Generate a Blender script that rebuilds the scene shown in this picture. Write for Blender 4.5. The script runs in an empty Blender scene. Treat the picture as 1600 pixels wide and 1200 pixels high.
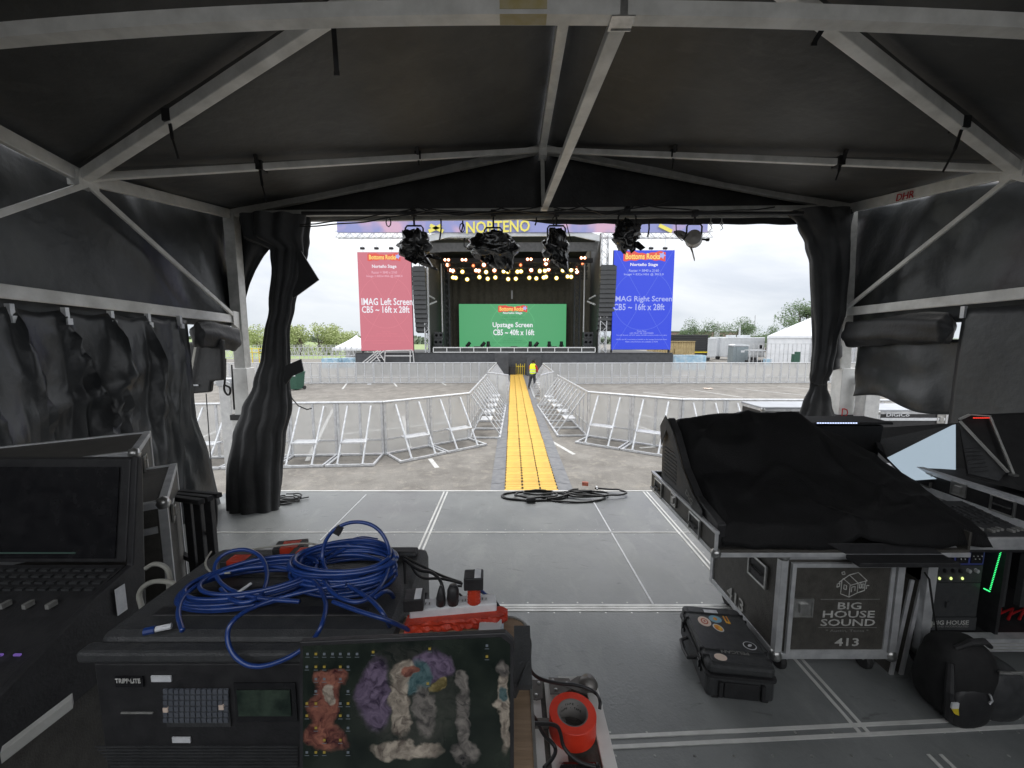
import bpy, bmesh, math, random
from mathutils import Vector, Matrix, noise
R = math.radians
V = Vector
sc = bpy.context.scene
COL = sc.collection
random.seed(7)

# ------------------------------------------------------------------ camera
F = 620.0; PITCH = R(6.44); CZ = 3.05; CAM = V((0, 0, CZ)); DK = 1.05
cam = bpy.data.cameras.new('camera'); cam_o = bpy.data.objects.new('camera', cam); COL.objects.link(cam_o)
cam.sensor_width = 36; cam.lens = F/1600*36; cam.clip_start = .05; cam.clip_end = 2000
cam_o.location = CAM; cam_o.rotation_euler = (R(90)-PITCH, 0, 0)
sc.camera = cam_o
# ------------------------------------------------------------------ world: overcast sky, soft sun, exposure
w = bpy.data.worlds.new('World'); sc.world = w; w.use_nodes = True
nt = w.node_tree; nt.nodes.clear()
def nn(t, **k):
    n = nt.nodes.new(t)
    for a, b in k.items():
        if a.startswith('i_'): n.inputs[a[2:].replace('_', ' ')].default_value = b
        else: setattr(n, a, b)
    return n
L = lambda a, b: nt.links.new(a, b)
tc = nn('ShaderNodeTexCoord'); sep = nn('ShaderNodeSeparateXYZ'); L(tc.outputs['Generated'], sep.inputs[0])
rmp = nn('ShaderNodeValToRGB'); L(sep.outputs['Z'], rmp.inputs[0])
e = rmp.color_ramp.elements
e[0].position = 0.0; e[0].color = (.56, .60, .64, 1)
e[1].position = 1.0; e[1].color = (1.9, 1.93, 2.0, 1)
for p, c in ((.06, (.60, .635, .68, 1)), (.16, (.80, .82, .86, 1)), (.30, (1.06, 1.07, 1.09, 1)), (.5, (1.35, 1.37, 1.4, 1))):
    q = e.new(p); q.color = c
mp = nn('ShaderNodeMapping'); mp.inputs['Scale'].default_value = (1.0, 1.0, 3.2); L(tc.outputs['Generated'], mp.inputs[0])
nz = nn('ShaderNodeTexNoise', i_Scale=2.6, i_Detail=8.0, i_Roughness=.55, i_Distortion=.3); L(mp.outputs[0], nz.inputs['Vector'])
r2 = nn('ShaderNodeValToRGB'); L(nz.outputs['Fac'], r2.inputs[0])
r2.color_ramp.elements[0].position = .36; r2.color_ramp.elements[0].color = (.82, .85, .89, 1)
r2.color_ramp.elements[1].position = .62; r2.color_ramp.elements[1].color = (1.13, 1.12, 1.10, 1)
mx = nn('ShaderNodeMix', data_type='RGBA', blend_type='MULTIPLY'); mx.inputs[0].default_value = 1
L(rmp.outputs[0], mx.inputs[6]); L(r2.outputs[0], mx.inputs[7])
bg = nn('ShaderNodeBackground'); bg.inputs['Strength'].default_value = 1.0; L(mx.outputs[2], bg.inputs[0])
wo = nn('ShaderNodeOutputWorld'); L(bg.outputs[0], wo.inputs[0])
sun = bpy.data.lights.new('sun', 'SUN'); sun.energy = .9; sun.angle = R(18); sun.color = (1, .96, .9)
sun_o = bpy.data.objects.new('sun', sun); COL.objects.link(sun_o); sun_o.rotation_euler = (R(-32), R(12), 0)
sc.view_settings.view_transform = 'Standard'; sc.view_settings.look = 'None'; sc.view_settings.exposure = .4; sc.view_settings.gamma = 1
sc.cycles.max_bounces = 8; sc.cycles.diffuse_bounces = 5; sc.cycles.transparent_max_bounces = 24
sc.cycles.use_denoising = True

# ------------------------------------------------------------------ measuring helpers (a photograph point at a true distance)
def ray(px, py):
    dx = px-800; up = 600-py
    return V((dx, F*math.cos(PITCH)+up*math.sin(PITCH), up*math.cos(PITCH)-F*math.sin(PITCH)))
def P(px, py, D): r = ray(px, py); return CAM + r*(D/r.y)
def G(px, py, z=0.0): r = ray(px, py); return CAM + r*((z-CZ)/r.z)

# ------------------------------------------------------------------ materials
def lin(c):
    c = c/255
    return c/12.92 if c <= .04045 else ((c+.055)/1.055)**2.4
def S(r, g, b): return (lin(r), lin(g), lin(b), 1)
MATS = {}
def emi(name, col, s, var=None): return mat(name, (.02, .02, .02), rough=.4, emit=(col, s))
def mat(name, c1, c2=None, scale=6, rough=.6, metal=0, bump=0, bscale=None, detail=5, spec=.5, stretch=(1, 1, 1), pos=(.35, .65), rvar=0, emit=None, alpha=None, sheen=0, coord='Object', over=None, over2=None):
    m = bpy.data.materials.new(name); m.use_nodes = True
    t = m.node_tree; b = t.nodes['Principled BSDF']
    c1 = c1 if len(c1) == 4 else (*c1, 1)
    b.inputs['Base Color'].default_value = c1; b.inputs['Roughness'].default_value = rough
    b.inputs['Metallic'].default_value = metal; b.inputs['Specular IOR Level'].default_value = spec
    if sheen: b.inputs['Sheen Weight'].default_value = sheen
    tcn = t.nodes.new('ShaderNodeTexCoord'); mpn = t.nodes.new('ShaderNodeMapping'); mpn.inputs['Scale'].default_value = stretch
    t.links.new(tcn.outputs[coord], mpn.inputs[0])
    n = t.nodes.new('ShaderNodeTexNoise'); n.inputs['Scale'].default_value = scale; n.inputs['Detail'].default_value = detail; n.inputs['Roughness'].default_value = .6
    t.links.new(mpn.outputs[0], n.inputs['Vector'])
    if c2:
        c2 = c2 if len(c2) == 4 else (*c2, 1)
        r = t.nodes.new('ShaderNodeValToRGB'); t.links.new(n.outputs['Fac'], r.inputs[0])
        r.color_ramp.elements[0].position = pos[0]; r.color_ramp.elements[0].color = c1
        r.color_ramp.elements[1].position = pos[1]; r.color_ramp.elements[1].color = c2
        t.links.new(r.outputs[0], b.inputs['Base Color']); last = r.outputs[0]
        for ov in (over, over2):
            if not ov: continue
            col_, fac_, sc_o, st_o, ps = ov
            mpo = t.nodes.new('ShaderNodeMapping'); mpo.inputs['Scale'].default_value = st_o; mpo.inputs['Location'].default_value = (3.7, 1.3, 5.1); t.links.new(tcn.outputs[coord], mpo.inputs[0])
            no = t.nodes.new('ShaderNodeTexNoise'); no.inputs['Scale'].default_value = sc_o; no.inputs['Detail'].default_value = 10; no.inputs['Roughness'].default_value = .65; no.inputs['Distortion'].default_value = .6; t.links.new(mpo.outputs[0], no.inputs['Vector'])
            mr = t.nodes.new('ShaderNodeMapRange'); mr.inputs[1].default_value = ps[0]; mr.inputs[2].default_value = ps[1]; mr.inputs[4].default_value = fac_; t.links.new(no.outputs['Fac'], mr.inputs[0])
            mxo = t.nodes.new('ShaderNodeMix'); mxo.data_type = 'RGBA'; mxo.inputs[7].default_value = col_; t.links.new(mr.outputs[0], mxo.inputs[0]); t.links.new(last, mxo.inputs[6]); t.links.new(mxo.outputs[2], b.inputs['Base Color']); last = mxo.outputs[2]
    if rvar:
        q = t.nodes.new('ShaderNodeMapRange'); q.inputs[3].default_value = rough-rvar; q.inputs[4].default_value = rough+rvar
        q.inputs[1].default_value = .3; q.inputs[2].default_value = .7
        t.links.new(n.outputs['Fac'], q.inputs[0]); t.links.new(q.outputs[0], b.inputs['Roughness'])
    if bump:
        n2 = t.nodes.new('ShaderNodeTexNoise'); n2.inputs['Scale'].default_value = bscale or scale*6; n2.inputs['Detail'].default_value = 4
        t.links.new(mpn.outputs[0], n2.inputs['Vector'])
        bp = t.nodes.new('ShaderNodeBump'); bp.inputs['Strength'].default_value = bump; bp.inputs['Distance'].default_value = .02
        t.links.new(n2.outputs['Fac'], bp.inputs['Height']); t.links.new(bp.outputs[0], b.inputs['Normal'])
    if emit:
        b.inputs['Emission Color'].default_value = emit[0]; b.inputs['Emission Strength'].default_value = emit[1]
    if alpha is not None: b.inputs['Alpha'].default_value = alpha
    MATS[name] = m
    return m
M = MATS
mat('asphalt', (.145, .133, .118), (.250, .234, .210), 1.3, .88, bump=.8, bscale=45, detail=14, pos=(.34, .68), over=((.33, .30, .255, 1), .5, 5.0, (1, 1, 1), (.52, .66)), over2=((.07, .066, .06, 1), .55, 32, (1, 1, 1), (.55, .70)))
mat('paint', (.62, .62, .6), (.4, .39, .37), 9, .7)
mat('alu', (.80, .80, .78), (.60, .60, .58), 5, .5, .12, detail=8, rvar=.08)
mat('alu_dark', (.38, .38, .36), (.52, .52, .50), 9, .5, .2)
mat('galv', (.68, .69, .70), (.48, .49, .51), 9, .42, .4, detail=8)
mat('white_metal', (.75, .75, .74), (.6, .6, .6), 14, .45, .1)
mat('deck', (.165, .175, .177), (.245, .256, .256), 2.2, .42, 0, detail=12, bump=.12, bscale=70, rvar=.15, spec=.6, over=((.40, .41, .40, 1), .30, 2.2, (2.0, .8, 1), (.54, .72)), over2=((.06, .06, .06, 1), .5, 6.0, (.8, 2.6, 1), (.62, .70)))
mat('roof_cloth', (.047, .048, .048), (.078, .079, .078), 1.6, .55, bump=.35, bscale=10, detail=9, spec=.5, over=((.115, .115, .112, 1), .3, 2.2, (1, 3, 1), (.56, .66)))
mat('wall_cloth', (.022, .024, .027), (.038, .042, .045), 1.7, .42, bump=.35, bscale=9, detail=8, spec=.7, over=((.075, .08, .083, 1), .4, 6.0, (1, 1, .4), (.5, .75)))
mat('curtain', (.022, .023, .024), (.04, .041, .043), 3, .55, bump=.3, bscale=20, spec=.5)
mat('cover_cloth', (.008, .008, .0085), (.013, .013, .014), 8, .62, bump=.25, bscale=120, spec=.2)
mat('black', (.018, .018, .02), (.03, .03, .032), 20, .5, bump=.1, bscale=100)
mat('black_matt', (.010, .010, .011), (.018, .018, .019), 20, .8)
mat('black_gloss', (.012, .012, .014), (.02, .02, .022), 20, .18)
mat('charcoal', (.035, .037, .04), (.055, .057, .06), 25, .6, bump=.15, bscale=200)
mat('laminate', (.055, .052, .046), (.085, .08, .072), 18, .5, bump=.2, bscale=160)
mat('plastic_grey', (.04, .042, .045), (.056, .058, .06), 30, .5, bump=.2, bscale=220)
mat('foil', (.010, .010, .011), (.10, .10, .105), 6, .10, 0, spec=1.0, bump=.9, bscale=5, pos=(.5, .6))  # pale blotches paint highlights into the wrap colour
mat('lid_grey', (.42, .44, .47), (.34, .35, .38), 3, .5)
mat('pic_shade', (.008, .008, .010), (.03, .028, .035), 12, .4)
mat('pic_red2', (.05, .015, .012), (.12, .05, .03), 18, .4)
mat('foil_grey', (.30, .28, .26), (.42, .40, .38), 10, .35, spec=.8)
mat('steel', (.55, .55, .54), (.38, .38, .37), 20, .3, .85)
mat('rubber', (.02, .02, .021), (.035, .035, .036), 14, .6)
mat('cable_black', (.012, .012, .013), (.02, .02, .021), 14, .45)
mat('cable_blue', (.010, .035, .17), (.015, .055, .25), 14, .28, spec=.8)
mat('cable_grey', (.30, .30, .27), (.38, .37, .33), 14, .5)
mat('orange_tape', S(205, 66, 38), S(170, 48, 28), 14, .5, bump=.3, bscale=40)
mat('tape_core', (.16, .15, .14), (.22, .21, .2), 14, .8)
mat('plywood', (.20, .135, .085), (.29, .205, .135), 6, .6, stretch=(1, 9, 1), bump=.15)
mat('old_yellow', (.45, .37, .16), (.5, .44, .28), 12, .6)
mat('yellow', S(222, 180, 78), S(198, 158, 72), 3, .65, bump=.3, bscale=30, detail=10, over=((.28, .22, .12, 1), .45, 7, (1, 1, 1), (.56, .68)))
mat('ramp_grey', (.13, .135, .145), (.19, .19, .195), 6, .7)
mat('label_white', (.75, .76, .78), (.6, .62, .65), 30, .5)
mat('print_white', (.62, .62, .6), (.40, .40, .38), 40, .7)
mat('print_dim', (.28, .28, .27), (.18, .18, .17), 40, .7)
mat('skin', S(120, 80, 60), S(140, 95, 72), 12, .6)
mat('hair', (.01, .008, .007), (.02, .016, .014), 20, .8)
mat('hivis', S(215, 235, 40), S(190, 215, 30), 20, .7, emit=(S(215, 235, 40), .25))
mat('reflective', (.6, .62, .62), (.5, .5, .5), 20, .4)
mat('red_cloth', S(205, 40, 45), S(170, 30, 35), 20, .7)
mat('denim_dark', (.03, .034, .045), (.05, .055, .07), 12, .8)
mat('stage_black', (.06, .06, .06), (.09, .09, .088), 4, .8)
mat('stage_skirt', (.055, .058, .063), (.08, .083, .09), 3, .8)
mat('stage_back', (.14, .13, .10), (.18, .165, .13), 3, .9)
mat('tent_white', (.82, .83, .85), (.74, .76, .79), 2.5, .6, bump=.2, bscale=3)
mat('trailer_white', (.62, .64, .66), (.52, .54, .56), 2, .4)
mat('container_tan', S(190, 170, 125), S(165, 145, 105), 2, .7)
mat('green_bin', S(52, 92, 76), S(44, 80, 66), 10, .5)
mat('toilet_grey', (.20, .24, .26), (.26, .30, .32), 6, .5)
mat('blue_wrap', S(150, 190, 215), S(195, 215, 228), 3, .25)
mat('key_grey', (.085, .095, .115), (.11, .12, .14), 20, .6)
mat('bracket_grey', (.16, .15, .14), (.22, .21, .2), 20, .45, .6)
mat('orange_tape2', S(232, 66, 42), S(222, 58, 36), 30, .42)
mat('mini_picture', (.01, .02, .016), (.05, .075, .055), 30, .4)
mat('wallpaper', (.006, .009, .008), (.022, .028, .022), 6, .25)
mat('pic_purple', (.04, .028, .055), (.17, .14, .19), 22, .4, detail=8)
mat('pic_cream', (.14, .12, .095), (.42, .37, .31), 20, .4, detail=8)
mat('pic_red', (.10, .03, .026), (.26, .13, .09), 25, .4, detail=8)
mat('pic_grey', (.035, .032, .032), (.20, .18, .17), 22, .4, detail=8)
mat('pic_teal', (.02, .07, .08), (.1, .12, .12), 30, .4)
emi('icon_yellow', S(160, 140, 50), .32); emi('icon_grey', S(110, 120, 130), .28)
mat('sky_reflection_glow', (.12, .13, .14), rough=.3, emit=(S(178, 196, 210), .62))  # sky reflection painted as a pale glow on the monitor
mat('strap', S(150, 115, 112), S(120, 90, 90), 20, .7)
mat('leaf_dark', (.045, .085, .03), (.10, .16, .055), 1.5, .7)
mat('leaf_pale', (.27, .32, .12), (.42, .47, .22), 1.2, .7)
mat('bark', (.08, .065, .05), (.14, .115, .09), 8, .9)
mat('grass', (.18, .25, .10), (.28, .33, .15), .8, .9, bump=.4)
mat('hill', (.13, .17, .12), (.18, .21, .15), .1, .9)
mat('safety_yellow', S(225, 200, 50), rough=.5)
mat('brick_far', (.25, .17, .14), (.30, .22, .19), 3, .8)
emi('led_red_screen', S(208, 116, 130), .72); emi('led_blue_screen', S(34, 66, 222), .76); emi('led_green_screen', S(84, 165, 112), .72)
emi('led_text', S(228, 228, 235), .84); emi('led_text_dim', S(225, 170, 185), .8); emi('led_text_blue', S(165, 175, 235), .8)
emi('led_line_red', S(205, 118, 130), .84); emi('led_line_blue', S(82, 104, 218), .84); emi('led_line_green', S(100, 184, 126), .84)
emi('led_text_green', S(50, 125, 78), .8)
emi('logo_gold', S(240, 205, 110), .84); emi('logo_red', S(215, 75, 60), .84)
emi('lamp_warm', (1, .80, .36, 1), 9); emi('lamp_hot', (1, .80, .55, 1), 8); emi('lamp_red', (1, .22, .10, 1), 3); emi('halo_gold', (.75, .50, .07, 1), .9); emi('halo_red', (.75, .16, .04, 1), .8)  # the last two glow as the painted halo round each lamp
emi('led_strip_green', (.05, 1, .25, 1), 1.2); emi('led_strip_white', (.6, .7, 1, 1), 1.4); emi('led_strip_red', (1, .05, .03, 1), .9)
emi('led_purple', (.35, .2, .8, 1), .25); emi('led_yellow', (.8, 1, .3, 1), 1.0); emi('led_blue_panel', (.05, .07, .35, 1), .12)
emi('screen_dim', (.03, .06, .05, 1), .5)

# perforated aluminium infill: fixed share of open holes
m = bpy.data.materials.new('perforated'); m.use_nodes = True; MATS['perforated'] = m
t = m.node_tree; b = t.nodes['Principled BSDF']; b.inputs['Base Color'].default_value = (.66, .66, .65, 1); b.inputs['Roughness'].default_value = .5; b.inputs['Metallic'].default_value = .2
tr = t.nodes.new('ShaderNodeBsdfTransparent'); ms = t.nodes.new('ShaderNodeMixShader'); ms.inputs[0].default_value = .42
t.links.new(tr.outputs[0], ms.inputs[1]); t.links.new(b.outputs[0], ms.inputs[2]); t.links.new(ms.outputs[0], t.nodes['Material Output'].inputs[0])

# ------------------------------------------------------------------ object helpers
ORG = {}
def tag(o, label=None, cat=None, group=None, kind=None):
    if label: o['label'] = label
    if cat: o['category'] = cat
    if group: o['group'] = group
    if kind: o['kind'] = kind
    return o
def thing(name, label, cat, loc=(0, 0, 0), rz=0, group=None):
    o = bpy.data.objects.new(name, None); COL.objects.link(o); o.empty_display_size = .1
    o.location = loc; o.rotation_euler = (0, 0, rz)
    ORG[o.name] = Matrix.Translation(V(loc)) @ Matrix.Rotation(rz, 4, 'Z')
    return tag(o, label, cat, group)
def copy_tree(o, loc, rz, parent=None, label=None, group=None, sx=None):
    c = o.copy(); COL.objects.link(c); c.parent = parent
    if parent is None:
        c.location = loc; c.rotation_euler = (0, 0, rz)
        if sx: c.scale = (sx, 1, 1)
        if label: c['label'] = label
        if group: c['group'] = group
    for ch in list(o.children): copy_tree(ch, None, None, c)
    return c
class MB:
    def __init__(s): s.v = []; s.f = []; s.m = []; s.mi = 0
    def add(s, vs, fs):
        n = len(s.v); s.v += [V(a) for a in vs]; s.f += [[n+i for i in f] for f in fs]; s.m += [s.mi]*len(fs); return s
    def box(s, lo, hi, rz=0, piv=None):
        x0, y0, z0 = lo; x1, y1, z1 = hi
        vs = [V((x, y, z)) for z in (z0, z1) for x, y in ((x0, y0), (x1, y0), (x1, y1), (x0, y1))]
        if rz:
            piv = V(piv) if piv is not None else V(((x0+x1)/2, (y0+y1)/2, 0)); mm = Matrix.Rotation(rz, 3, 'Z')
            vs = [mm@(q-piv)+piv for q in vs]
        return s.add(vs, [(3, 2, 1, 0), (4, 5, 6, 7), (0, 1, 5, 4), (1, 2, 6, 5), (2, 3, 7, 6), (3, 0, 4, 7)])
    def cbox(s, c, sz, mtx=None):
        c = V(c); h = V(sz)/2
        vs = [V((x*h.x, y*h.y, z*h.z)) for z in (-1, 1) for x, y in ((-1, -1), (1, -1), (1, 1), (-1, 1))]
        if mtx is not None: vs = [mtx@q for q in vs]
        return s.add([q+c for q in vs], [(3, 2, 1, 0), (4, 5, 6, 7), (0, 1, 5, 4), (1, 2, 6, 5), (2, 3, 7, 6), (3, 0, 4, 7)])
    def bar(s, a, b, w, h=None, up=(0, 0, 1)):
        a = V(a); b = V(b); h = h or w; d = (b-a).normalized(); up = V(up)
        if abs(d.dot(up)) > .98: up = V((0, 1, 0))
        r = d.cross(up).normalized()*w/2; u = r.cross(d).normalized()*h/2
        return s.add([a-r-u, a+r-u, a+r+u, a-r+u, b-r-u, b+r-u, b+r+u, b-r+u], [(0, 1, 2, 3), (7, 6, 5, 4), (0, 4, 5, 1), (1, 5, 6, 2), (2, 6, 7, 3), (3, 7, 4, 0)])
    def tube(s, pts, r, n=8, cap=True):
        pts = [V(p) for p in pts]; rs = r if isinstance(r, (list, tuple)) else [r]*len(pts)
        base = len(s.v); up = V((0, 0, 1)); u = None
        for i, p in enumerate(pts):
            d = (pts[min(i+1, len(pts)-1)]-pts[max(i-1, 0)])
            d = d.normalized() if d.length > 1e-9 else V((0, 0, 1))
            if u is None:
                u = d.cross(V((0, 0, 1)) if abs(d.z) < .95 else V((1, 0, 0))).normalized()
            else:
                u = (u-d*u.dot(d)); u = u.normalized() if u.length > 1e-6 else d.orthogonal().normalized()
            v = d.cross(u)
            for k in range(n):
                a = 2*math.pi*k/n; s.v.append(p+(u*math.cos(a)+v*math.sin(a))*rs[i])
        for i in range(len(pts)-1):
            for k in range(n):
                a = base+i*n+k; b2 = base+i*n+(k+1) % n
                s.f.append([a, b2, b2+n, a+n]); s.m.append(s.mi)
        if cap:
            s.f.append([base+k for k in range(n)][::-1]); s.f.append([base+(len(pts)-1)*n+k for k in range(n)]); s.m += [s.mi, s.mi]
        return s
    def lathe(s, prof, c=(0, 0, 0), n=24, mtx=None):
        c = V(c); base = len(s.v)
        for r, z in prof:
            for k in range(n):
                a = 2*math.pi*k/n; q = V((r*math.cos(a), r*math.sin(a), z))
                s.v.append(c+(mtx@q if mtx is not None else q))
        m_ = len(prof)
        for i in range(m_-1):
            for k in range(n):
                a = base+i*n+k; b2 = base+i*n+(k+1) % n
                s.f.append([a, b2, b2+n, a+n]); s.m.append(s.mi)
        return s
    def prism(s, poly, ext):
        n = len(poly); a = [V(p) for p in poly]; ext = V(ext)
        return s.add(a+[p+ext for p in a], [list(range(n))[::-1], [n+i for i in range(n)]]+[[i, (i+1) % n, n+(i+1) % n, n+i] for i in range(n)])
    def grid(s, f, nu, nv, wrap=False):
        base = len(s.v)
        for j in range(nv+1):
            for i in range(nu+(0 if wrap else 1)): s.v.append(V(f(i/nu, j/nv)))
        w_ = nu if wrap else nu+1
        for j in range(nv):
            for i in range(nu):
                a = base+j*w_+i; b2 = base+j*w_+(i+1) % w_
                s.f.append([a, b2, b2+w_, a+w_]); s.m.append(s.mi)
        return s
    def build(s, name, mt, parent=None, smooth=False, bevel=0, solid=0, world=True, sub=0, fixn=True, **tg):
        me = bpy.data.meshes.new(name); vs = s.v
        o = bpy.data.objects.new(name, me); COL.objects.link(o)
        if parent is not None:
            o.parent = parent
            if world:
                inv = ORG[parent.name].inverted(); vs = [inv@q for q in vs]
            ORG[o.name] = ORG[parent.name]
        else:
            if world and vs:
                c = V((sum(q.x for q in vs)/len(vs), sum(q.y for q in vs)/len(vs), min(q.z for q in vs)))
                vs = [q-c for q in vs]; o.location = c; ORG[o.name] = Matrix.Translation(c)
            else: ORG[o.name] = Matrix()
        me.from_pydata([tuple(q) for q in vs], [], s.f)
        mts = mt if isinstance(mt, (list, tuple)) else [mt]
        for q in mts: me.materials.append(MATS[q] if isinstance(q, str) else q)
        me.polygons.foreach_set('material_index', s.m)
        if fixn:
            bm = bmesh.new(); bm.from_mesh(me); bmesh.ops.recalc_face_normals(bm, faces=bm.faces); bm.to_mesh(me); bm.free()
        if smooth: me.polygons.foreach_set('use_smooth', [True]*len(me.polygons))
        me.update()
        if solid:
            q = o.modifiers.new('thick', 'SOLIDIFY'); q.thickness = solid; q.offset = 0
        if bevel:
            q = o.modifiers.new('bevel', 'BEVEL'); q.width = bevel; q.segments = 2; q.limit_method = 'ANGLE'; q.angle_limit = R(40)
        if sub:
            q = o.modifiers.new('sub', 'SUBSURF'); q.levels = sub; q.render_levels = sub
        return tag(o, **tg) if tg else o
def text(name, s, c, right, up, width, height, mt, parent, bold=0, depth=.002, **tg):
    cu = bpy.data.curves.new('t', 'FONT'); cu.body = s; cu.align_x = 'CENTER'; cu.align_y = 'CENTER'; cu.offset = bold; cu.resolution_u = 2
    to = bpy.data.objects.new('t', cu); COL.objects.link(to); dg = bpy.context.evaluated_depsgraph_get(); dg.update()
    me = bpy.data.meshes.new_from_object(to.evaluated_get(dg)); bpy.data.objects.remove(to)
    xs = [v.co.x for v in me.vertices]; ys = [v.co.y for v in me.vertices]
    x0, x1, y0, y1 = min(xs), max(xs), min(ys), max(ys); right = V(right).normalized(); up = V(up).normalized(); nrm = right.cross(up)
    kx = width/(x1-x0); ky = height/(y1-y0) if height else kx
    mb = MB(); vs = [V(c)+right*((v.co.x-(x0+x1)/2)*kx)+up*((v.co.y-(y0+y1)/2)*ky) for v in me.vertices]
    n = len(vs); fs = [list(p.vertices) for p in me.polygons]
    mb.add([q+nrm*depth for q in vs]+vs, fs+[[i+n for i in f][::-1] for f in fs])
    bpy.data.meshes.remove(me)
    return mb.build(name, mt, parent, fixn=False, **tg)
def N3(x, y, z): return noise.noise(V((x, y, z)))
BACK = True; BW = 2.9  # rear wall is out of view; its height is set for fill light
# ================================================================== setting
mb = MB(); mb.add([(-700, -60, 0), (700, -60, 0), (700, 1400, 0), (-700, 1400, 0)], [(0, 1, 2, 3)])
tag(mb.build('ground', 'asphalt'), kind='structure')
mb = MB(); mb.add([(-500, 62, .004), (-19, 62, .004), (-19, 300, .004), (-500, 300, .004)], [(0, 1, 2, 3)])
tag(mb.build('grass_field', 'grass'), kind='structure')
def hill(u, v):
    x = -700+1400*u; y = 300+200*v
    return (x, y, math.sin(v*math.pi)*(4+5*N3(x*.012, 3, 0)+2*N3(x*.05, 7, 0))-.2)
tag(MB().grid(hill, 120, 6).build('hills', 'hill', smooth=True), kind='structure')
def hillL(u, v):
    x = -160+118*u; y = 105+60*v
    return (x, y, math.sin(v*math.pi)*(3.2+1.5*N3(x*.05, 1, 0))*min(1, (1-u)*3)-.05)
tag(MB().grid(hillL, 60, 10).build('terrain', 'grass', smooth=True), kind='structure')
# parking bay lines
lm = MB()
def pline(p0, p1, w=.11, z=.004):
    a = G(*p0); b = G(*p1); d = (b-a).normalized(); n = V((-d.y, d.x, 0))*w/2
    lm.add([a-n+V((0, 0, z)), a+n+V((0, 0, z)), b+n+V((0, 0, z)), b-n+V((0, 0, z))], [(0, 1, 2, 3)])
for a, b in [((545, 595), (535, 608)), ((612, 594), (620, 604)), ((681, 593), (697, 602)), ((832, 593), (843, 598)), ((872, 610), (893, 617)), ((832, 621), (845, 624)),
             ((842, 650), (862, 648)), ((857, 687), (897, 710)), ((793, 654), (770, 642)), ((1080, 609), (1160, 621)), ((1150, 607), (1260, 618)), ((1005, 613), (1120, 626)), ((1215, 604), (1330, 612)),
             ((672, 717), (683, 731)), ((520, 680), (700, 660)), ((480, 720), (520, 640)), ((640, 700), (630, 650)), ((960, 640), (1060, 660)), ((1000, 700), (1130, 690)), ((980, 660), (1070, 690)), ((300, 690), (420, 640)), ((350, 600), (460, 602))]:
    pline(a, b)
tag(lm.build('road_markings', 'paint'), kind='structure')

# ---- the deck of the tent with its joint strips
xa = G(669, 832, DK).x; xb = G(1063, 832, DK).x
YS = [5.07, G(800, 832, DK).y, G(800, 950, DK).y, G(900, 1163, DK).y]
mb = MB(); mb.box((-3.75, -1.2, DK-.12), (4.5, 5.05, DK)); deck = tag(mb.build('deck', 'deck'), kind='structure')
mb = MB(); z0, z1 = DK, DK+.004
def strip(a, b, w, dz=0):
    a = V((a[0], a[1], 0)); b = V((b[0], b[1], 0)); d = (b-a).normalized(); n = V((-d.y, d.x, 0))*w/2; 
    mb.add([a-n+V((0, 0, z0+dz)), a+n+V((0, 0, z0+dz)), b+n+V((0, 0, z0+dz)), b-n+V((0, 0, z0+dz)), a-n+V((0, 0, z1+dz)), a+n+V((0, 0, z1+dz)), b+n+V((0, 0, z1+dz)), b-n+V((0, 0, z1+dz))],
           [(4, 5, 6, 7), (0, 1, 5, 4), (1, 2, 6, 5), (2, 3, 7, 6), (3, 0, 4, 7)])
strip((-3.35, YS[1]), (4.1, YS[1]), .014)
for d in (-.028, .0, .028): strip((-3.35, YS[2]+d), (4.1, YS[2]+d), .021)
gj = G(1600, 1128, DK)
for d in (-.025, .025): strip((-3.35, YS[3]+d), (.3, YS[3]+d), .02); strip((.3, YS[3]+d), (gj.x, gj.y+d), .02, .0002)
for x in (xa, xb):
    for d in (-.022, .022): strip((x+d, YS[2]+.05), (x+d, 5.04), .020, .0005)
xq = G(1300, 1090, DK).x; strip((xq-.02, YS[3]+.05), (xq-.02, YS[2]-.04), .02, .0005); strip((xq+.025, YS[3]+.05), (xq+.025, YS[2]-.04), .02, .0005)
xq = G(1450, 1170, DK).x
for d in (-.03, .03): strip((xq+d, .4), (xq+d, YS[3]-.05), .018, .0005)
tag(mb.build('deck_joints', 'alu', deck))
mb = MB()
for y in (YS[1], YS[2], YS[3]):
    for i in range(40):
        for s_ in (-.055, .06): x = -3.3+i*.19; mb.lathe([(.007, 0), (.006, .0015), (0, .0015)], (x, y+s_, DK+.0005), 8)
for x in (xa, xb):
    for i in range(10):
        for s_ in (-.055, .055): mb.lathe([(.007, 0), (.006, .0015), (0, .0015)], (x+s_, YS[2]+.12+i*.22, DK+.0005), 8)
mb.build('screw_heads', 'steel', deck)
mb = MB(); mb.box((-3.76, 5.05, DK-.14), (4.52, 5.085, DK+.004)); tag(mb.build('deck_edge', 'alu', deck))
mb = MB()
z1 = DK+.003
a = G(572, 773, DK); b = G(500, 845, DK); strip(a[:2], b[:2], .012, .001)
a = G(925, 780, DK); b = G(1020, 944, DK); strip(a[:2], b[:2], .016, .001)
tag(mb.build('white_tape', 'label_white', deck))
mb = MB()
for x in (-3, -1.2, .4, 2.2, 3.9):
    for y in (-1, 2, 4.9): mb.box((x-.04, y-.04, 0), (x+.04, y+.04, DK-.12))
tag(mb.build('deck_legs', 'alu', deck))
mb = MB(); mb.box((3.6, 5.45, .93), (8.2, 7.3, 1.05)); sdk = tag(mb.build('side_deck', 'deck'), kind='structure')
mb = MB()
for x in (3.7, 5.5, 8.0):
    for y in (5.55, 7.2): mb.box((x-.04, y-.04, 0), (x+.04, y+.04, .93))
mb.build('deck_legs', 'alu', sdk)

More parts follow.
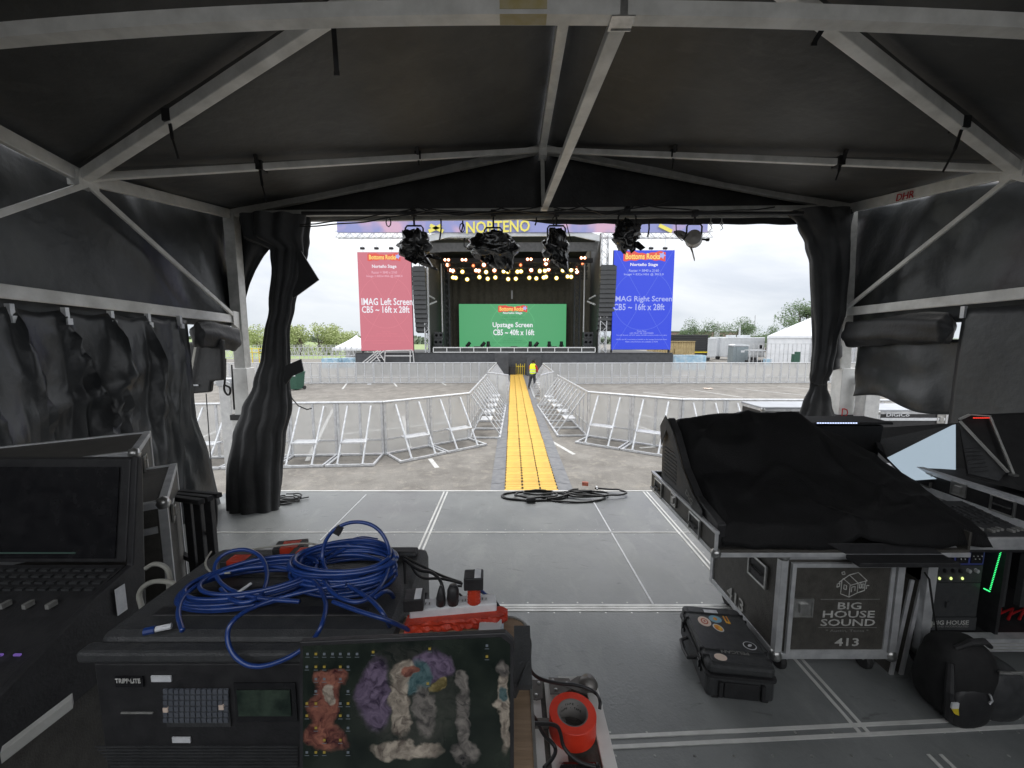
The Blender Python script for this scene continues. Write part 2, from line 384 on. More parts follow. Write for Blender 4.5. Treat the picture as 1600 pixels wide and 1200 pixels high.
# ================================================================== tent frame
CL = V((-3.6, 5.28, 4.64)); CR = V((4.31, 5.28, 4.71)); NL = V((-3.6, 3.5, 4.395)); NR = V((4.31, 3.57, 4.487)); RF = V((.38, 5.28, 5.42)); KF = V((.40, 5.28, 4.68))
Y2 = 2.15
RL2 = V((-3.6, Y2, 4.62)); RR2 = V((4.31, Y2, 4.66)); R2 = V((.38, Y2, 5.42)); T2 = [V((-3.6, Y2, 4.40)), V((-2.5, Y2, 4.525)), V((-1.3, Y2, 4.60)), V((-.3, Y2, 4.632)), V((.6, Y2, 4.635)), V((1.6, Y2, 4.62)), V((2.8, Y2, 4.585)), V((4.31, Y2, 4.5))]
Y3 = -1.1
CL3 = V((-3.6, Y3, 4.62)); CR3 = V((4.31, Y3, 4.66)); R3 = V((.38, Y3, 5.42)); NL3 = V((-3.6, .55, 4.40)); NR3 = V((4.31, .55, 4.48))
tf = thing('tent_frame', 'aluminium box-beam frame of the black tent overhead', 'tent frame', (-3.6, 5.28, 0))
def beam(name, a, b, w, h, up=(0, 0, 1), m_='alu', par=None):
    q = MB().bar(a, b, w, h, up); return q.build(name, m_, par or tf, bevel=.006)
def path(name, pts, w, h, m_='alu'):
    q = MB()
    for a, b in zip(pts, pts[1:]):
        d = (V(b)-V(a)).normalized()*.004; q.bar(V(a)-d, V(b)+d, w, h)
    return q.build(name, m_, tf)
beam('crossbeam', CL+V((.06, 0, 0)), CR-V((.06, 0, 0)), .06, .07, m_='alu_dark')
beam('crossbeam', CL+V((.06, .10, -.045)), CR+V((-.06, .10, -.045)), .05, .06, m_='alu_dark')
tv = []; Tn = []
for i in range(41):
    x = -3.6+7.91*i/40; tt = max(0, min(1, (x+3.6)/7.91)); Tn.append((x, 4.652-(.0165 if x < 0 else .0098)*x*x))
q = MB()
for x, z in Tn: q.v += [V((x, Y2-.035, z-.034)), V((x, Y2+.035, z-.034)), V((x, Y2+.035, z+.034)), V((x, Y2-.035, z+.034))]
for i in range(40):
    for k in range(4): q.f.append([i*4+k, i*4+(k+1) % 4, i*4+4+(k+1) % 4, i*4+4+k]); q.m.append(0)
q.build('crossbeam', 'alu', tf)
q = MB(); q.box((.485, Y2-.04, 4.606), (.60, Y2+.06, 4.612)); q.box((.525, Y2-.042, 4.612), (.56, Y2-.0365, 4.69)); q.build('clamp_plate', 'steel', tf); q = MB(); q.box((-.06, Y2-.0375, 4.640), (.17, Y2-.0355, 4.684)); q.box((-.06, Y2-.0375, 4.6155), (.17, Y2+.03, 4.6172)); q.build('yellow_mark', 'old_yellow', tf); q = MB(); q.box((.5, Y2+.045, 4.600), (.6, Y2+.05, 4.606)); q.build('clamp_plate', 'steel', tf)
beam('gable_rafter', CL, RF, .07, .09, m_='alu_dark'); beam('gable_rafter', CR, RF, .07, .09, m_='alu_dark')
beam('king_post', KF+V((0, 0, .04)), RF-V((0, 0, .05)), .05, .05, m_='alu_dark')
beam('ridge_beam', RF, R2, .085, .10); beam('ridge_beam', R2-V((0, .04, 0)), R3, .085, .10)
beam('tie_beam', KF+V((0, -.04, 0)), V((.545, 2.19, 4.655)), .085, .06)
beam('eave_beam', CL, NL, .05, .11); beam('eave_beam', NL, RL2, .05, .11)
beam('eave_beam', CR, NR, .05, .11); beam('eave_beam', NR, RR2, .05, .11)
beam('eave_beam', RL2, NL3, .05, .11); beam('eave_beam', NL3, CL3, .05, .11); beam('eave_beam', RR2, NR3, .05, .11); beam('eave_beam', NR3, CR3, .05, .11)
for n_ in (NL, NR):
    beam('hip_rafter', n_, RF-V((0, .05, .03)), .045, .06); beam('hip_rafter', n_, R2+V((0, .0, -.04)), .075, .085)
for n_ in (NL3, NR3):
    beam('hip_rafter', n_, R2-V((0, .1, .03)), .045, .06); beam('hip_rafter', n_, R3+V((0, .05, 0)), .075, .085)
for a, b in ((CL3, R3), (CR3, R3), (CL3, CR3), (RL2, R2), (RR2, R2)): beam('gable_rafter', a, b, .07, .09, m_='alu_dark')
ZR = 3.31
for X, n_, n3 in ((-3.6, NL, NL3), (4.31, NR, NR3)):
    s_ = 1 if X < 0 else -1; zz = ZR if X < 0 else 3.40
    beam('side_rail', V((X, 5.22, zz)), V((X, 2.2, zz+(.10 if X < 0 else .06))), .05, .10); beam('side_rail', V((X, 2.1, zz)), V((X, -1.05, zz)), .05, .10)
    beam('brace', n_+V((s_*.03, 0, -.05)), V((X+s_*.03, 5.16, zz+.04)), .03, .045); beam('brace', n_+V((s_*.03, 0, -.05)), V((X+s_*.03, 2.05, zz+.04)), .03, .045)
    beam('brace', n3+V((s_*.03, 0, -.05)), V((X+s_*.03, 2.0, zz+.04)), .03, .045)
    q = MB(); q.prism([(X+s_*.035, 5.13, zz-.07), (X+s_*.035, 5.36, zz-.22), (X+s_*.035, 5.38, zz+.08), (X+s_*.035, 5.13, zz+.10)], (s_*.012, 0, 0)); 
    q.lathe([(0, 0), (.014, 0), (.014, .012), (0, .012)], (X+s_*.047, 5.3, zz-.02), 10, Matrix.Rotation(R(90*s_), 3, 'Y')); q.lathe([(0, 0), (.014, 0), (.014, .012), (0, .012)], (X+s_*.047, 5.3, zz-.12), 10, Matrix.Rotation(R(90*s_), 3, 'Y'))
    q.build('gusset_plate', 'alu', tf)
    # telescoping corner post and the plain posts behind
    z_t = CL.z if X < 0 else CR.z
    xb_ = X if X < 0 else P(1318, 600, 5.3).x
    beam('corner_post', V((X-s_*.0+(xb_-X)*.7, 5.30, 2.66)), V((X, 5.30, z_t)), .14, .13, (0, 1, 0), 'alu_dark')
    beam('post_sleeve', V((xb_, 5.30, 1.62)), V((xb_, 5.30, 2.67)), .20, .17, (0, 1, 0), 'alu'); beam('post_sleeve', V((xb_, 5.30, 0)), V((xb_, 5.30, 2.03)), .26, .21, (0, 1, 0), 'alu')
    q = MB(); q.box((xb_-.145, 5.185, 1.98), (xb_+.145, 5.415, 2.05)); q.build('collar', 'black', tf)
    beam('rear_post', V((X-s_*.0, Y2, 0)), V((X, Y2, 4.5)), .12, .12, (0, 1, 0)); beam('rear_post', V((X, Y3, 0)), V((X, Y3, 4.6)), .12, .12, (0, 1, 0))
text('lettering', 'DHR', V((4.28, 4.52, 4.60)), (0, -1, -.12), (0, -.12, 1), .20, .075, 'red_cloth', tf, depth=.003)
text('lettering', 'D', P(1320, 645, 5.18), (1, 0, 0), (0, 0, 1), .085, .12, 'red_cloth', tf, depth=.003)
for n_ in (NL, NR, RF-V((0, .06, .05))):
    q = MB(); q.cbox(n_+V((.0, 0, -.02)), (.10, .16, .12)); q.build('node_bracket', 'alu', tf)

# ---- canopy fabric (facets resting just over the beams)
def facet(mb, a, b, c, n=14, sag=.05, off=.075):
    a, b, c = V(a), V(b), V(c); nr = (b-a).cross(c-a).normalized()
    if nr.z < 0: nr = -nr
    idx = {}
    base = len(mb.v)
    for i in range(n+1):
        for j in range(n+1-i):
            u = i/n; v = j/n; w_ = 1-u-v; p = a*w_+b*u+c*v
            k = 27*u*v*w_; wr = N3(p.x*1.3, p.y*1.3, 2)*.02+N3(p.x*4, p.y*4, 5)*.006
            idx[(i, j)] = len(mb.v); mb.v.append(p+nr*(off-sag*k+wr*min(1, 6*u*v+6*v*w_+6*u*w_)))
    for i in range(n):
        for j in range(n-i):
            mb.f.append([idx[(i, j)], idx[(i+1, j)], idx[(i, j+1)]]); mb.m.append(0)
            if i+j < n-1: mb.f.append([idx[(i+1, j)], idx[(i+1, j+1)], idx[(i, j+1)]]); mb.m.append(0)
mb = MB()
O = V((-.08, 0, 0)); Q = V((.08, 0, 0)); FW = V((0, .25, 0))
for a, b, c in ((CL+O+FW, NL+O, RF+FW), (NL+O, RF+FW, R2), (NL+O, R2, RL2+O), (CR+Q+FW, NR+Q, RF+FW), (NR+Q, RF+FW, R2), (NR+Q, R2, RR2+Q),
                (RL2+O, NL3+O, R2), (NL3+O, R2, R3), (NL3+O, R3, CL3+O), (RR2+Q, NR3+Q, R2), (NR3+Q, R2, R3), (NR3+Q, R3, CR3+Q)): facet(mb, a, b, c)
cn = mb.build('canopy', 'roof_cloth', smooth=True, solid=.006)
tag(cn, 'black fabric roof skin stretched over the tent beams', 'canopy')
# gable cloth + valance over the opening
def quadgrid(a, b, c, d, f=None, nu=40, nv=16):
    a, b, c, d = V(a), V(b), V(c), V(d); nr = (b-a).cross(d-a).normalized()
    def g(u, v):
        p = (a*(1-u)+b*u)*(1-v)+(d*(1-u)+c*u)*v
        return p+nr*(f(u, v, p) if f else 0)
    return g
mb = MB(); y_ = 5.42
mb.grid(quadgrid((CL.x-.1, y_, 4.62), (KF.x, y_, 4.62), (KF.x, y_, 5.52), (CL.x-.1, y_, 4.72), lambda u, v, p: N3(p.x*1.5, p.z*2, 1)*.03), 30, 10)
mb.grid(quadgrid((KF.x, y_, 4.62), (CR.x+.1, y_, 4.62), (CR.x+.1, y_, 4.78), (KF.x, y_, 5.52), lambda u, v, p: N3(p.x*1.5, p.z*2, 1)*.03), 30, 10)
tag(mb.build('gable_cloth', 'curtain', smooth=True, solid=.005), 'black triangular gable cloth above the front opening', 'gable cloth')
mb = MB()
zt = lambda px, py: P(px, py, 5.40).z
def val(u, v):
    x = -2.75+6.7*u; zb = 4.60-.055*max(0, min(1, (u-.42)*12))+.02*N3(x*3, 0, 0)
    if u < .155: zb += .0
    return (x, 5.40+.015*math.sin(x*9)+.02*N3(x*2, v*2, 0), zb+(4.72-zb)*v)
mb.grid(val, 90, 5)
tag(mb.build('valance', 'curtain', smooth=True, solid=.005), 'low black valance along the top edge of the tent opening', 'valance')

# ---- side walls
def wall_upper(X, sgn, top):
    def g(u, v):
        y = -1.15+(6.72)*u
        seg = [(-1.15, 4.66), (.55, 4.46), (2.15, 4.68), (3.5, 4.46), (5.6, 4.78)]
        for (y0, za), (y1, zb) in zip(seg, seg[1:]):
            if y0 <= y <= y1+1e-6: zt_ = za+(zb-za)*(y-y0)/(y1-y0)
        z = 3.22+(zt_-3.22)*v
        d = .05*max(0, .45-abs(N3(y*1.3+v*1.1*(1 if sgn > 0 else -1), v*.8+y*.2, 6))*2)+.035*math.sin(y*5+v*2+2*N3(y, v*1.2, 0))*(1-v*.5)+.05*N3(y*1.7+z*.9, z*.7, sgn)+.02*N3(y*5+z*1.5, z, 3)
        return (X+sgn*(-.02)+d, y, z)
    return g
tag(MB().grid(wall_upper(-3.73, 1, 0), 130, 24).build('side_wall', 'wall_cloth', smooth=True, solid=.006), 'black upper side wall cloth at the left of the tent', 'tent wall')
tag(MB().grid(wall_upper(4.45, -1, 0), 130, 24).build('side_wall', 'wall_cloth', smooth=True, solid=.006), 'black upper side wall cloth at the right of the tent, under the red letters', 'tent wall')
tag(MB().grid(quadgrid((-3.75, -1.2, DK), (4.45, -1.2, DK), (4.45, -1.2, BW), (-3.75, -1.2, BW), lambda u, v, p: .05*math.sin(p.x*8+2*N3(p.x, p.z, 0))), 120, 20).build('unseen_back_wall', 'wall_cloth', smooth=True, solid=.006), 'unseen black rear wall cloth of the tent, height set to let light in', 'tent wall') if BACK else None
# left hung curtain (clips along the rail, slack folds between them)
clips = [1.5, 2.1, 2.5, 2.85, 3.20, 3.56, 3.92, 4.29]
rf_ = random.Random(4); folds_ = [(c, rf_.uniform(-.38, .38), rf_.uniform(.05, .13), rf_.uniform(.3, 1.0)) for c in clips for _ in range(3)]
def hungL(u, v):   # v 0 at rail, 1 at the hem
    y = 4.42-(5.5)*u; 
    k = min(abs(y-c) for c in clips); sl = max(0, .25-k)
    z = 3.28-.05*min(1, k*4)*(1-v)-(2.4)*v
    def ridge_(a): return 1-abs(N3(*a))*2
    cr_ = .09*max(0, ridge_((y*1.6+v*2.2, v*2.6-y*.5, 3))-.55)+.045*max(0, ridge_((y*3.5-v*4, v*5, 7))-.6)+.03*max(0, ridge_((y*6+v*3, v*3, 11))-.6)
    ph = y*4.2+v*1.6*math.sin(y*2.1)+1.5*N3(y*.8, v*1.5, 4)
    d = cr_*min(1, v*4)+(.02+.22*v**.7)*(.5+.5*math.sin(ph*1.3))**1.6*(1-.35*v)+.10*N3(y*1.5+v, v*2.2, 8)*v**.5+.05*N3(y*4, v*4, 2)*v
    for c_, sl_, am_, ve_ in folds_:
        w2 = .025+.055*v; tt = (y-c_-sl_*v-.05*N3(v*3, c_, sl_))/w2; d += am_*min(1, v*5)**.7*max(0, 1-max(0, v-ve_)*3)*max(0, 1-abs(tt))**1.3
    d *= 1-.8*math.exp(-((y-4.42)/.30)**2)
    return (-3.58+d, y+.10*N3(y*3, v*3, 9)*v+.30*max(0, v-.45)*1.8*math.exp(-((y-4.42)/.25)**2), z)
hc = MB().grid(hungL, 170, 44).build('hung_curtain', 'wall_cloth', smooth=True, solid=.006)
tag(hc, 'creased black tarpaulin clipped under the left side rail', 'curtain')
for c in clips[:]:
    q = MB(); q.box((-3.575, c-.014, 3.19), (-3.535, c+.014, 3.30)); q.box((-3.535, c-.019, 3.165), (-3.52, c+.019, 3.215)); q.build('clip', 'galv', hc)
def hungR(u, v):
    y = 3.83-(4.9)*u; z = 3.34-(2.45)*v
    d = .03+.05*math.sin(y*3+N3(y, v*2, 2)*2)*v+.04*N3(y*2+v, v*2, 8)
    return (4.34-d-.10*v*math.exp(-((y-3.83)/.3)**2), y, z)
hr = MB().grid(hungR, 120, 30).build('hung_curtain', 'wall_cloth', smooth=True, solid=.006)
tag(hr, 'flat black tarpaulin clipped under the right side rail above the desks', 'curtain')
q = MB(); q.box((4.27, 3.80, 3.25), (4.30, 3.835, 3.36)); q.build('clip', 'galv', hr)
# rolled-up flap under the right rail, with the hanging flap below it
def roll(X, y0, y1, z, r, name, label, sg):
    def g(u, v):
        y = y0+(y1-y0)*v; a = 2*math.pi*u; rr = r*min(1, v*25+.02, (1-v)*25+.02)*(1+.12*math.sin(5*a+4*v)+.15*N3(v*5, a, 1))
        return (X+rr*.6*math.cos(a), y, z+.02*math.sin(v*5)+rr*math.sin(a))
    return tag(MB().grid(g, 24, 40, wrap=True).build(name, 'curtain', smooth=True), label, 'rolled flap')
roll(4.26, 3.86, 5.12, 3.14, .15, 'rolled_flap', 'black rolled tarpaulin strapped under the right side rail', -1)
roll(-3.52, 4.44, 5.1, 3.08, .14, 'rolled_flap', 'black rolled tarpaulin strapped under the left side rail', 1)
def flapR(u, v):
    a = P(1378+6*math.sin(v*9), 505, 4.95); pt = [(1372, 1500), (1372, 1502), (1380, 1505)]
    l = V((P(1374, 520, 5.0).x, 0, 0)); y = 5.0-(1.15)*u
    zt_ = 3.05; zb = 2.33+.05*math.sin(u*6)
    return (4.34+.05*math.sin(u*7)*v+.04*N3(u*4, v*3, 1), y, zt_+(zb-zt_)*v)
tag(MB().grid(flapR, 40, 20).build('hanging_flap', 'wall_cloth', smooth=True, solid=.006), 'loose black flap hanging below the rolled tarpaulin at right', 'flap')

# ---- tied-back curtains at the two front corners
def bundle(name, label, rows, tie=None, seed=0, folds=9, dep=.42):
    # rows: (py, xl, xr, D)
    def g(u, v):
        t_ = v*(len(rows)-1); i = min(int(t_), len(rows)-2); f = t_-i; f2 = f*f*(3-2*f)
        a, b = rows[i], rows[i+1]
        py, xl, xr, D = [a[k]*(1-f)+b[k]*f if k == 0 or k == 3 else a[k]*(1-f2)+b[k]*f2 for k in range(4)]
        pl, pr = P(xl, py, D), P(xr, py, D); c = (pl+pr)/2; h = (pr-pl).length/2
        an = 2*math.pi*u
        ph_ = folds*an+2.5*math.sin(v*4+seed)+seed+1.2*N3(an, v*3, seed); rr = 1+(.17*(abs(math.sin(ph_*.5))*2-1)+.07*N3(math.cos(an)*2+seed, math.sin(an)*2, v*4)+.03*N3(math.cos(an)*6, math.sin(an)*6+seed, v*14))
        sx = abs(math.cos(an))
        return c+V((h*math.cos(an)*(1+(rr-1)*.45)+.012*N3(v*16, an*2, seed), h*dep*math.sin(an)*rr*1.1-.0, 0))
    return tag(MB().grid(g, 72, 70, wrap=True).build(name, 'curtain', smooth=True), label, 'curtain')
cb = bundle('tied_curtain', 'black curtain gathered and tied back at the left front corner', [(338, 378, 480, 5.2), (370, 384, 479, 5.2), (392, 424, 479, 5.2), (420, 426, 474, 5.15), (480, 422, 459, 5.1), (520, 415, 451, 5.05), (560, 409, 452, 5.0), (600, 398, 450, 4.95), (640, 380, 452, 4.9), (680, 366, 442, 4.8), (740, 357, 437, 4.65), (796, 358, 434, 4.5)])
q = MB(); q.prism([P(470, 392, 5.1), P(498, 437, 5.05), P(458, 466, 5.05), P(455, 430, 5.1)], (0, .02, 0)); q.build('loose_flap', 'curtain', cb); q = MB(); q.prism([P(444, 572, 4.9), P(470, 561, 4.9), P(474, 580, 4.9), P(456, 588, 4.9), P(444, 604, 4.9)], (0, .02, 0))
q.build('loose_flap', 'curtain', cb)
q = MB(); q.tube([P(452, 610, 4.85), P(456, 622, 4.8), P(466, 634, 4.75), P(480, 640, 4.75), P(487, 638, 4.75)], .007); q.build('tie_strap', 'cable_black', cb)
q = MB()
def swag(u, v):
    py = 338+170*v; xr = [472, 448, 430, 412, 399, 389, 383, 379, 376][min(8, int(v*8))]
    i = min(7, int(v*8)); fr = v*8-i; arr = [475, 440, 428, 411, 399, 390, 384, 381, 378]; xr = arr[i]*(1-fr)+arr[i+1]*fr
    return P(360+(xr-360)*u, py, 5.42+.04*math.sin(u*9))
q.grid(swag, 16, 30); q.build('swag', 'curtain', cb, smooth=True, solid=.005)
cr = bundle('tied_curtain', 'black curtain gathered and tied back at the right front corner', [(330, 1232, 1330, 5.3), (350, 1247, 1328, 5.25), (380, 1260, 1326, 5.25), (410, 1267, 1324, 5.2), (480, 1270, 1320, 5.2), (540, 1272, 1306, 5.15), (575, 1268, 1300, 5.1), (597, 1266, 1291, 5.1), (603, 1266, 1292, 5.1), (630, 1256, 1298, 5.05), (660, 1248, 1304, 5.05), (700, 1240, 1310, 5.0)], seed=3, folds=6)
q = MB(); q.tube([P(1266, 598, 4.98), P(1278, 602, 4.94), P(1290, 601, 4.98)], .008); q.build('tie_strap', 'cable_black', cr)
def flare(u, v):
    a = P(1300, 485+110*v, 5.2); xr = [1318, 1316, 1314, 1316, 1312, 1296][min(5, int(v*5.99))]
    return P(1285+(xr-1285)*u, 480+115*v, 5.18+.03*math.sin(u*6))
q = MB(); q.grid(flare, 10, 24); q.build('loose_flap', 'curtain', cr, smooth=True, solid=.005)
# ================================================================== crowd barriers
FH = 1.45
def barrier_proto():
    t = thing('crowd_barrier', 'x', 'barrier')
    h = .6; q = MB()
    q.tube([(-h, 0, FH-.03), (h, 0, FH-.03)], .03, 8)
    for x in (-h+.035, 0, h-.035): q.box((x-.028, -.02, .05), (x+.028, .02, FH-.06))
    q.box((-h+.06, -.012, .40), (-.03, .012, .44)); q.box((.03, -.012, .40), (h-.06, .012, .44))
    q.box((-h, -.03, .01), (h, .03, .055)); q.box((-h+.02, -.95, .01), (h-.02, -.89, .06))
    for x in (-h+.03, h-.07): q.box((x, -.89, .012), (x+.05, -.03, .055))
    q.build('frame', 'galv', t, world=False)
    q = MB(); q.box((-h+.06, -.004, .06), (-.03, .004, FH-.06)); q.box((.03, -.004, .06), (h-.06, .004, FH-.06)); q.build('infill_panel', 'perforated', t, world=False)
    for x in (-.3, .3):
        q = MB(); q.tube([(x, -.92, .06), (x, -.03, FH-.12)], .024, 8); q.box((x-.04, -.95, .061), (x+.04, -.88, .075)); q.build('strut', 'galv', t, world=False)
    q = MB(); q.box((-.3, -.66, .50), (.3, -.30, .53)); q.build('step_plate', 'galv', t, world=False)
    return t
bp_ = barrier_proto(); first = [True]; bf_ = []
def bare_frame():
    if not bf_:
        h = .6; q = MB(); q.tube([(-h, 0, FH-.03), (h, 0, FH-.03)], .03, 8)
        for x in (-h+.035, 0, h-.035): q.box((x-.028, -.02, .05), (x+.028, .02, FH-.06))
        q.box((-h, -.03, .01), (h, .03, .055))
        for x in (-h+.1, h-.15): q.box((x, -.2, .01), (x+.05, .2, .05))
        o = q.build('tmp', 'galv', None, world=False); bf_.append(o.data); bpy.data.objects.remove(o)
    return bf_[0]
def fence_run(p0, p1, flip, label, group, bare=False):
    a, b = V((p0[0], p0[1], 0)), V((p1[0], p1[1], 0)); d = b-a; n = max(1, round(d.length/1.2)); rz = math.atan2(d.y, d.x)+(math.pi if flip else 0)
    for i in range(n):
        c = a+d*((i+.5)/n)
        if first[0]:
            first[0] = False; bp_.location = c; bp_.rotation_euler = (0, 0, rz); bp_.scale = (d.length/n/1.2, 1, 1); bp_['label'] = label; bp_['group'] = group
        else:
            cc = copy_tree(bp_, c, rz, None, label, group, d.length/n/1.2)
            if bare:
                for ch in list(cc.children):
                    if ch.name.startswith(('strut', 'step_plate')): bpy.data.objects.remove(ch)
                    elif ch.name.startswith('frame'): ch.data = bare_frame()
gt = lambda px, py: G(px, py, FH)
A = gt(60, 632); B_ = gt(440, 629); C_ = gt(598, 626.5); D_ = gt(733, 613); E_ = gt(760, 584); W1 = gt(762, 581); W2 = gt(794, 585); H_ = gt(776, 566); I_ = gt(300, 567)
Ar = gt(1700, 625); Br = gt(1066, 622.5); Cr = gt(919, 611); Er = gt(871, 585); X1 = gt(844.5, 585); X2 = gt(865, 580); Hr = gt(848, 567); Ir = gt(1700, 565)
fence_run(A, C_, False, 'aluminium crowd barrier in the nearest row just outside the tent, left of the cable ramps', 'crowd barriers, near row left')
fence_run(C_, D_, False, 'aluminium crowd barrier in the angled stretch left of the lane mouth', 'crowd barriers, angled left')
fence_run(D_, E_, False, 'aluminium crowd barrier along the left side of the lane, struts towards the ramps', 'crowd barriers, lane left')
fence_run(W1, W2, True, 'flat aluminium barrier wing jutting into the lane from the left', 'barrier wing left', True)
fence_run(V((W1.x, W1.y+.4, 0)), H_, False, 'aluminium crowd barrier in the far left part of the lane, beyond the wing', 'crowd barriers, far lane left')
fence_run(I_, H_, True, 'aluminium crowd barrier in the far row below the red screen, left of the lane', 'crowd barriers, far row left')
fence_run(Br, Ar, False, 'aluminium crowd barrier in the nearest row just outside the tent, right of the cable ramps', 'crowd barriers, near row right')
fence_run(Cr, Br, False, 'aluminium crowd barrier in the angled stretch right of the lane mouth', 'crowd barriers, angled right')
fence_run(Er, Cr, False, 'aluminium crowd barrier along the right side of the lane, struts towards the ramps', 'crowd barriers, lane right')
fence_run(X1, X2, True, 'flat aluminium barrier wing jutting into the lane beside the worker', 'barrier wing right', True)
fence_run(Hr, V((X2.x, X2.y+.4, 0)), False, 'aluminium crowd barrier in the far right part of the lane, behind the worker', 'crowd barriers, far lane right')
fence_run(Hr, Ir, True, 'aluminium crowd barrier in the far row below the blue screen, right of the lane', 'crowd barriers, far row right')

# ================================================================== yellow cable ramps
xl = G(789, 765, .06).x; xr = G(872, 765, .06).x; rw = (xr-xl)/3
t = thing('cable_ramp', 'x', 'cable ramp')
q = MB(); W_ = rw-.014; q.prism([(-W_/2, -.452, .0), (-W_/2, -.452, .045), (-W_/2+.02, -.452, .055), (W_/2-.02, -.452, .055), (W_/2, -.452, .045), (W_/2, -.452, 0)], (0, .904, 0)); q.build('body', 'black', t, world=False)
q = MB()
for k in range(9):
    y = -.445+k*.1; q.box((-W_/2+.012, y, .055), (W_/2-.012, y+.092, .064))
for k in range(5):
    for s_ in (-1, 1): q.box((s_*(W_/2-.004)-.012, -.40+k*.18, .03), (s_*(W_/2-.004)+.012, -.34+k*.18, .0605))
q.build('lid', 'yellow', t, world=False)
n = 0
for r_ in range(3):
    y = 5.35
    for k in range(31):
        c = V((xl+rw*(r_+.5), y+.456, .012)); y += .914
        c.x += random.uniform(-.006, .006)
        lb = ['yellow cable ramp module in the left row of three running to the stage', 'yellow cable ramp module in the middle row of three running to the stage', 'yellow cable ramp module in the right row of three running to the stage'][r_]
        if n == 0: t.location = c; t['label'] = lb; t['group'] = 'cable ramps, row 1'
        else: copy_tree(t, c, random.uniform(-.004, .004), None, lb, 'cable ramps, row %d' % (r_+1))
        n += 1
for s_, x0, x1, lb in ((-1, xl-.30, xl-.01, 'flat dark grey ramp edging along the left of the yellow cable ramps'), (1, xr+.01, xr+.32, 'flat dark grey ramp edging along the right of the yellow cable ramps')):
    q = MB(); hi, lo = .045, .012
    za, zb = (lo, hi) if s_ < 0 else (hi, lo)
    for k in range(31):
        y = 5.35+k*.914; q.add([(x0, y, .006), (x1, y, .006), (x1, y+.9, .006), (x0, y+.9, .006), (x0, y, za), (x1, y, zb), (x1, y+.9, zb), (x0, y+.9, za)], [(3, 2, 1, 0), (4, 5, 6, 7), (0, 1, 5, 4), (1, 2, 6, 5), (2, 3, 7, 6), (3, 0, 4, 7)])
    tag(q.build('ramp_edging', 'ramp_grey'), lb, 'ramp edging')

# ================================================================== the worker
def skin(name, joints, edges, mt, parent, root=0, lv=2):
    me = bpy.data.meshes.new(name); me.from_pydata([j[0] for j in joints], edges, []); o = bpy.data.objects.new(name, me); COL.objects.link(o)
    if parent is not None: o.parent = parent
    sk = o.modifiers.new('skin', 'SKIN'); sk.use_smooth_shade = True
    if not me.skin_vertices: bpy.context.view_layer.objects.active = o
    sl = me.skin_vertices[0].data if me.skin_vertices else me.attributes.new('skin', 'FLOAT', 'POINT')
    for i, j in enumerate(joints):
        r = j[1]; sl[i].radius = r if isinstance(r, tuple) else (r, r); sl[i].use_root = (i == root)
    q = o.modifiers.new('sub', 'SUBSURF'); q.levels = lv; q.render_levels = lv
    dg = bpy.context.evaluated_depsgraph_get(); dg.update()
    m2 = bpy.data.meshes.new_from_object(o.evaluated_get(dg)); o.modifiers.clear(); o.data = m2
    m2.materials.clear(); m2.materials.append(MATS[mt])
    for p in m2.polygons: p.use_smooth = True
    return o
wp = G(832, 608, 0)
# pose: back to the camera, turned to the right, head bowed over the hands, right leg stepping out
J = [((0, 0, .93), (.15, .11)), ((0, .01, 1.12), (.14, .10)), ((0, .03, 1.32), (.17, .11)), ((0, .05, 1.45), (.13, .09)), ((.01, .08, 1.52), .055), ((.03, .13, 1.60), (.075, .09)), ((.035, .15, 1.69), (.08, .095)), ((.035, .14, 1.755), .055),
     ((-.09, 0, .88), .10), ((-.15, -.02, .50), .068), ((-.22, -.08, .10), .042), ((-.23, .04, .04), .04),
     ((.09, 0, .88), .10), ((.13, .04, .50), .068), ((.15, 0, .10), .042), ((.18, .12, .04), .04),
     ((-.19, .04, 1.42), .062), ((-.24, .10, 1.16), .048), ((-.10, .30, 1.03), .036), ((-.03, .36, 1.02), .03),
     ((.19, .05, 1.42), .062), ((.26, .12, 1.17), .048), ((.16, .31, 1.03), .036), ((.09, .37, 1.02), .03)]
E = [(0, 1), (1, 2), (2, 3), (3, 4), (4, 5), (5, 6), (6, 7), (0, 8), (8, 9), (9, 10), (10, 11), (0, 12), (12, 13), (13, 14), (14, 15), (3, 16), (16, 17), (17, 18), (18, 19), (3, 20), (20, 21), (21, 22), (22, 23)]
body = skin('person', J, E, 'skin', None)
body.location = wp; body.rotation_euler = (0, 0, R(-28)); ORG[body.name] = Matrix.Translation(wp)
tag(body, 'worker in yellow vest and red sleeves, head bowed, beside the cable ramps', 'person')
up_ = lambda j, k: (j[0], tuple(a+k for a in j[1]) if isinstance(j[1], tuple) else j[1]+k)
tj = [up_(J[i], .018) for i in (0, 8, 9, 10, 12, 13, 14)]; skin('trousers', tj, [(0, 1), (1, 2), (2, 3), (0, 4), (4, 5), (5, 6)], 'denim_dark', body)
sj = [up_(J[i], .012) for i in (0, 1, 2, 3, 16, 17, 18, 20, 21, 22)]; skin('shirt', sj, [(0, 1), (1, 2), (2, 3), (3, 4), (4, 5), (5, 6), (3, 7), (7, 8), (8, 9)], 'red_cloth', body)
vj = [((0, 0, .82), (.215, .17)), ((0, .01, 1.10), (.20, .16)), ((0, .03, 1.34), (.22, .165)), ((0, .05, 1.46), (.17, .13)), ((-.14, .05, 1.47), (.085, .10)), ((.14, .05, 1.47), (.085, .10))]
vest = skin('safety_vest', vj, [(0, 1), (1, 2), (2, 3), (3, 4), (3, 5)], 'hivis', body)
q = MB()
for z in (1.02, 1.18):
    q.grid(lambda u, v: ((.212)*math.cos(2*math.pi*u), .02+(.172)*math.sin(2*math.pi*u), z+.05*v), 24, 1, wrap=True)
rf = q.build('reflective_band', 'reflective', body, world=False)
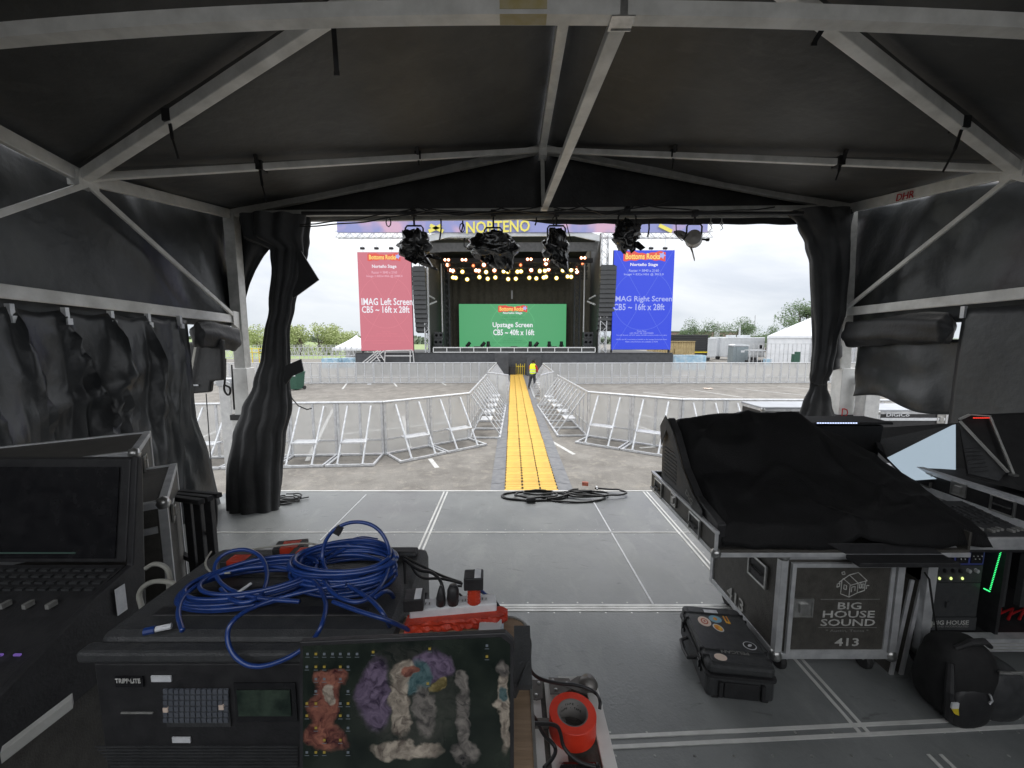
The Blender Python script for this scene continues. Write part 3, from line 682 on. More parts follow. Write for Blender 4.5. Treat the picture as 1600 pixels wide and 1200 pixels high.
skin('hair', [((.035, .12, 1.70), (.09, .10)), ((.035, .10, 1.765), (.07, .075)), ((.03, .06, 1.65), .06)], [(0, 1), (0, 2)], 'hair', body)
for s_, j in ((-1, 10), (1, 14)):
    a = V(J[j][0]); b2 = V(J[j+1][0]); skin('shoe', [(tuple(a-V((0, 0, .03))), .052), (tuple(b2), (.05, .045))], [(0, 1)], 'hair', body)

# ================================================================== big concert stage
def pm(D): return D/F
def wbox(mb, x0, y0, x1, y1, D, dep):   # front face outlined on the photo at distance D, running dep metres back
    a = P(x0, y1, D); b = P(x1, y0, D); mb.box((min(a.x, b.x), D, min(a.z, b.z)), (max(a.x, b.x), D+dep, max(a.z, b.z))); return mb
st = thing('concert_stage', 'large black festival stage with a lit lighting rig, behind the barriers', 'stage', (0.4, 36, 0))
q = MB(); a = P(555, 553, 34); b = P(1052, 551, 34); q.box((a.x, 34, 0), (b.x, 34.05, a.z)); q.box((a.x, 34.06, 0), (a.x+.05, 37, a.z)); q.box((b.x-.05, 34.06, 0), (b.x, 37, a.z)); q.build('skirt', 'stage_skirt', st, solid=0)
zs = P(800, 552, 34).z
q = MB(); q.box((a.x+.06, 34.06, zs-.12), (b.x-.06, 47, zs-.01)); q.build('stage_deck', 'stage_black', st)
q = MB(); q.box((a.x, 33.97, zs), (b.x, 34.05, zs+.05)); q.build('edge_trim', 'stage_skirt', st)
# front rail
q = MB(); a = P(677, 547, 35); b = P(930, 547, 35); zr = zs+.42
q.box((a.x, 35, zr), (b.x, 35.06, zr+.09)); q.box((a.x, 35, zs+.02), (b.x, 35.06, zs+.10))
for i in range(13):
    x = a.x+(b.x-a.x)*i/12; q.box((x-.04, 35.0, zs+.1), (x+.04, 35.05, zr))
q.build('front_rail', 'white_metal', st)
q = MB(); q.box((a.x, 35.10, zs+.0), (b.x, 35.14, zr)); q.build('rail_backing', 'stage_black', st)
# side walls, rear wall, roof
zt_ = P(800, 384, 35).z
q = MB(); x0 = P(668, 500, 35.4).x; x1 = P(703, 500, 46).x; q.add([(x0, 35.5, zs), (x1, 46, zs), (x1, 46, zt_+2.2), (x0, 35.5, zt_+1.2), (x0-.06, 35.5, zs), (x1-.06, 46.06, zs), (x1-.06, 46.06, zt_+2.2), (x0-.06, 35.5, zt_+1.2)], [(0, 1, 2, 3), (4, 5, 6, 7), (0, 4, 7, 3), (3, 2, 6, 7), (0, 1, 5, 4), (1, 2, 6, 5)])
q.build('side_wall', 'stage_black', st)
q = MB(); x0r = P(936, 500, 35.4).x; x1r = P(921, 500, 46).x; q.add([(x0r, 35.5, zs), (x1r, 46, zs), (x1r, 46, zt_+2.2), (x0r, 35.5, zt_+1.2), (x0r+.06, 35.5, zs), (x1r+.06, 46.06, zs), (x1r+.06, 46.06, zt_+2.2), (x0r+.06, 35.5, zt_+1.2)], [(0, 1, 2, 3), (4, 5, 6, 7), (0, 4, 7, 3), (3, 2, 6, 7), (0, 1, 5, 4), (1, 2, 6, 5)])
q.build('side_wall', 'stage_black', st)
def bk(u, v): x = x1+(x1r-x1)*u; return (x, 46+.12*math.sin(x*7+N3(x, v, 0)*3), zs+(zt_+2.0-zs)*v)
MB().grid(bk, 120, 8).build('backdrop', 'stage_back', st, smooth=True)
q = MB(); a = P(667, 378, 35); b = P(937, 376, 35)
rz_ = P(800, 366, 35).z
q.prism([(a.x, 35.0, a.z), (a.x+2.2, 35, a.z+.45), (b.x-2.2, 35, a.z+.50), (b.x, 35.0, a.z+.05), (b.x, 35, a.z+.55), (b.x-2.0, 35, rz_+.55), (a.x+2.0, 35, rz_+.5), (a.x, 35.0, a.z+.5)], (0, .2, 0)); q.build('roof_fascia', 'trailer_white', st)
q = MB()
def rf_(u, v): x = a.x+(b.x-a.x)*u; return (x, 35.1+11*v, a.z+.42+math.sin(u*math.pi)*.5-.0*v+.15*math.sin(v*18))
MB().grid(rf_, 20, 40).build('roof', 'stage_black', st, solid=.05)
q = MB(); a2 = P(672, 405, 36); b2 = P(933, 380, 36)
q.prism([(a.x+.1, 35.3, a.z), (b.x-.1, 35.3, a.z+.05), (b.x-.1, 35.3, P(0, 392, 35.3).z), (P(905, 396, 35.3).x, 35.3, P(0, 393, 35.3).z), (P(705, 396, 35.3).x, 35.3, P(0, 393, 35.3).z), (a.x+.1, 35.3, P(0, 395, 35.3).z)], (0, .1, 0)); q.build('roof_border', 'stage_black', st)
def truss(name, a, b, wd, mt, par, n=None, r=.035, up=(0, 0, 1), **k):
    a, b = V(a), V(b); d = (b-a); Ln = d.length; d.normalize(); up = V(up); s_ = d.cross(up).normalized()*wd/2; u = s_.cross(d).normalized()*wd/2; n = n or max(2, int(Ln/wd)); q = MB()
    cs = [s_+u, s_-u, -s_-u, -s_+u]
    for c in cs: q.bar(a+c, b+c, r*2)
    for f in range(4):
        c0, c1 = cs[f], cs[(f+1) % 4]
        for i in range(n):
            p0 = a+d*Ln*i/n; p1 = a+d*Ln*(i+1)/n
            q.bar(p0+(c0 if i % 2 else c1), p1+(c1 if i % 2 else c0), r*1.2)
    return q.build(name, mt, par, **k)
zb = zs
for px, D, mt, wd, pt in ((667, 35.2, 'galv', .34, 412), (942, 35.2, 'galv', .55, 366), (699, 40, 'stage_skirt', .5, 406), (901, 40, 'stage_skirt', .5, 406)):
    p = P(px, 500, D); truss('tower', (p.x, D, zb), (p.x, D, P(px, pt, D).z), wd, mt, st, up=(0, 1, 0))
for px in (691, 912):
    q = MB(); p = P(px, 500, 39); q.tube([(p.x, 39, zs+.02), (p.x, 39, P(px, 412, 39).z)], .07); q.build('mast', 'white_metal', st)
q = MB(); p0 = P(690, 407, 40); p1 = P(926, 405, 40); q.box((p0.x, 39.9, p0.z-.22), (p1.x, 40.2, p0.z+.2)); q.build('lighting_bridge', 'plastic_grey', st)
for px in (670, 930):
    q = MB(); s_ = 1 if px < 800 else -1; q.bar(P(px, 462, 35.4), P(px+9*s_, 467, 36.5), .12); q.bar(P(px, 476, 35.4), P(px+12*s_, 471, 36.5), .12); q.build('outrigger', 'galv', st)
for py, D in ((420, 40.6), (428, 41.5), (437, 42.4)):
    truss('lighting_truss', P(697, py-4, D), P(918, py-4, D), .35, 'stage_black', st)
q = MB(); 
q.bar(P(800, 454, 44), P(800, 467, 44), .12); q.build('hook_block', 'white_metal', st)
# black gate panels at the lane end
for x0, x1, y0, lb in ((773, 794.5, 551, 'tall black panel at the left of the lane end below the stage'), (823, 845, 556, 'tall black panel at the right of the lane end below the stage')):
    a = P(x0, y0, 33); b = P(x1, y0, 33); q = MB(); q.box((a.x, 33, 0), (b.x, 33.25, a.z)); tag(q.build('panel', 'stage_skirt', bevel=.02), lb, 'black panel')
q = MB(); a = P(796, 572, 33.4); q.box((a.x, 33.4, 0), (a.x+.55, 33.9, P(0, 572, 33.4).z)); t = tag(q.build('equipment_case', 'black', bevel=.02), 'small black case at the end of the yellow ramps', 'case')
q = MB(); a = P(806, 584, 33.6); 
for i in range(5): q.tube([(a.x+i*.18, 33.6, 0), (a.x+i*.18+.03, 33.6, 1.0-.1*(i % 2))], .025)
q.tube([(a.x, 33.6, .75), (a.x+.72, 33.6, .75)], .02); tag(q.build('handrail', 'safety_yellow'), 'small dull yellow rail at the foot of the stage centre', 'rail')
# white steps and rails in front of the red screen
t = thing('stage_steps', 'white metal steps with slanting rails below the red screen', 'steps', P(585, 565, 33.2)*1)
q = MB()
for dx in (0, 6, 12):
    q.bar(P(566+dx, 567, 33.2), P(590+dx*.8, 548, 33.2), .07); 
q.bar(P(583, 549, 33.2), P(594, 565, 33.2), .07); q.bar(P(590, 548, 33.2), P(601, 564, 33.2), .07); q.build('handrail', 'white_metal', t)
q = MB()
for i in range(5): q.box((P(570+i*5, 560, 33.3).x, 33.3, .3+i*.3), (P(576+i*5, 560, 33.3).x, 34.0-.05, .36+i*.3))
q.build('tread', 'galv', t)
t = thing('guard_rail', 'white metal guard rail on the stage front under the red screen', 'rail', P(622, 565, 33.6)*1)
q = MB()
q.bar(P(602, 548, 33.6), P(645, 547, 33.6), .07); q.bar(P(602, 556, 33.6), P(644, 556, 33.6), .07); q.bar(P(602, 547, 33.6), P(601, 566, 33.6), .07); q.bar(P(641, 547, 33.6), P(641, 566, 33.6), .07); q.bar(P(645, 548, 33.6), P(647, 566, 33.6), .06); q.build('bars', 'white_metal', t)

# LED screens
def logo(c, wd, par, main='logo_gold'):
    q = MB(); n = 26; pts = []
    for i in range(n+1): u = i/n; pts.append((c.x+(u-.5)*wd, c.y-.012, c.z+.10*wd*(.9+.25*math.sin(u*9)+.1*math.sin(u*31))))
    for i in range(n+1): u = 1-i/n; pts.append((c.x+(u-.5)*wd, c.y-.012, c.z-.10*wd*(.9+.15*math.sin(u*7+1)+.12*math.sin(u*27))))
    q.prism(pts, (0, .006, 0)); q.build('logo_patch', 'logo_red', par)
    text('lettering', 'Bottoms Rocks', V((c.x-.04*wd, c.y-.022, c.z)), (1, 0, 0), (0, 0, 1), wd*.82, wd*.14, main, par, bold=.03)
    q = MB(); q.prism([(c.x+wd*.42+.09*wd*math.cos(k*1.2566+a_)*(1 if a_ == 0 else .5), c.y-.02, c.z+.02*wd+.09*wd*math.sin(k*1.2566+a_)*(1 if a_ == 0 else .5)) for k in range(5) for a_ in (0, .628)], (0, .006, 0)); q.build('star', 'led_text_blue', par)
def screen(x0, y0, x1, y1, D, mt, name_, label, lines, lm_, logoc, circ=True):
    a = P(x0, y0, D); b = P(x1, y1, D); z0, z1 = b.z, a.z; cx = (a.x+b.x)/2; W = b.x-a.x; H = z1-z0
    t = thing('video_screen', label, 'video screen', (cx, D, z0))
    q = MB(); q.box((a.x, D, z0), (b.x, D+.12, z1)); q.build('display', mt, t)
    q = MB(); q.box((a.x-.03, D+.125, z0-.03), (b.x+.03, D+.3, z1+.03)); q.build('housing', 'black', t)
    if circ:
        q = MB(); rr = min(W, H)*.49; c = V((cx, D-.006, (z0+z1)/2))
        pts = [c+V((rr*math.cos(k*math.pi/32), 0, rr*math.sin(k*math.pi/32))) for k in range(65)]
        for p0, p1 in zip(pts, pts[1:]): q.bar(p0, p1, .008, .035, (0, 0, 1)) if abs((p1-p0).x) > .0 else None
        for s_ in (-1, 1):
            q.bar(V((cx-rr, D-.006, c.z+s_*rr*1.7 if H > W else c.z+s_*rr)), V((cx+rr, D-.006, c.z-s_*rr*1.7 if H > W else c.z-s_*rr)), .008, .03)
        q.build('test_circle', lm_, t)
    logo(V((cx+W*logoc[0], D-.01, z1-H*logoc[1])), W*logoc[2], t)
    for s, fx, fz, wf, hh, tm, bo in lines:
        text('lettering', s, V((cx+W*fx, D-.012, z1-H*fz)), (1, 0, 0), (0, 0, 1), W*wf, hh, tm, t, bold=bo, depth=.006)
    return t, cx, z0, z1, W
sm1 = 'LED MUST BE CENTERED'; sm2 = 'This LED System will NOT display ADOBE exclusive content or codecs'; sm3 = 'HD/SD and 4K transmissions available at the onstage Production Desk'; sm4 = 'Video transmissions are available at FOH'
def smalls(m_, f0, dz, k=1): return [('Please Note:', 0, f0, .16*k, .13, m_, 0), (sm1, 0, f0+dz, .40*k, .12, m_, 0), (sm2, 0, f0+2*dz, .86*k, .13, m_, .0), (sm3, 0, f0+4*dz, .86*k, .13, m_, .0), (sm4, 0, f0+5*dz, .55*k, .12, m_, 0)]
s1 = screen(558, 394, 645.5, 548, 34.7, 'led_red_screen', 'l', 'tall red video screen left of the stage reading IMAG Left Screen',
    [('Norteño Stage', .0, .145, .46, .36, 'led_text', .02), ('Raster = 3840 x 2160', .0, .20, .48, .22, 'led_text_dim', .01), ('Image = 832x1456 @ 2080,0', .0, .24, .68, .24, 'led_text_dim', .01),
     ('IMAG Left Screen', .03, .495, .97, .60, 'led_text', .015), ('CB5 ~ 16ft x 28ft', -.0, .575, .91, .58, 'led_text', .015)]+smalls('led_line_red', .80, .024), 'led_line_red', (.0, .05, .62))
s2 = screen(960, 391, 1047.5, 546, 34.7, 'led_blue_screen', 'r', 'tall blue video screen right of the stage reading IMAG Right Screen',
    [('Norteño Stage', .0, .145, .46, .34, 'led_text', .02), ('Raster = 3840 x 2160', .0, .20, .50, .22, 'led_text_blue', .01), ('Image = 832x1456 @ 3013,0', .0, .24, .66, .24, 'led_text_blue', .01),
     ('IMAG Right Screen', .0, .49, .98, .60, 'led_text_blue', .015), ('CB5 ~ 16ft x 28ft', -.06, .565, .86, .56, 'led_text_blue', .015)]+smalls('led_text_blue', .81, .022), 'led_line_blue', (.0, .06, .70))
s3 = screen(717, 475, 884, 546, 44.5, 'led_green_screen', 'c', 'wide green video screen at the back of the stage reading Upstage Screen',
    [('Norteño Stage', .0, .20, .18, .30, 'led_text', .02), ('Raster = 3840 x 2160', .0, .28, .20, .18, 'led_text_green', .0), ('Image = 1920x768 @ 0,0', .0, .345, .22, .18, 'led_text_green', .0),
     ('Upstage Screen', .0, .47, .375, .72, 'led_text', .02), ('CB5 ~ 40ft x 16ft', .01, .62, .385, .66, 'led_text', .02)]+smalls('led_text_green', .76, .045, .45), 'led_line_green', (.0, .105, .27))
for (t, cx, z0, z1, W), xs in ((s1, (566, 588, 611)), (s2, (1017, 1039))):
    q = MB()
    q.box((cx-W/2-.03, 34.9, .6), (cx-W/2+.1, 35.1, z0-.04)); q.box((cx+W/2-.1, 34.9, .6), (cx+W/2+.03, 35.1, z0-.04)); q.build('support_leg', 'black', t)
# hoists, rigging trusses and the banner
zt2 = P(0, 366, 35.3).z
for x0, x1, lb in ((526, 622, 'lattice truss arm reaching out above the red screen'), (998, 1112, 'lattice truss arm reaching out above the blue screen')):
    t = thing('rigging_truss', lb, 'truss', (P(x0, 366, 35.3).x, 35.3, 0))
    truss('lattice', P(x0, 367, 35.3), P(x1+(150 if x0 < 800 else 0), 367, 35.3) if x0 < 800 else P(940, 367, 35.3), .5, 'galv', t, r=.03) if x0 < 800 else truss('lattice', P(942, 367, 35.3), P(x1, 367, 35.3), .5, 'galv', t, r=.03)
hz = None
for px, lb in ((566, 'first chain hoist from the left, above the red screen'), (588, 'second chain hoist from the left, above the red screen'), (611, 'third chain hoist from the left, above the red screen'), (1017, 'chain hoist above the middle of the blue screen'), (1039, 'chain hoist above the right end of the blue screen')):
    z = P(px, 388, 35.2).z; x = P(px, 388, 35.2).x
    t = thing('chain_hoist', lb, 'hoist', (x, 35.2, z-.3), 0, 'chain hoists above the side screens')
    if hz is None:
        q = MB(); q.tube([(-.16, 0, .3), (.16, 0, .3)], .11, 10); q.box((-.09, -.08, .22), (.2, .08, .36)); q.build('motor', 'black', t, world=False)
        q = MB(); q.tube([(0, 0, .4), (0, 0, 1.05)], .018); q.tube([(.05, 0, 0), (.05, 0, .2)], .02); q.build('chain', 'steel', t, world=False)
        hz = t
    else:
        bpy.data.objects.remove(t); copy_tree(hz, (x, 35.2, z-.3), 0, None, lb, 'chain hoists above the side screens')
q = MB(); a = P(527, 363, 34.9); b = P(1105, 361, 34.9)
def ban(u, v): return (a.x+(b.x-a.x)*u, 34.9+.05*math.sin(u*30), a.z+(2.9)*v)
mat('banner', S(150, 155, 205), S(214, 176, 198), .22, .7, pos=(.5, .62), detail=3)
bn = MB().grid(ban, 60, 4).build('stage_banner', 'banner', solid=.02)
tag(bn, 'violet and pink banner with yellow NORTEÑO lettering across the stage top', 'banner')
mat('banner_yellow', S(240, 228, 110))
text('lettering', 'NORTEÑO', V((P(778, 352, 34.8).x, 34.80, P(0, 352, 34.8).z)), (1, 0, .03), (0, 0, 1), 5.4, 1.2, 'banner_yellow', bn, bold=.02, depth=.01)
q = MB()
for x, s_ in ((672, 1), (690, -1), (1030, 1)):
    p = P(x, 352, 34.8); q.bar(p, p+V((s_*1.1, 0, -.5)), .3, .02, (0, 1, 0))
q.build('stripe', 'banner_yellow', bn)

# line arrays
la = None
for x0, x1, y0, y1, lb in ((643.5, 666, 417, 519, 'tall curved black line array hanging right of the red screen'), (939, 961, 415, 516, 'tall curved black line array hanging left of the blue screen')):
    a = P(x0, y0, 34.3); b = P(x1, y1, 34.3); n = 14; H = a.z-b.z; W = b.x-a.x
    t = thing('line_array', lb, 'line array', ((a.x+b.x)/2, 34.3, b.z))
    for i in range(n):
        z = a.z-H*(i+.5)/n; rot = -.02*i if i < 9 else -.02*i-.02*(i-8); y = 34.3+.012*i*i*.4
        q = MB(); mm = Matrix.Rotation(R(-1.2*max(0, i-3)), 3, 'X'); q.cbox(((a.x+b.x)/2, y+.35, z), (W, .7, H/n-.03), mm); q.cbox(((a.x+b.x)/2, y-.005, z), (W*.2, .02, H/n*.7), mm)
        q.build('speaker_box', 'plastic_grey', t, bevel=.01)
    q = MB(); q.box((a.x+.1, 34.4, a.z+.01), (b.x-.1, 35.0, a.z+.08)); q.tube([((a.x+b.x)/2, 34.7, a.z+.08), ((a.x+b.x)/2, 34.7, a.z+1.1)], .03); q.build('fly_frame', 'black', t)
# speaker stacks and moving lights on the stage
for x0, x1, lb in ((677, 691, 'black speaker stack at the left side of the stage floor'), (911, 926, 'black speaker stack at the right side of the stage floor')):
    t = thing('speaker_stack', lb, 'speakers', P((x0+x1)/2, 548, 36.5)*1)
    for k in range(3):
        a = P(x0+k*.6, 550-(k+1)*10, 36.5); b = P(x1+k*.6, 550-k*10, 36.5); q = MB(); q.box((a.x, 36.5, zs+k*.62), (b.x, 37.2, zs+k*.62+.6))
        for s_ in (-.2, .2): q.lathe([(.0, -.01), (.13, -.01), (.15, .02)], ((a.x+b.x)/2+s_, 36.49, zs+k*.62+.3), 12, Matrix.Rotation(R(90), 3, 'X'))
        q.build('cabinet', 'charcoal', t, bevel=.02)
movers = None
def mover(kind):
    t = thing('moving_light', 'x', 'stage light')
    q = MB(); q.box((-.2, -.2, 0), (.2, .2, .16)); q.build('base', 'black', t, world=False, bevel=.02)
    q = MB(); q.box((-.24, -.05, .16), (-.19, .05, .6)); q.box((.19, -.05, .16), (.24, .05, .6)); q.build('yoke', 'black', t, world=False)
    q = MB(); ang = {'up': 0, 'tilt': R(40), 'tiltr': R(-40)}[kind]; mm = Matrix.Rotation(ang, 3, 'Y'); q.lathe([(0, -.22), (.13, -.22), (.18, 0), (.17, .38), (.12, .4), (0, .38)], (0, 0, .55), 12, mm); q.build('head', 'black', t, world=False)
    return t
prs = {}
for px, kd in ((731, 'tilt'), (754, 'tilt'), (763, 'up'), (828.5, 'up'), (837, 'tilt'), (858, 'up'), (877, 'up')):
    p = P(px, 548, 42.5); loc = (p.x, 42.5, zs+.02); lb = {'up': 'black moving light standing upright in front of the green screen', 'tilt': 'black moving light with tilted head in front of the green screen'}[kd]
    if kd not in prs: prs[kd] = mover(kd); prs[kd].location = loc; prs[kd]['label'] = lb; prs[kd]['group'] = 'moving lights, '+kd
    else: copy_tree(prs[kd], loc, 0, None, lb, 'moving lights, '+kd)
bx = None
for px in (745.5, 803, 865):
    p = P(px, 546, 42.5); lb = 'low black floor wash light in front of the green screen'
    if bx is None:
        bx = thing('floor_light', lb, 'stage light', (p.x, 42.5, zs+.02), 0, 'floor wash lights')
        q = MB(); q.box((-.36, -.15, .05), (.36, .15, .42)); q.box((-.3, -.1, 0), (.3, .1, .05)); q.build('body', 'black', bx, world=False, bevel=.02)
        q = MB()
        for i in range(3): q.lathe([(0, 0), (.1, 0), (.1, .02), (0, .02)], (-.22+.22*i, -.15, .25), 12, Matrix.Rotation(R(90), 3, 'X'))
        q.build('lens', 'charcoal', bx, world=False)
    else: copy_tree(bx, (p.x, 42.5, zs+.02), 0, None, lb, 'floor wash lights')
# lit lamps of the rig
lamps = [(698, 406, 'r'), (725, 406, 'r'), (756, 406, 'r'), (827, 405, 'r'), (854, 406, 'r'), (911, 403, 'r'),
         (699.5, 414, 'h'), (756, 414, 'h'), (853, 412, 'h'), (739.5, 415, 's'), (797, 414, 's'), (813.5, 414, 's'), (910, 411.5, 's'),
         (703, 422, 'h'), (707.5, 423, 'h'), (722.5, 424.5, 'w'), (744, 422.5, 'h'), (748, 423, 'h'), (759.5, 425, 'w'), (772.5, 422.5, 'h'), (787, 424, 'w'), (793.5, 424.5, 'w'), (808.5, 424.5, 'w'), (814, 424, 'w'), (830, 422, 'h'), (843.5, 423.5, 'w'), (851.5, 423, 'w'), (857, 421, 'h'), (879.5, 422.5, 'w'), (892.5, 422, 'w'), (900, 420, 'h'), (901.5, 425, 'h'),
         (708, 433.5, 'w'), (712, 434, 'w'), (730, 436.5, 'w'), (749, 433, 'w'), (762, 435.5, 'w'), (774, 433.5, 'w'), (794, 436, 'w'), (806, 435.5, 'w'), (827, 434, 'w'), (838, 435, 'w'), (849.5, 433.5, 'w'), (853, 432.5, 'w'), (869.5, 434.5, 'w'), (887, 432, 'w'), (892.5, 432.5, 'w')]
pr = {}
def lampfix(k):
    t = thing('stage_lamp', 'x', 'stage lamp')
    rr = {'r': .12, 'h': .17, 'w': .16, 's': .12}[k]; mt = {'r': 'lamp_hot', 'h': 'lamp_hot', 'w': 'lamp_warm', 's': 'lamp_red'}[k]
    for dx in ((-.17, .17) if k == 'r' else (0,)):
        q = MB(); q.lathe([(rr+.03, -.02), (rr+.02, .3), (rr*.5, .42), (0, .42)], (dx, 0, 0), 14, Matrix.Rotation(R(-90), 3, 'X')); q.build('housing', 'black', t, world=False)
        q = MB(); q.lathe([(rr*.8, -.01), (rr*1.4, -.03), (rr*1.45, .03)], (dx, 0, 0), 14, Matrix.Rotation(R(-90), 3, 'X')); q.build('halo_ring', {'r': 'halo_red', 'h': 'halo_red', 'w': 'halo_gold', 's': 'halo_red'}[k], t, world=False)  # added glowing ring that paints the halo round the lens
        q = MB(); q.lathe([(0, -.045), (rr*.6, -.04), (rr*.85, -.01), (rr*.85, .03)], (dx, 0, 0), 14, Matrix.Rotation(R(-90), 3, 'X')); q.build('lens', mt, t, world=False)
    q = MB(); q.tube([(0, .2, .1), (0, .2, .4)], .03); q.build('clamp', 'black', t, world=False)
    return t
for px, py, k in lamps:
    D = 39.7 if k == 'r' else (40.2 if py < 418 else (41 if py < 429 else 41.9)); p = P(px, py, D)
    lb = {'r': 'twin lit lamp on the top bridge of the stage rig', 'h': 'white-hot round lamp in the upper rows of the stage rig', 's': 'small red-orange lamp high in the stage rig', 'w': 'bright golden lamp in the lower rows of the stage rig'}[k]; gr = 'stage rig lamps, '+{'r': 'twin', 'h': 'white', 's': 'red', 'w': 'golden'}[k]
    if k not in pr: pr[k] = lampfix(k); pr[k].location = p; pr[k]['label'] = lb; pr[k]['group'] = gr
    else: copy_tree(pr[k], p, 0, None, lb, gr)

# ================================================================== far surroundings
def tree(name, label, cat, base, h, w, nleaf, mt, seed, ls=.35, group=None, trunk_h=.35):
    rnd = random.Random(seed); t = thing(name, label, cat, base, 0, group); b = V(base)
    q = MB(); top = b+V((rnd.uniform(-.1, .1)*w, 0, h*.75)); q.tube([b, b+(top-b)*.4+V((.05*w, 0, 0)), top], [h*.035, h*.025, h*.008], 8)
    cl = []
    for i in range(11):
        a = rnd.uniform(0, 6.28); rr = w*.5*math.sqrt(rnd.uniform(.05, 1)); z = h*rnd.uniform(trunk_h, .95); rr *= math.sin(min(1, (1.08-z/h)*1.9)*1.57); c = b+V((rr*math.cos(a), rr*math.sin(a), z))
        cl.append((c, w*rnd.uniform(.13, .24))); s_ = b+(top-b)*rnd.uniform(.3, .8); q.tube([s_, (s_+c)/2+V((0, 0, .03*h)), c], [h*.012, h*.008, h*.003], 5)
    q.build('trunk', 'bark', t)
    q = MB()
    for i in range(nleaf):
        c, r_ = cl[rnd.randrange(len(cl))]; d = V((rnd.gauss(0, 1), rnd.gauss(0, 1), rnd.gauss(0, .75))); d = d.normalized()*r_*rnd.uniform(.2, 1.15)**.7; p = c+d; s_ = ls*rnd.uniform(.5, 1.3)
        u = V((rnd.gauss(0, 1), rnd.gauss(0, 1), rnd.gauss(0, 1))).normalized(); v = u.orthogonal().normalized()
        q.add([p-u*s_*.5, p+v*s_*.3, p+u*s_*.5, p-v*s_*.3], [(0, 1, 2, 3)])
    q.build('crown', mt, t, fixn=False)
    return t
sd = 10
for px, py, D, h, wd, mt, lb in ((468, 512, 75, 5.2, 6.5, 'leaf_pale', 'pale green bushy tree nearest the tied curtain, beyond the lot'), (497, 515, 78, 4.9, 7.0, 'leaf_pale', 'pale green broad tree in the middle of the row beyond the lot'), (527, 519, 80, 4.0, 6.5, 'leaf_pale', 'low pale green tree left of the white pyramid tent'), (405, 520, 85, 4.6, 8, 'leaf_pale', 'pale green tree seen between the corner post and the curtain'), (549, 526, 95, 3.2, 7, 'leaf_pale', 'low olive shrub behind the white pyramid tent')):
    p = P(px, 540, D); tree('shrubby_tree', lb, 'tree', (p.x, D, 0), P(px, py-4, D).z, wd, 3200, mt, sd, .34, 'pale trees beyond the lot', .12); sd += 1
for px, py, D, wd, lb in ((1090, 504, 95, 9, 'dark green tree behind the black generator trailer'), (1075, 512, 97, 6, 'small green tree right behind the tan container'), (1150, 503, 92, 11, 'spreading green tree behind the white trailers'), (1170, 508, 96, 7, 'green tree at the right end of the white trailers'), (1196, 512, 100, 8, 'low green tree left of the marquee'), (1240, 473, 66, 9, 'large green tree behind the marquee roof'), (1262, 478, 64, 6, 'green tree beside the gathered right curtain, above the marquee')):
    p = P(px, 540, D); tree('leafy_tree', lb, 'tree', (p.x, D, 0), P(px, py, D).z, wd, 4200, 'leaf_dark', sd, .30, None, .3); sd += 1
# hedge line / distant woodland
q = MB(); rnd = random.Random(3)
for i in range(9000):
    x = rnd.uniform(-260, 260); z = rnd.uniform(0, 4.2+1.6*N3(x*.05, 0, 0)+1.2*N3(x*.3, 2, 0)); p = V((x, 240+rnd.uniform(0, 12), z)); s_ = rnd.uniform(.8, 2.2)
    u = V((rnd.gauss(0, 1), rnd.gauss(0, 1), rnd.gauss(0, 1))).normalized(); v = u.orthogonal().normalized(); q.add([p-u*s_, p+v*s_*.7, p+u*s_, p-v*s_*.7], [(0, 1, 2, 3)])
tag(q.build('distant_woodland', 'hill', fixn=False), 'far hazy treeline along the horizon behind the lot', 'woodland', kind='stuff')
# white pyramid canopy
t = thing('canopy_tent', 'small white pyramid tent beside the red screen', 'tent', (P(545, 555, 58).x, 58, 0))
cx = P(547, 555, 58).x; ze = P(0, 544, 58).z; za = P(0, 523, 58).z
q = MB(); hw = 2.6
def pyr(u, v): 
    a = u*4; k = int(a) % 4; f = a-int(a); cs = [(-1, -1), (1, -1), (1, 1), (-1, 1)]; c0, c1 = cs[k], cs[(k+1) % 4]; s_ = (1-v)**1.25 if v < 1 else 0; x = (c0[0]+(c1[0]-c0[0])*f)*hw*s_; y = (c0[1]+(c1[1]-c0[1])*f)*hw*s_
    return (cx+x, 58+hw+y, ze+(za-ze)*v)
q.grid(pyr, 32, 10, wrap=True); q.box((cx-hw, 58, ze-.35), (cx+hw, 58.02, ze)); q.build('roof', 'tent_white', t)
for sx in (-1, 1):
    for sy in (0, 1): q = MB(); q.bar((cx+sx*(hw-.05), 58.1+sy*(2*hw-.2), 0), (cx+sx*(hw-.05), 58.1+sy*(2*hw-.2), ze), .08); q.build('leg', 'white_metal', t)
q = MB(); q.box((cx-hw+.3, 62, 0), (cx+hw-.3, 62.1, ze-.3)); q.build('side_wall', 'tent_white', t)
# lattice fence of stacked trusses (left), light fencing
t = truss('stacked_truss', P(440, 549, 52), P(556, 549, 52), 1.1, 'galv', None, n=26, r=.03); tag(t, 'silver lattice trusses stacked behind the left barriers', 'truss')
t = truss('stacked_truss', P(330, 553, 56), P(432, 553, 56), 1.0, 'galv', None, n=18, r=.03); tag(t, 'silver lattice truss glimpsed between the corner post and the curtain', 'truss')
q = MB(); a = P(395, 539, 60); b = P(560, 539, 60)
for i in range(24): x = a.x+(b.x-a.x)*i/23; q.box((x-.03, 60, 0), (x+.03, 60.05, a.z))
q.box((a.x, 60, a.z-.05), (b.x, 60.05, a.z)); q.box((a.x, 60, a.z*.5), (b.x, 60.05, a.z*.5+.05)); tag(q.build('metal_fence', 'galv'), 'thin grey metal fence in front of the pale trees', 'fence')
q = MB(); a = P(382, 545, 50); q.box((a.x, 50, a.z-.5), (a.x+2.6, 50.1, a.z-.42)); q.box((a.x, 50, a.z), (a.x+2.6, 50.1, a.z+.08)); 
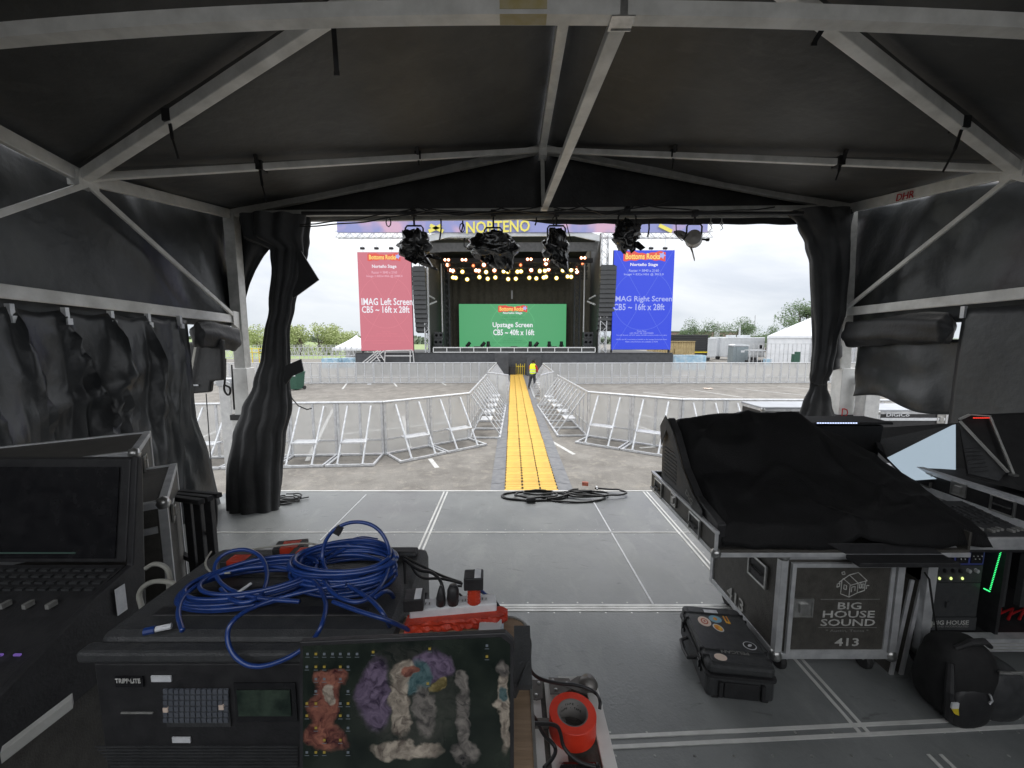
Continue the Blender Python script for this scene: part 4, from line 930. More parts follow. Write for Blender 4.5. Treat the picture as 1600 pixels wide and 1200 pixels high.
for i in range(4): q.box((a.x+i*.85, 50, 0), (a.x+i*.85+.07, 50.1, a.z))
tag(q.build('yellow_railing', 'safety_yellow'), 'short yellow railing between the corner post and the curtain', 'railing')
def wrapb(x0, x1, y0, D, lb):
    a = P(x0, y0, D); b = P(x1, y0, D); q = MB()
    n = max(1, int((b.x-a.x)/1.25)); 
    def g(u, v): an = u*6.283; return ((a.x+b.x)/2+(b.x-a.x)/2*max(-1, min(1, 1.35*math.cos(an)))+.05*N3(an*3, v*5, D), D+.6+.6*max(-1, min(1, 1.35*math.sin(an)))+.04*N3(an*5, v*4, 1), a.z*v+.06*N3(an*2, 5, 2)*v)
    q.grid(g, 60, 8, wrap=True); q.prism([(a.x+.04, D+.04, a.z), (b.x-.04, D+.04, a.z), (b.x-.04, D+1.16, a.z), (a.x+.04, D+1.16, a.z)], (0, 0, .06))
    return tag(q.build('wrapped_pallet', 'blue_wrap', smooth=False), lb, 'wrapped pallet')
wrapb(502, 528, 561, 42, 'blue plastic wrapped pallet left, behind the far barriers'); wrapb(530, 552, 560.5, 43, 'blue plastic wrapped pallet beside the left end of the stage skirt')
wrapb(1053, 1104, 556, 40, 'long pale blue wrapped pallet load right of the stage')
# wheelie bin
bpos = G(463, 609, 0); t = thing('wheelie_bin', 'dark green wheeled bin beside the tied left curtain', 'bin', (bpos.x, bpos.y, 0), R(-12))
q = MB(); q.prism([(-.30, -.28, .06), (.30, -.28, .06), (.36, -.38, 1.0), (-.36, -.38, 1.0)], (0, .02, 0)); q.add([(-.30, -.28, .06), (.30, -.28, .06), (.30, .28, .06), (-.30, .28, .06), (-.36, -.38, 1.02), (.36, -.38, 1.02), (.36, .38, 1.02), (-.36, .38, 1.02)], [(3, 2, 1, 0), (4, 5, 6, 7), (0, 1, 5, 4), (1, 2, 6, 5), (2, 3, 7, 6), (3, 0, 4, 7)]); q.build('body', 'green_bin', t, world=False, bevel=.02)
q = MB(); q.box((-.39, -.42, 1.025), (.39, .40, 1.10)); q.tube([(-.3, .45, 1.08), (.3, .45, 1.08)], .03); q.build('lid', 'green_bin', t, world=False, bevel=.02)
for s_ in (-1, 1): q = MB(); q.lathe([(0, -.03), (.12, -.03), (.12, .03), (0, .03)], (s_*.33, .30, .12), 16, Matrix.Rotation(R(90), 3, 'Y')); q.build('wheel', 'rubber', t, world=False)
for z, x in ((.86, .22), (.80, -.18), (.68, -.18)): q = MB(); q.box((x-.09, -.385, z), (x+.09, -.365, z+.06)); q.build('sticker', 'label_white', t, world=False)
# container, generator trailer, white trailers, toilet, marquee
a = P(1046, 534, 50); b = P(1085, 558, 50); t = thing('shipping_container', 'tan corrugated container right of the blue screen', 'container', (a.x, 50, 0))
q = MB(); n = 16; X0, X1 = a.x-2, b.x
pts = []
for i in range(n*2+1):
    x = X0+(X1-X0)*i/(n*2); pts.append((x, 50+(.07 if (i//1) % 2 else 0), .15))
pts += [(X1, 52.4, .15), (X0, 52.4, .15)]; q.prism(pts, (0, 0, a.z-.15)); q.build('body', 'container_tan', t)
q = MB(); c = P(1062, 549, 49.9); q.box((c.x-.6, 49.85, c.z-.35), (c.x+.5, 49.99, c.z+.35)); q.build('vent_box', 'container_tan', t)
q = MB(); q.box((X0, 49.9, a.z), (X1, 52.4, a.z+.08)); q.box((X0, 49.92, .02), (X1, 52.4, .15)); q.build('rails', 'container_tan', t)
a = P(1052, 523, 56); b = P(1105, 557, 56); t = thing('generator_trailer', 'black louvred generator trailer with an orange stripe', 'generator', (a.x, 56, 0))
q = MB(); q.box((a.x-1, 56, .75), (b.x, 59, a.z)); q.build('body', 'black', t, bevel=.03)
q = MB()
for i in range(9): z = .9+(a.z-1.3)*i/9+.5; q.box((P(1076, 0, 56).x, 55.93, z), (b.x-.1, 55.99, z+.10))
q.build('louvre', 'charcoal', t)
q = MB(); q.box((P(1080, 0, 56).x, 55.96, 1.15), (b.x, 55.99, 1.32)); q.build('stripe', 'safety_yellow', t)
for i in range(2): q = MB(); q.lathe([(0, -.12), (.38, -.12), (.38, .12), (0, .12)], (b.x-1.2-i*.95, 56.15, .38), 18, Matrix.Rotation(R(90), 3, 'X')); q.build('wheel', 'rubber', t)
def trailer(x0, x1, y0, D, lb, roofs=(), door=None, wheels=2):
    a = P(x0, y0, D); b = P(x1, y0, D); t = thing('site_trailer', lb, 'trailer', (a.x, D, 0))
    q = MB(); q.box((a.x, D, .45), (b.x, D+2.4, a.z)); q.build('body', 'trailer_white', t, bevel=.08)
    q = MB(); q.box((a.x+.05, D-.02, .62), (b.x-.05, D-.004, .70)); q.box((a.x+.05, D-.02, a.z-.22), (b.x-.05, D-.004, a.z-.16)); q.build('trim', 'galv', t)
    for rx, rw2 in roofs:
        c = P(rx, y0, D+1); q = MB(); q.box((c.x-rw2, D+.8, a.z+.0), (c.x+rw2, D+1.6, a.z+.32)); q.build('roof_unit', 'trailer_white', t, bevel=.05)
    if door:
        c = P(door, y0, D); q = MB(); q.box((c.x-.42, D-.03, .7), (c.x+.42, D-.022, a.z-.4)); d = q.build('door', 'trailer_white', t, bevel=.01); q = MB(); q.box((c.x+.26, D-.07, 1.5), (c.x+.34, D-.03, 1.7)); q.build('handle', 'steel', d)
        q = MB(); q.box((c.x-.2, D-.045, 1.7), (c.x+.2, D-.035, 2.2)); q.build('window', 'black_gloss', d)
    for i in range(wheels): q = MB(); q.lathe([(0, -.1), (.33, -.1), (.33, .1), (0, .1)], ((a.x+b.x)/2-.4+i*.8, D+.12, .33), 18, Matrix.Rotation(R(90), 3, 'X')); q.build('wheel', 'rubber', t)
trailer(1104, 1120, 528, 56, 'white box trailer right of the black generator', wheels=1)
trailer(1121, 1135, 526.5, 60, 'narrow white trailer behind the portable toilet', door=1131, wheels=1)
trailer(1136, 1196, 527, 58, 'long white trailer with two roof air units behind the portable toilet', roofs=((1143, .55), (1163, .8)), door=1190)
a = P(1146, 541, 48); b = P(1170, 541, 48); t = thing('portable_toilet', 'grey portable toilet in front of the long white trailer', 'portable toilet', ((a.x+b.x)/2, 48, 0)); cx = (a.x+b.x)/2; hw = (b.x-a.x)/2
q = MB(); q.box((cx-hw, 48, .12), (cx+hw, 49.2, a.z)); q.build('cabin', 'toilet_grey', t, bevel=.04)
q = MB(); q.box((cx-hw-.05, 47.95, a.z), (cx+hw+.05, 49.25, a.z+.14)); q.prism([(cx-hw, 47.97, a.z+.14), (cx+hw, 47.97, a.z+.14), (cx+hw*.7, 47.97, a.z+.24), (cx-hw*.7, 47.97, a.z+.24)], (0, 1.2, 0)); q.build('roof', 'trailer_white', t)
q = MB(); q.box((cx-hw*.55, 47.96, .2), (cx+hw*.6, 47.99, a.z-.1)); d = q.build('door', 'toilet_grey', t); q = MB(); q.box((cx-.0, 47.94, a.z-.75), (cx+.42, 47.955, a.z-.5)); q.build('sign', 'label_white', d)
a = P(1172, 548, 46); t = thing('shade_cart', 'small open cart with flat white roof right of the portable toilet', 'cart', (a.x, 46, 0)); b = P(1197, 548, 46)
q = MB(); q.box((a.x, 46, a.z), (b.x, 47.2, a.z+.08)); q.build('roof', 'trailer_white', t)
for x in (a.x+.1, (a.x+b.x)/2, b.x-.1): q = MB(); q.bar((x, 46.1, .3), (x, 46.1, a.z), .05); q.build('post', 'trailer_white', t)
q = MB(); q.box((a.x+.1, 46.05, .3), (b.x-.1, 47.1, .62)); q.box((a.x+.6, 46.2, .62), (a.x+1.1, 47.0, .95)); q.build('body', 'black', t, bevel=.04)
for x in (a.x+.4, b.x-.4): q = MB(); q.lathe([(0, -.08), (.24, -.08), (.24, .08), (0, .08)], (x, 46.05, .24), 16, Matrix.Rotation(R(90), 3, 'X')); q.build('wheel', 'rubber', t)
def marquee(x0, x1, ye, xr, yr, D, lb, dep=14):
    a = P(x0, ye, D); b = P(x1, ye, D); r_ = P(xr, yr, D+2); t = thing('marquee', lb, 'marquee tent', (a.x, D, 0)); n = 10
    q = MB(); q.add([(a.x, D, a.z), (b.x, D, a.z), (b.x, D+3, r_.z+.0), (r_.x, D+3, r_.z), (a.x*(D+dep)/D+.6, D+dep, a.z), (b.x*(D+dep)/D, D+dep, a.z), (b.x*(D+dep)/D, D+dep-3, r_.z), (r_.x*(D+dep)/D, D+dep-3, r_.z)], [(0, 1, 2, 3), (0, 3, 7, 4), (3, 2, 6, 7), (4, 7, 6, 5), (1, 5, 6, 2)]); q.build('roof', 'tent_white', t)
    def g(u, v): x = a.x+.1+(b.x-a.x-.1)*u; return (x, D+.1+.05*math.sin(x*5+N3(x, v*3, 0)*3)*(1-abs(2*v-1)), .05+(a.z-.1)*v)
    MB().grid(g, 90, 8).build('side_wall', 'tent_white', t, smooth=True)
    q = MB(); q.box((a.x, D-.01, a.z-.28), (b.x, D+.03, a.z)); q.build('valance', 'tent_white', t)
    for x in (a.x+.06, a.x+(b.x-a.x)*.5, b.x-.1): q = MB(); q.bar((x, D-.02, 0), (x, D-.02, a.z-.28), .1); q.build('pole', 'galv', t)
marquee(1199, 1340, 525, 1285, 492, 50, 'large white marquee with sloping roof right of the trailers')
marquee(1348, 1420, 520, 1400, 508, 40, 'white marquee glimpsed to the right of the corner post', 8)
q = MB(); a = P(1172, 537, 44); b = P(1340, 537, 44)
for i in range(26): x = a.x+(b.x-a.x)*i/25; q.box((x-.025, 44, 0), (x+.025, 44.04, a.z))
q.box((a.x, 44, a.z-.05), (b.x, 44.04, a.z)); q.box((a.x, 44, .15), (b.x, 44.04, .2)); q.box((a.x, 44, a.z*.55), (b.x, 44.04, a.z*.55+.04)); tag(q.build('metal_fence', 'galv'), 'thin grey metal fence in front of the marquee', 'fence')
a = P(1246, 560, 43); q = MB(); q.box((a.x-.35, 43, .5), (a.x+.3, 43.5, 1.45)); q.box((a.x-.2, 43, 0), (a.x-.1, 43.1, .5)); q.box((a.x+.1, 43, 0), (a.x+.2, 43.1, .5)); q.box((a.x-.1, 43.0, 1.45), (a.x+.3, 43.4, 1.7)); tag(q.build('machine', 'green_bin', bevel=.03), 'small green machine in front of the marquee wall', 'machine')
a = P(1201, 558, 45); q = MB(); q.box((a.x-.3, 45, 0), (a.x+.35, 45.5, .75)); q.box((a.x-.33, 44.97, .75), (a.x+.38, 45.53, .82)); tag(q.build('cooler_box', 'blue_wrap', bevel=.03), 'small blue box left of the marquee', 'box')
for px, py, D, lb in ((1180, 494, 120, 'tall thin mast behind the white trailers'), (1071, 503, 130, 'thin mast above the tan container'), (1156, 512, 60, 'thin white pole behind the white trailers'), (1121, 507, 140, 'short grey stack on the skyline behind the trailers')):
    p = P(px, py, D); q = MB(); r_ = .9 if px == 1121 else .12; q.tube([(p.x, D, 0), (p.x, D, p.z)], r_, 8); q.tube([(p.x, D, p.z), (p.x, D, p.z+.4)], r_*.6, 6); tag(q.build('mast', 'galv'), lb, 'mast')
for px, w_, D, lb in ((1127, 6, 150, 'low brick building on the skyline behind the white trailers'), (1054, 5, 150, 'low brick building on the skyline behind the tan container')):
    p = P(px, 519, D); t = thing('low_building', lb, 'building', (p.x, D, 0)); q = MB(); q.box((p.x-w_, D, 0), (p.x+w_, D+10, p.z)); q.build('wall', 'brick_far', t); q = MB(); q.box((p.x-w_-.3, D-.3, p.z), (p.x+w_+.3, D+10.3, p.z+.4)); q.build('roof', 'hill', t)
    q = MB(); 
    for i in range(5): q = MB(); q.box((p.x-w_+1+i*w_*.38, D-.05, p.z-2.2), (p.x-w_+2+i*w_*.38, D-.01, p.z-1)); q.build('window', 'black_gloss', t)
# ================================================================== flight-case builder (local: front face at y=0, runs +y, base at z=0)
def case_edges(q, w, d, h, t=.022, k=.004, only=None):
    for x in (-w/2, w/2):
        for y in (0, d): q.cbox((x, y, h/2), (t*2, t*2, h+k))
    for z in (0, h):
        for y in (0, d): q.cbox((0, y, z), (w-t*2, t*2-.002, t*2-.002))
        for x in (-w/2, w/2): q.cbox((x, d/2, z), (t*2-.002, d-t*2, t*2-.002))
def castors(t, w, d, rz=.13):
    for x in (-w/2+.09, w/2-.09):
        for y in (.09, d-.09):
            q = MB(); q.lathe([(0, -.018), (.05, -.018), (.055, -.01), (.055, .01), (.05, .018), (0, .018)], (x, y, .055), 18, Matrix.Rotation(R(90), 3, 'Y')); c = q.build('castor', 'rubber', t, world=False)
            q = MB(); q.box((x-.032, y-.03, .07), (x-.022, y+.04, rz)); q.box((x+.022, y-.03, .07), (x+.032, y+.04, rz)); q.box((x-.045, y-.045, rz-.01), (x+.045, y+.045, rz-.001)); q.build('fork', 'steel', c, world=False)
def latch(par, c, ax, up, s=.11, name='latch'):
    ax = V(ax).normalized(); up = V(up).normalized(); n = ax.cross(up); c = V(c); q = MB(); mm = Matrix((ax, up, n)).transposed()
    for sx in (-1, 1): q.cbox(c+ax*sx*s*.46+n*.004, (s*.08, s, .012), mm)
    for sy in (-1, 1): q.cbox(c+up*sy*s*.46+n*.004, (s*.84, s*.08, .012), mm)
    q.cbox(c+n*.001, (s*.84, s*.84, .006), mm); q.cbox(c+n*.010, (s*.42, s*.5, .014), mm)
    return q.build(name, 'steel', par, bevel=.002)
def recess_handle(par, c, ax, up, s=.16):
    ax = V(ax).normalized(); up = V(up).normalized(); n = ax.cross(up); c = V(c); mm = Matrix((ax, up, n)).transposed(); q = MB()
    for sx in (-1, 1): q.cbox(c+ax*sx*s*.5+n*.005, (s*.09, s*.8, .014), mm)
    for sy in (-1, 1): q.cbox(c+up*sy*s*.40+n*.005, (s*1.08, s*.09, .0135), mm)
    o = q.build('recessed_handle', 'steel', par, bevel=.003)
    q = MB(); q.cbox(c+n*.002, (s*.92, s*.72, .004), mm); q.build('dish', 'black', o)
    q = MB(); q.tube([c-ax*s*.36+n*.008, c-ax*s*.3+n*.02, c+ax*s*.3+n*.02, c+ax*s*.36+n*.008], .008); q.build('grip', 'rubber', o)
    return o
Z = lambda rel: CZ+rel
# ---------------- rack case with the house logo
X0, X1, Y0, Y1 = 1.545, 2.245, 2.14, 2.90; zb, zt_ = Z(-1.865), Z(-1.215)
rk = thing('rack_case', 'dark flight case stencilled 413 with a white house logo on its front', 'flight case', ((X0+X1)/2, Y0, DK))
q = MB(); q.box((X0+.004, Y0+.012, zb+.004), (X1-.004, Y1-.004, zt_-.004)); q.build('body', 'laminate', rk)
def edges(par, x0, x1, y0, y1, z0, z1, t=.03, m_='galv', ex=.006, corners=True, front=True):
    q = MB(); T = t
    for x in (x0, x1):
        s_ = 1 if x == x0 else -1
        for y in (y0, y1):
            r_ = 1 if y == y0 else -1
            q.box((min(x-s_*ex, x+s_*T), min(y-r_*ex, y+r_*T), z0-ex), (max(x-s_*ex, x+s_*T), max(y-r_*ex, y+r_*T), z1+ex))
    for z, r_ in ((z0, 1), (z1, -1)):
        for y, s_ in ((y0, 1), (y1, -1)): q.box((x0+T, min(y-s_*(ex-.002), y+s_*T), min(z-r_*(ex-.002), z+r_*T)), (x1-T, max(y-s_*(ex-.002), y+s_*T), max(z-r_*(ex-.002), z+r_*T)))
        for x, s_ in ((x0, 1), (x1, -1)): q.box((min(x-s_*(ex-.002), x+s_*T), y0+T, min(z-r_*(ex-.002), z+r_*T)), (max(x-s_*(ex-.002), x+s_*T), y1-T, max(z-r_*(ex-.002), z+r_*T)))
    o = q.build('edging', m_, par, bevel=.002)
    if corners:
        for x in (x0, x1):
            for y in (y0,):
                for z in (z0, z1):
                    q = MB(); q.lathe([(0, t*1.1), (t*.75, t*.8), (t*1.05, .0), (t*.75, -t*.8), (0, -t*1.1)], (x+(t*.35 if x == x0 else -t*.35), y+t*.35, z+(t*.35 if z == z0 else -t*.35)), 14); q.build('ball_corner', 'steel', o, smooth=True)
    return o
edges(rk, X0, X1, Y0, Y1, zb, zt_, .034)
dr = MB().box((X0+.075, Y0-.004, zb+.055), (X1-.075, Y0+.010, zt_-.075)).build('door', 'laminate', rk)
q = MB(); x0, x1, z0, z1 = X0+.055, X1-.055, zb+.035, zt_-.055
for a, b in (((x0, z0), (x0+.024, z1)), ((x1-.024, z0), (x1, z1)), ((x0+.024, z0), (x1-.024, z0+.024)), ((x0+.024, z1-.024), (x1-.024, z1))): q.box((a[0], Y0-.012, a[1]), (b[0], Y0+.008, b[1]))
q.build('door_frame', 'galv', dr, bevel=.002)
latch(dr, (X0+.135, Y0-.005, (zb+zt_)/2+.0), (1, 0, 0), (0, 0, 1), .115)
yt = Y0-.006; cx = (X0+X1)/2+.055; H_ = zt_-zb
RX, UP = (1, 0, 0), (0, 0, 1)
text('lettering', 'BIG', V((cx, yt, zb+H_*.515)), RX, UP, .135, .043, 'print_white', dr, bold=.012, depth=.001)
text('lettering', 'HOUSE', V((cx, yt, zb+H_*.435)), RX, UP, .30, .043, 'print_white', dr, bold=.012, depth=.001)
text('lettering', 'SOUND', V((cx, yt, zb+H_*.355)), RX, UP, .315, .043, 'print_white', dr, bold=.012, depth=.001)
text('lettering', '✶ Austin, Texas ✶'.replace('✶', '*'), V((cx, yt, zb+H_*.275)), RX, UP, .25, .018, 'print_dim', dr, depth=.001)
text('stencil_number', '413', V((cx+.005, yt, zb+H_*.165)), RX, UP, .14, .050, 'print_white', dr, bold=.015, depth=.001)
q = MB(); q.box((cx-.17, yt-.001, zb+H_*.575), (cx+.17, yt, zb+H_*.58)); q.box((cx-.17, yt-.001, zb+H_*.305), (cx+.17, yt, zb+H_*.309)); q.build('rule', 'print_dim', dr)
q = MB(); hz_ = zb+H_*.60; w_ = .003
def ln(*pts):
    for a, b in zip(pts, pts[1:]): q.bar((cx+a[0], yt-.001, hz_+a[1]), (cx+b[0], yt-.001, hz_+b[1]), .004, .002, (0, 1, 0))
ln((-.075, .09), (-.02, .135), (.035, .085), (-.005, .072), (-.055, .115)); ln((-.02, .135), (.03, .15), (.085, .10), (.035, .085)); ln((-.06, .10), (-.06, .02), (-.01, .0), (-.01, .075)); ln((-.01, .0), (.035, .025), (.035, .085)); ln((.035, .025), (.075, .04), (.078, .10))
ln((-.065, .15), (-.05, .155), (-.045, .14), (-.06, .138), (-.065, .15)); ln((.0, .03), (.0, .06), (.02, .065), (.02, .038)); 
for a in (.045, .06): ln((a, .055), (a, .08), (a+.01, .08), (a+.01, .055), (a, .055))
ln((-.085, .06), (-.07, .065), (-.07, .085), (-.085, .08), (-.085, .06)); ln((-.045, .05), (-.045, .075), (-.03, .07), (-.03, .045), (-.045, .05)); ln((.085, .05), (.085, .07), (.10, .07)); 
q.build('logo', 'print_white', dr)
recess_handle(rk, (X0-.004, Y0+.20, zb+H_*.66), (0, -1, 0), (0, 0, 1), .17)
text('stencil_number', '413', V((X0-.004, Y0+.42, zb+.085)), (0, -1, 0), (0, 0, 1), .20, .085, 'print_white', rk, bold=.012, depth=.001)
rk2 = rk; ORG_ = ORG[rk.name]
def castors_w(par, x0, x1, y0, y1, ztop):
    for x in (x0+.09, x1-.09):
        for y in (y0+.09, y1-.09):
            q = MB(); q.lathe([(0, -.018), (.05, -.018), (.055, -.01), (.055, .01), (.05, .018), (0, .018)], (x, y, DK+.056), 18, Matrix.Rotation(R(90), 3, 'Y')); c = q.build('castor', 'rubber', par)
            q = MB(); q.box((x-.032, y-.03, DK+.07), (x-.022, y+.04, ztop)); q.box((x+.022, y-.03, DK+.07), (x+.032, y+.04, ztop)); q.build('fork', 'steel', c)
castors_w(rk, X0, X1, Y0, Y1, zb)

# ---------------- low console tray on the case, with covered mixing desk
tx0, tx1, ty0, ty1, tz0, tz1 = 1.135, 2.56, 2.10, 3.12, Z(-1.205), Z(-1.065)
tr = thing('console_tray', 'open flight case tray with latches under the covered mixing desk', 'flight case tray', ((tx0+tx1)/2, ty0, tz0))
q = MB(); q.box((tx0, ty0, tz0), (tx1, ty1, tz0+.02)); q.box((tx0, ty0, tz0+.02), (tx0+.014, ty1, tz1-.004)); q.box((tx1-.014, ty0, tz0+.02), (tx1, ty1, tz1-.004)); q.box((tx0+.014, ty0, tz0+.02), (tx1-.014, ty0+.014, tz0+.035)); q.box((tx0+.014, ty1-.014, tz0+.02), (tx1-.014, ty1, tz1-.004)); q.build('body', 'laminate', tr)
q = MB(); t = .018
q.box((tx0-.006, ty0-.006, tz1-.012), (tx0+t, ty1+.006, tz1+.004)); q.box((tx0-.008, ty0-.002, tz0-.006), (tx0-.001, ty1, tz0+.02)); q.box((tx0-.008, ty0-.008, tz0-.004), (tx0+.012, ty0-.001, tz1)); q.box((tx0+.012, ty0-.008, tz0-.006), (tx1, ty0-.001, tz0+.02)); q.box((tx0+t, ty1-.01, tz1-.012), (tx1, ty1+.006, tz1+.004))
q.build('edging', 'galv', tr, bevel=.002)
for y in (ty0+.24, ty1-.17): recess_handle(tr, (tx0-.003, y, (tz0+tz1)/2-.005), (0, -1, 0), (0, 0, 1), .135)
latch(tr, (tx0-.004, ty0+.56, tz0+.09), (0, -1, 0), (0, 0, 1), .085)
q = MB(); q.lathe([(0, .03), (.022, .022), (.03, 0), (.022, -.022), (0, -.03)], (tx0+.008, ty0+.006, tz0+.012), 12); q.build('ball_corner', 'steel', tr, smooth=True)

def lerp_tab(tab, x):
    for (a, b), (c, d) in zip(tab, tab[1:]):
        if x <= c: return b+(d-b)*max(0, (x-a))/(c-a)
    return tab[-1][1]
ridge = [(1.15, -.63), (1.25, -.60), (1.5, -.555), (1.83, -.53), (2.08, -.55), (2.3, -.66), (2.6, -.80), (2.75, -.92), (2.95, -1.06)]
def cov(u, v):
    x = 1.19+1.72*u*(1-.13*max(0, min(1, (v-.45)*2)))
    # v: 0 back hem .. 1 front hem
    zr_ = Z(lerp_tab(ridge, x)); zf = Z(-1.045)
    if x > 2.5: zf = Z(-1.045-.1*min(1, (x-2.5)/.3))
    yb = 2.93
    tab = [(0, (yb+.06, Z(-1.05))), (.10, (yb+.03, zr_-.02)), (.16, (yb-.04, zr_)), (.30, (yb-.16, zr_-.10*(zr_-zf)/.5)), (.55, (yb-.40, zf+(zr_-zf)*.28+.02)), (.8, (yb-.64, zf+.05)), (.93, (2.13-.02*math.sin(x*9), zf+.005)), (1, (2.085-.02*math.sin(x*9), Z(-1.15)-.01*math.sin(x*5)))]
    for (a, pa), (b, pb) in zip(tab, tab[1:]):
        if v <= b: f = (v-a)/(b-a); y = pa[0]+(pb[0]-pa[0])*f; z = pa[1]+(pb[1]-pa[1])*f; break
    cr1 = max(0, .35-abs(N3(x*1.6+y*.9, y*1.5-x*.6, 12))*2)*.10+max(0, .3-abs(N3(x*2.5-y*2, y*2.5, 22))*2)*.05; wr = cr1+N3(x*2.2+y*2, y*2-x, 1)*.035+N3(x*7, y*6, 3)*.010+.014*abs(math.sin(x*4+y*5+N3(x*2, y*2, 0)*3))
    e_ = min(1, u*10, (1-u)*10)
    if u < .03: x += .0; 
    xx = x+.03*N3(y*3, z*3, 5)
    z += wr*e_*(.3+.7*min(1, v*3)); 
    k = max(0, 1-u/.035)
    z = z*(1-k)+min(z, max(Z(-1.06), z-.10))*k
    return (xx-.015*k, y, z)
cvr = thing('covered_mixing_desk', 'mixing desk hidden under a loose black dust cover', 'mixing desk', (2.0, 2.5, Z(-1.18)))
cm = MB().grid(cov, 120, 70).build('dust_cover', 'cover_cloth', cvr, smooth=True, solid=.004)
# left end of the desk: side cheek showing under the cover
sp = [(2.97, -1.17), (2.99, -.64), (2.88, -.575), (2.76, -.66), (2.58, -.86), (2.40, -.98), (2.12, -1.03), (2.12, -1.17)]
q = MB(); q.prism([(1.155, y, Z(z)) for y, z in sp], (.05, 0, 0)); q.build('side_cheek', 'black', cvr, bevel=.008)
def chk(u, v):
    i = u*6.999; k = int(i); f = i-k; a = sp[k]; b = sp[min(k+1, 7)]
    y = a[0]+(b[0]-a[0])*f; z = a[1]+(b[1]-a[1])*f
    return (1.148-.01*math.sin(u*9)-.012*v, y-.0+(.02)*v, Z(z)+.012-(.10+.02*math.sin(u*14))*v)
q = MB()
outer = [(2.995, -.66), (2.90, -.56), (2.76, -.645), (2.58, -.85), (2.42, -.965), (2.28, -1.02)]
inner = [(2.95, -.80), (2.86, -.66), (2.72, -.76), (2.55, -.96), (2.40, -1.06), (2.27, -1.11)]
vs = [(1.140, y, Z(z)) for y, z in outer]+[(1.136, y, Z(z)) for y, z in inner]; n = len(outer)
q.add(vs, [(i, i+1, n+i+1, n+i) for i in range(n-1)]); q.build('cover_skirt', 'charcoal', cvr, solid=.004)
q = MB()
for i in range(9): q.box((1.150, 2.70, Z(-1.02+i*.026)), (1.154, 2.93, Z(-1.012+i*.026)))
q.build('vent_slats', 'charcoal', cvr)
text('lettering', 'DiG', V((1.128, 2.43, Z(-1.0))), (0, -1, -.45), (0, -.45, 1), .105, .04, 'print_dim', cvr, depth=.002)
q = MB(); q.prism([(1.17, 2.42, Z(-1.05)), (1.24, 2.42, Z(-1.03)), (1.30, 2.20, Z(-1.075)), (1.24, 2.17, Z(-1.10))], (0, 0, .012)); q.build('corner_flap', 'charcoal', cvr)
q = MB(); q.box((1.86, 2.00, Z(-1.215)), (2.40, 2.20-.11, Z(-1.19))); q.prism([(1.86, 2.09, Z(-1.19)), (2.40, 2.09, Z(-1.19)), (2.32, 2.095, Z(-1.13)), (1.75, 2.095, Z(-1.13))], (0, .006, 0))
tag(q.build('keyboard_shelf', 'black', bevel=.004), 'flat black shelf sticking out in front of the covered desk', 'shelf')

# ---------------- leaning panels beside the case
for k, (dx, lb) in enumerate(((0, 'aluminium-edged panel leaning right against the 413 case'), (.06, 'outer aluminium-edged panel leaning beside the 413 case'))):
    t = thing('leaning_panel', lb, 'panel', (2.30+dx, 2.3, DK)); a = V((2.27+dx, 2.18, DK)); b = V((2.30+dx*1.0+.05, 2.2, Z(-1.42)))
    q = MB(); q.prism([a+V((.0, 0, .0)), a+V((.012, 0, 0)), b+V((.012, 0, 0)), b], (0, .55, 0)); q.build('board', 'laminate', t)
    q = MB(); q.prism([a+V((-.004, -.012, .0)), a+V((.018, -.012, 0)), b+V((.018, -.012, .01)), b+V((-.004, -.012, .01))], (0, .011, 0)); q.build('edging', 'galv', t)

# ---------------- second rack, open fronted, with the lit units
X0, X1, Y0, Y1 = 2.43, 3.62, 2.16, 2.86; zb, zt_ = Z(-1.80), Z(-1.20)
r2 = thing('equipment_rack', 'open rack with blue-fronted units and a green light strip, behind the backpack', 'equipment rack', ((X0+X1)/2, Y0, DK))
q = MB(); q.box((X0+.02, Y0+.02, zb), (X1-.02, Y1, zb+.03)); q.box((X0+.02, Y0+.02, zt_-.03), (X1-.02, Y1, zt_)); q.box((X0+.02, Y1-.02, zb+.03), (X1-.02, Y1, zt_-.03)); q.box((X0+.02, Y0+.03, zb+.03), (X0+.04, Y1-.02, zt_-.03)); q.box((2.885, Y0+.03, zb+.03), (2.905, Y1-.02, zt_-.03)); q.box((X1-.04, Y0+.03, zb+.03), (X1-.02, Y1-.02, zt_-.03)); q.build('body', 'black', r2)
q = MB(); q.box((X0-.03, Y0-.01, zb-.03), (X0+.025, Y0+.03, zt_)); q.box((X0+.025, Y0-.01, zb-.035), (X1, Y0+.05, zb+.045)); q.box((X0+.025, Y0-.008, zt_-.0), (X1, Y0+.02, zt_+.02)); q.build('edging', 'galv', r2, bevel=.003)
q = MB(); 
for z in (zb-.02, zb+.0, zb+.02): q.box((X0+.03, Y0-.013, z), (X1-.002, Y0-.0102, z+.004))
q.build('edging_ribs', 'alu_dark', r2)
yf = Y0+.06
q = MB(); q.box((2.48, yf, zt_-.13), (2.99, yf+.3, zt_-.035)); u1 = q.build('blue_unit', 'led_blue_panel', r2)
for k in range(4):
    q = MB(); q.box((2.495+k*.125, yf-.006, zt_-.118), (2.595+k*.125, yf-.001, zt_-.048)); p = q.build('meter_panel', 'black_gloss', u1)
    q = MB()
    for j in range(5): q.box((2.505+k*.125+j*.018, yf-.010, zt_-.075-.018*(j % 2)), (2.511+k*.125+j*.018, yf-.007, zt_-.069-.018*(j % 2)))
    q.build('indicator', 'print_white' if k != 2 else 'label_white', p)
q = MB(); q.box((2.48, yf, zt_-.24), (2.99, yf+.3, zt_-.135)); u2 = q.build('knob_unit', 'charcoal', r2)
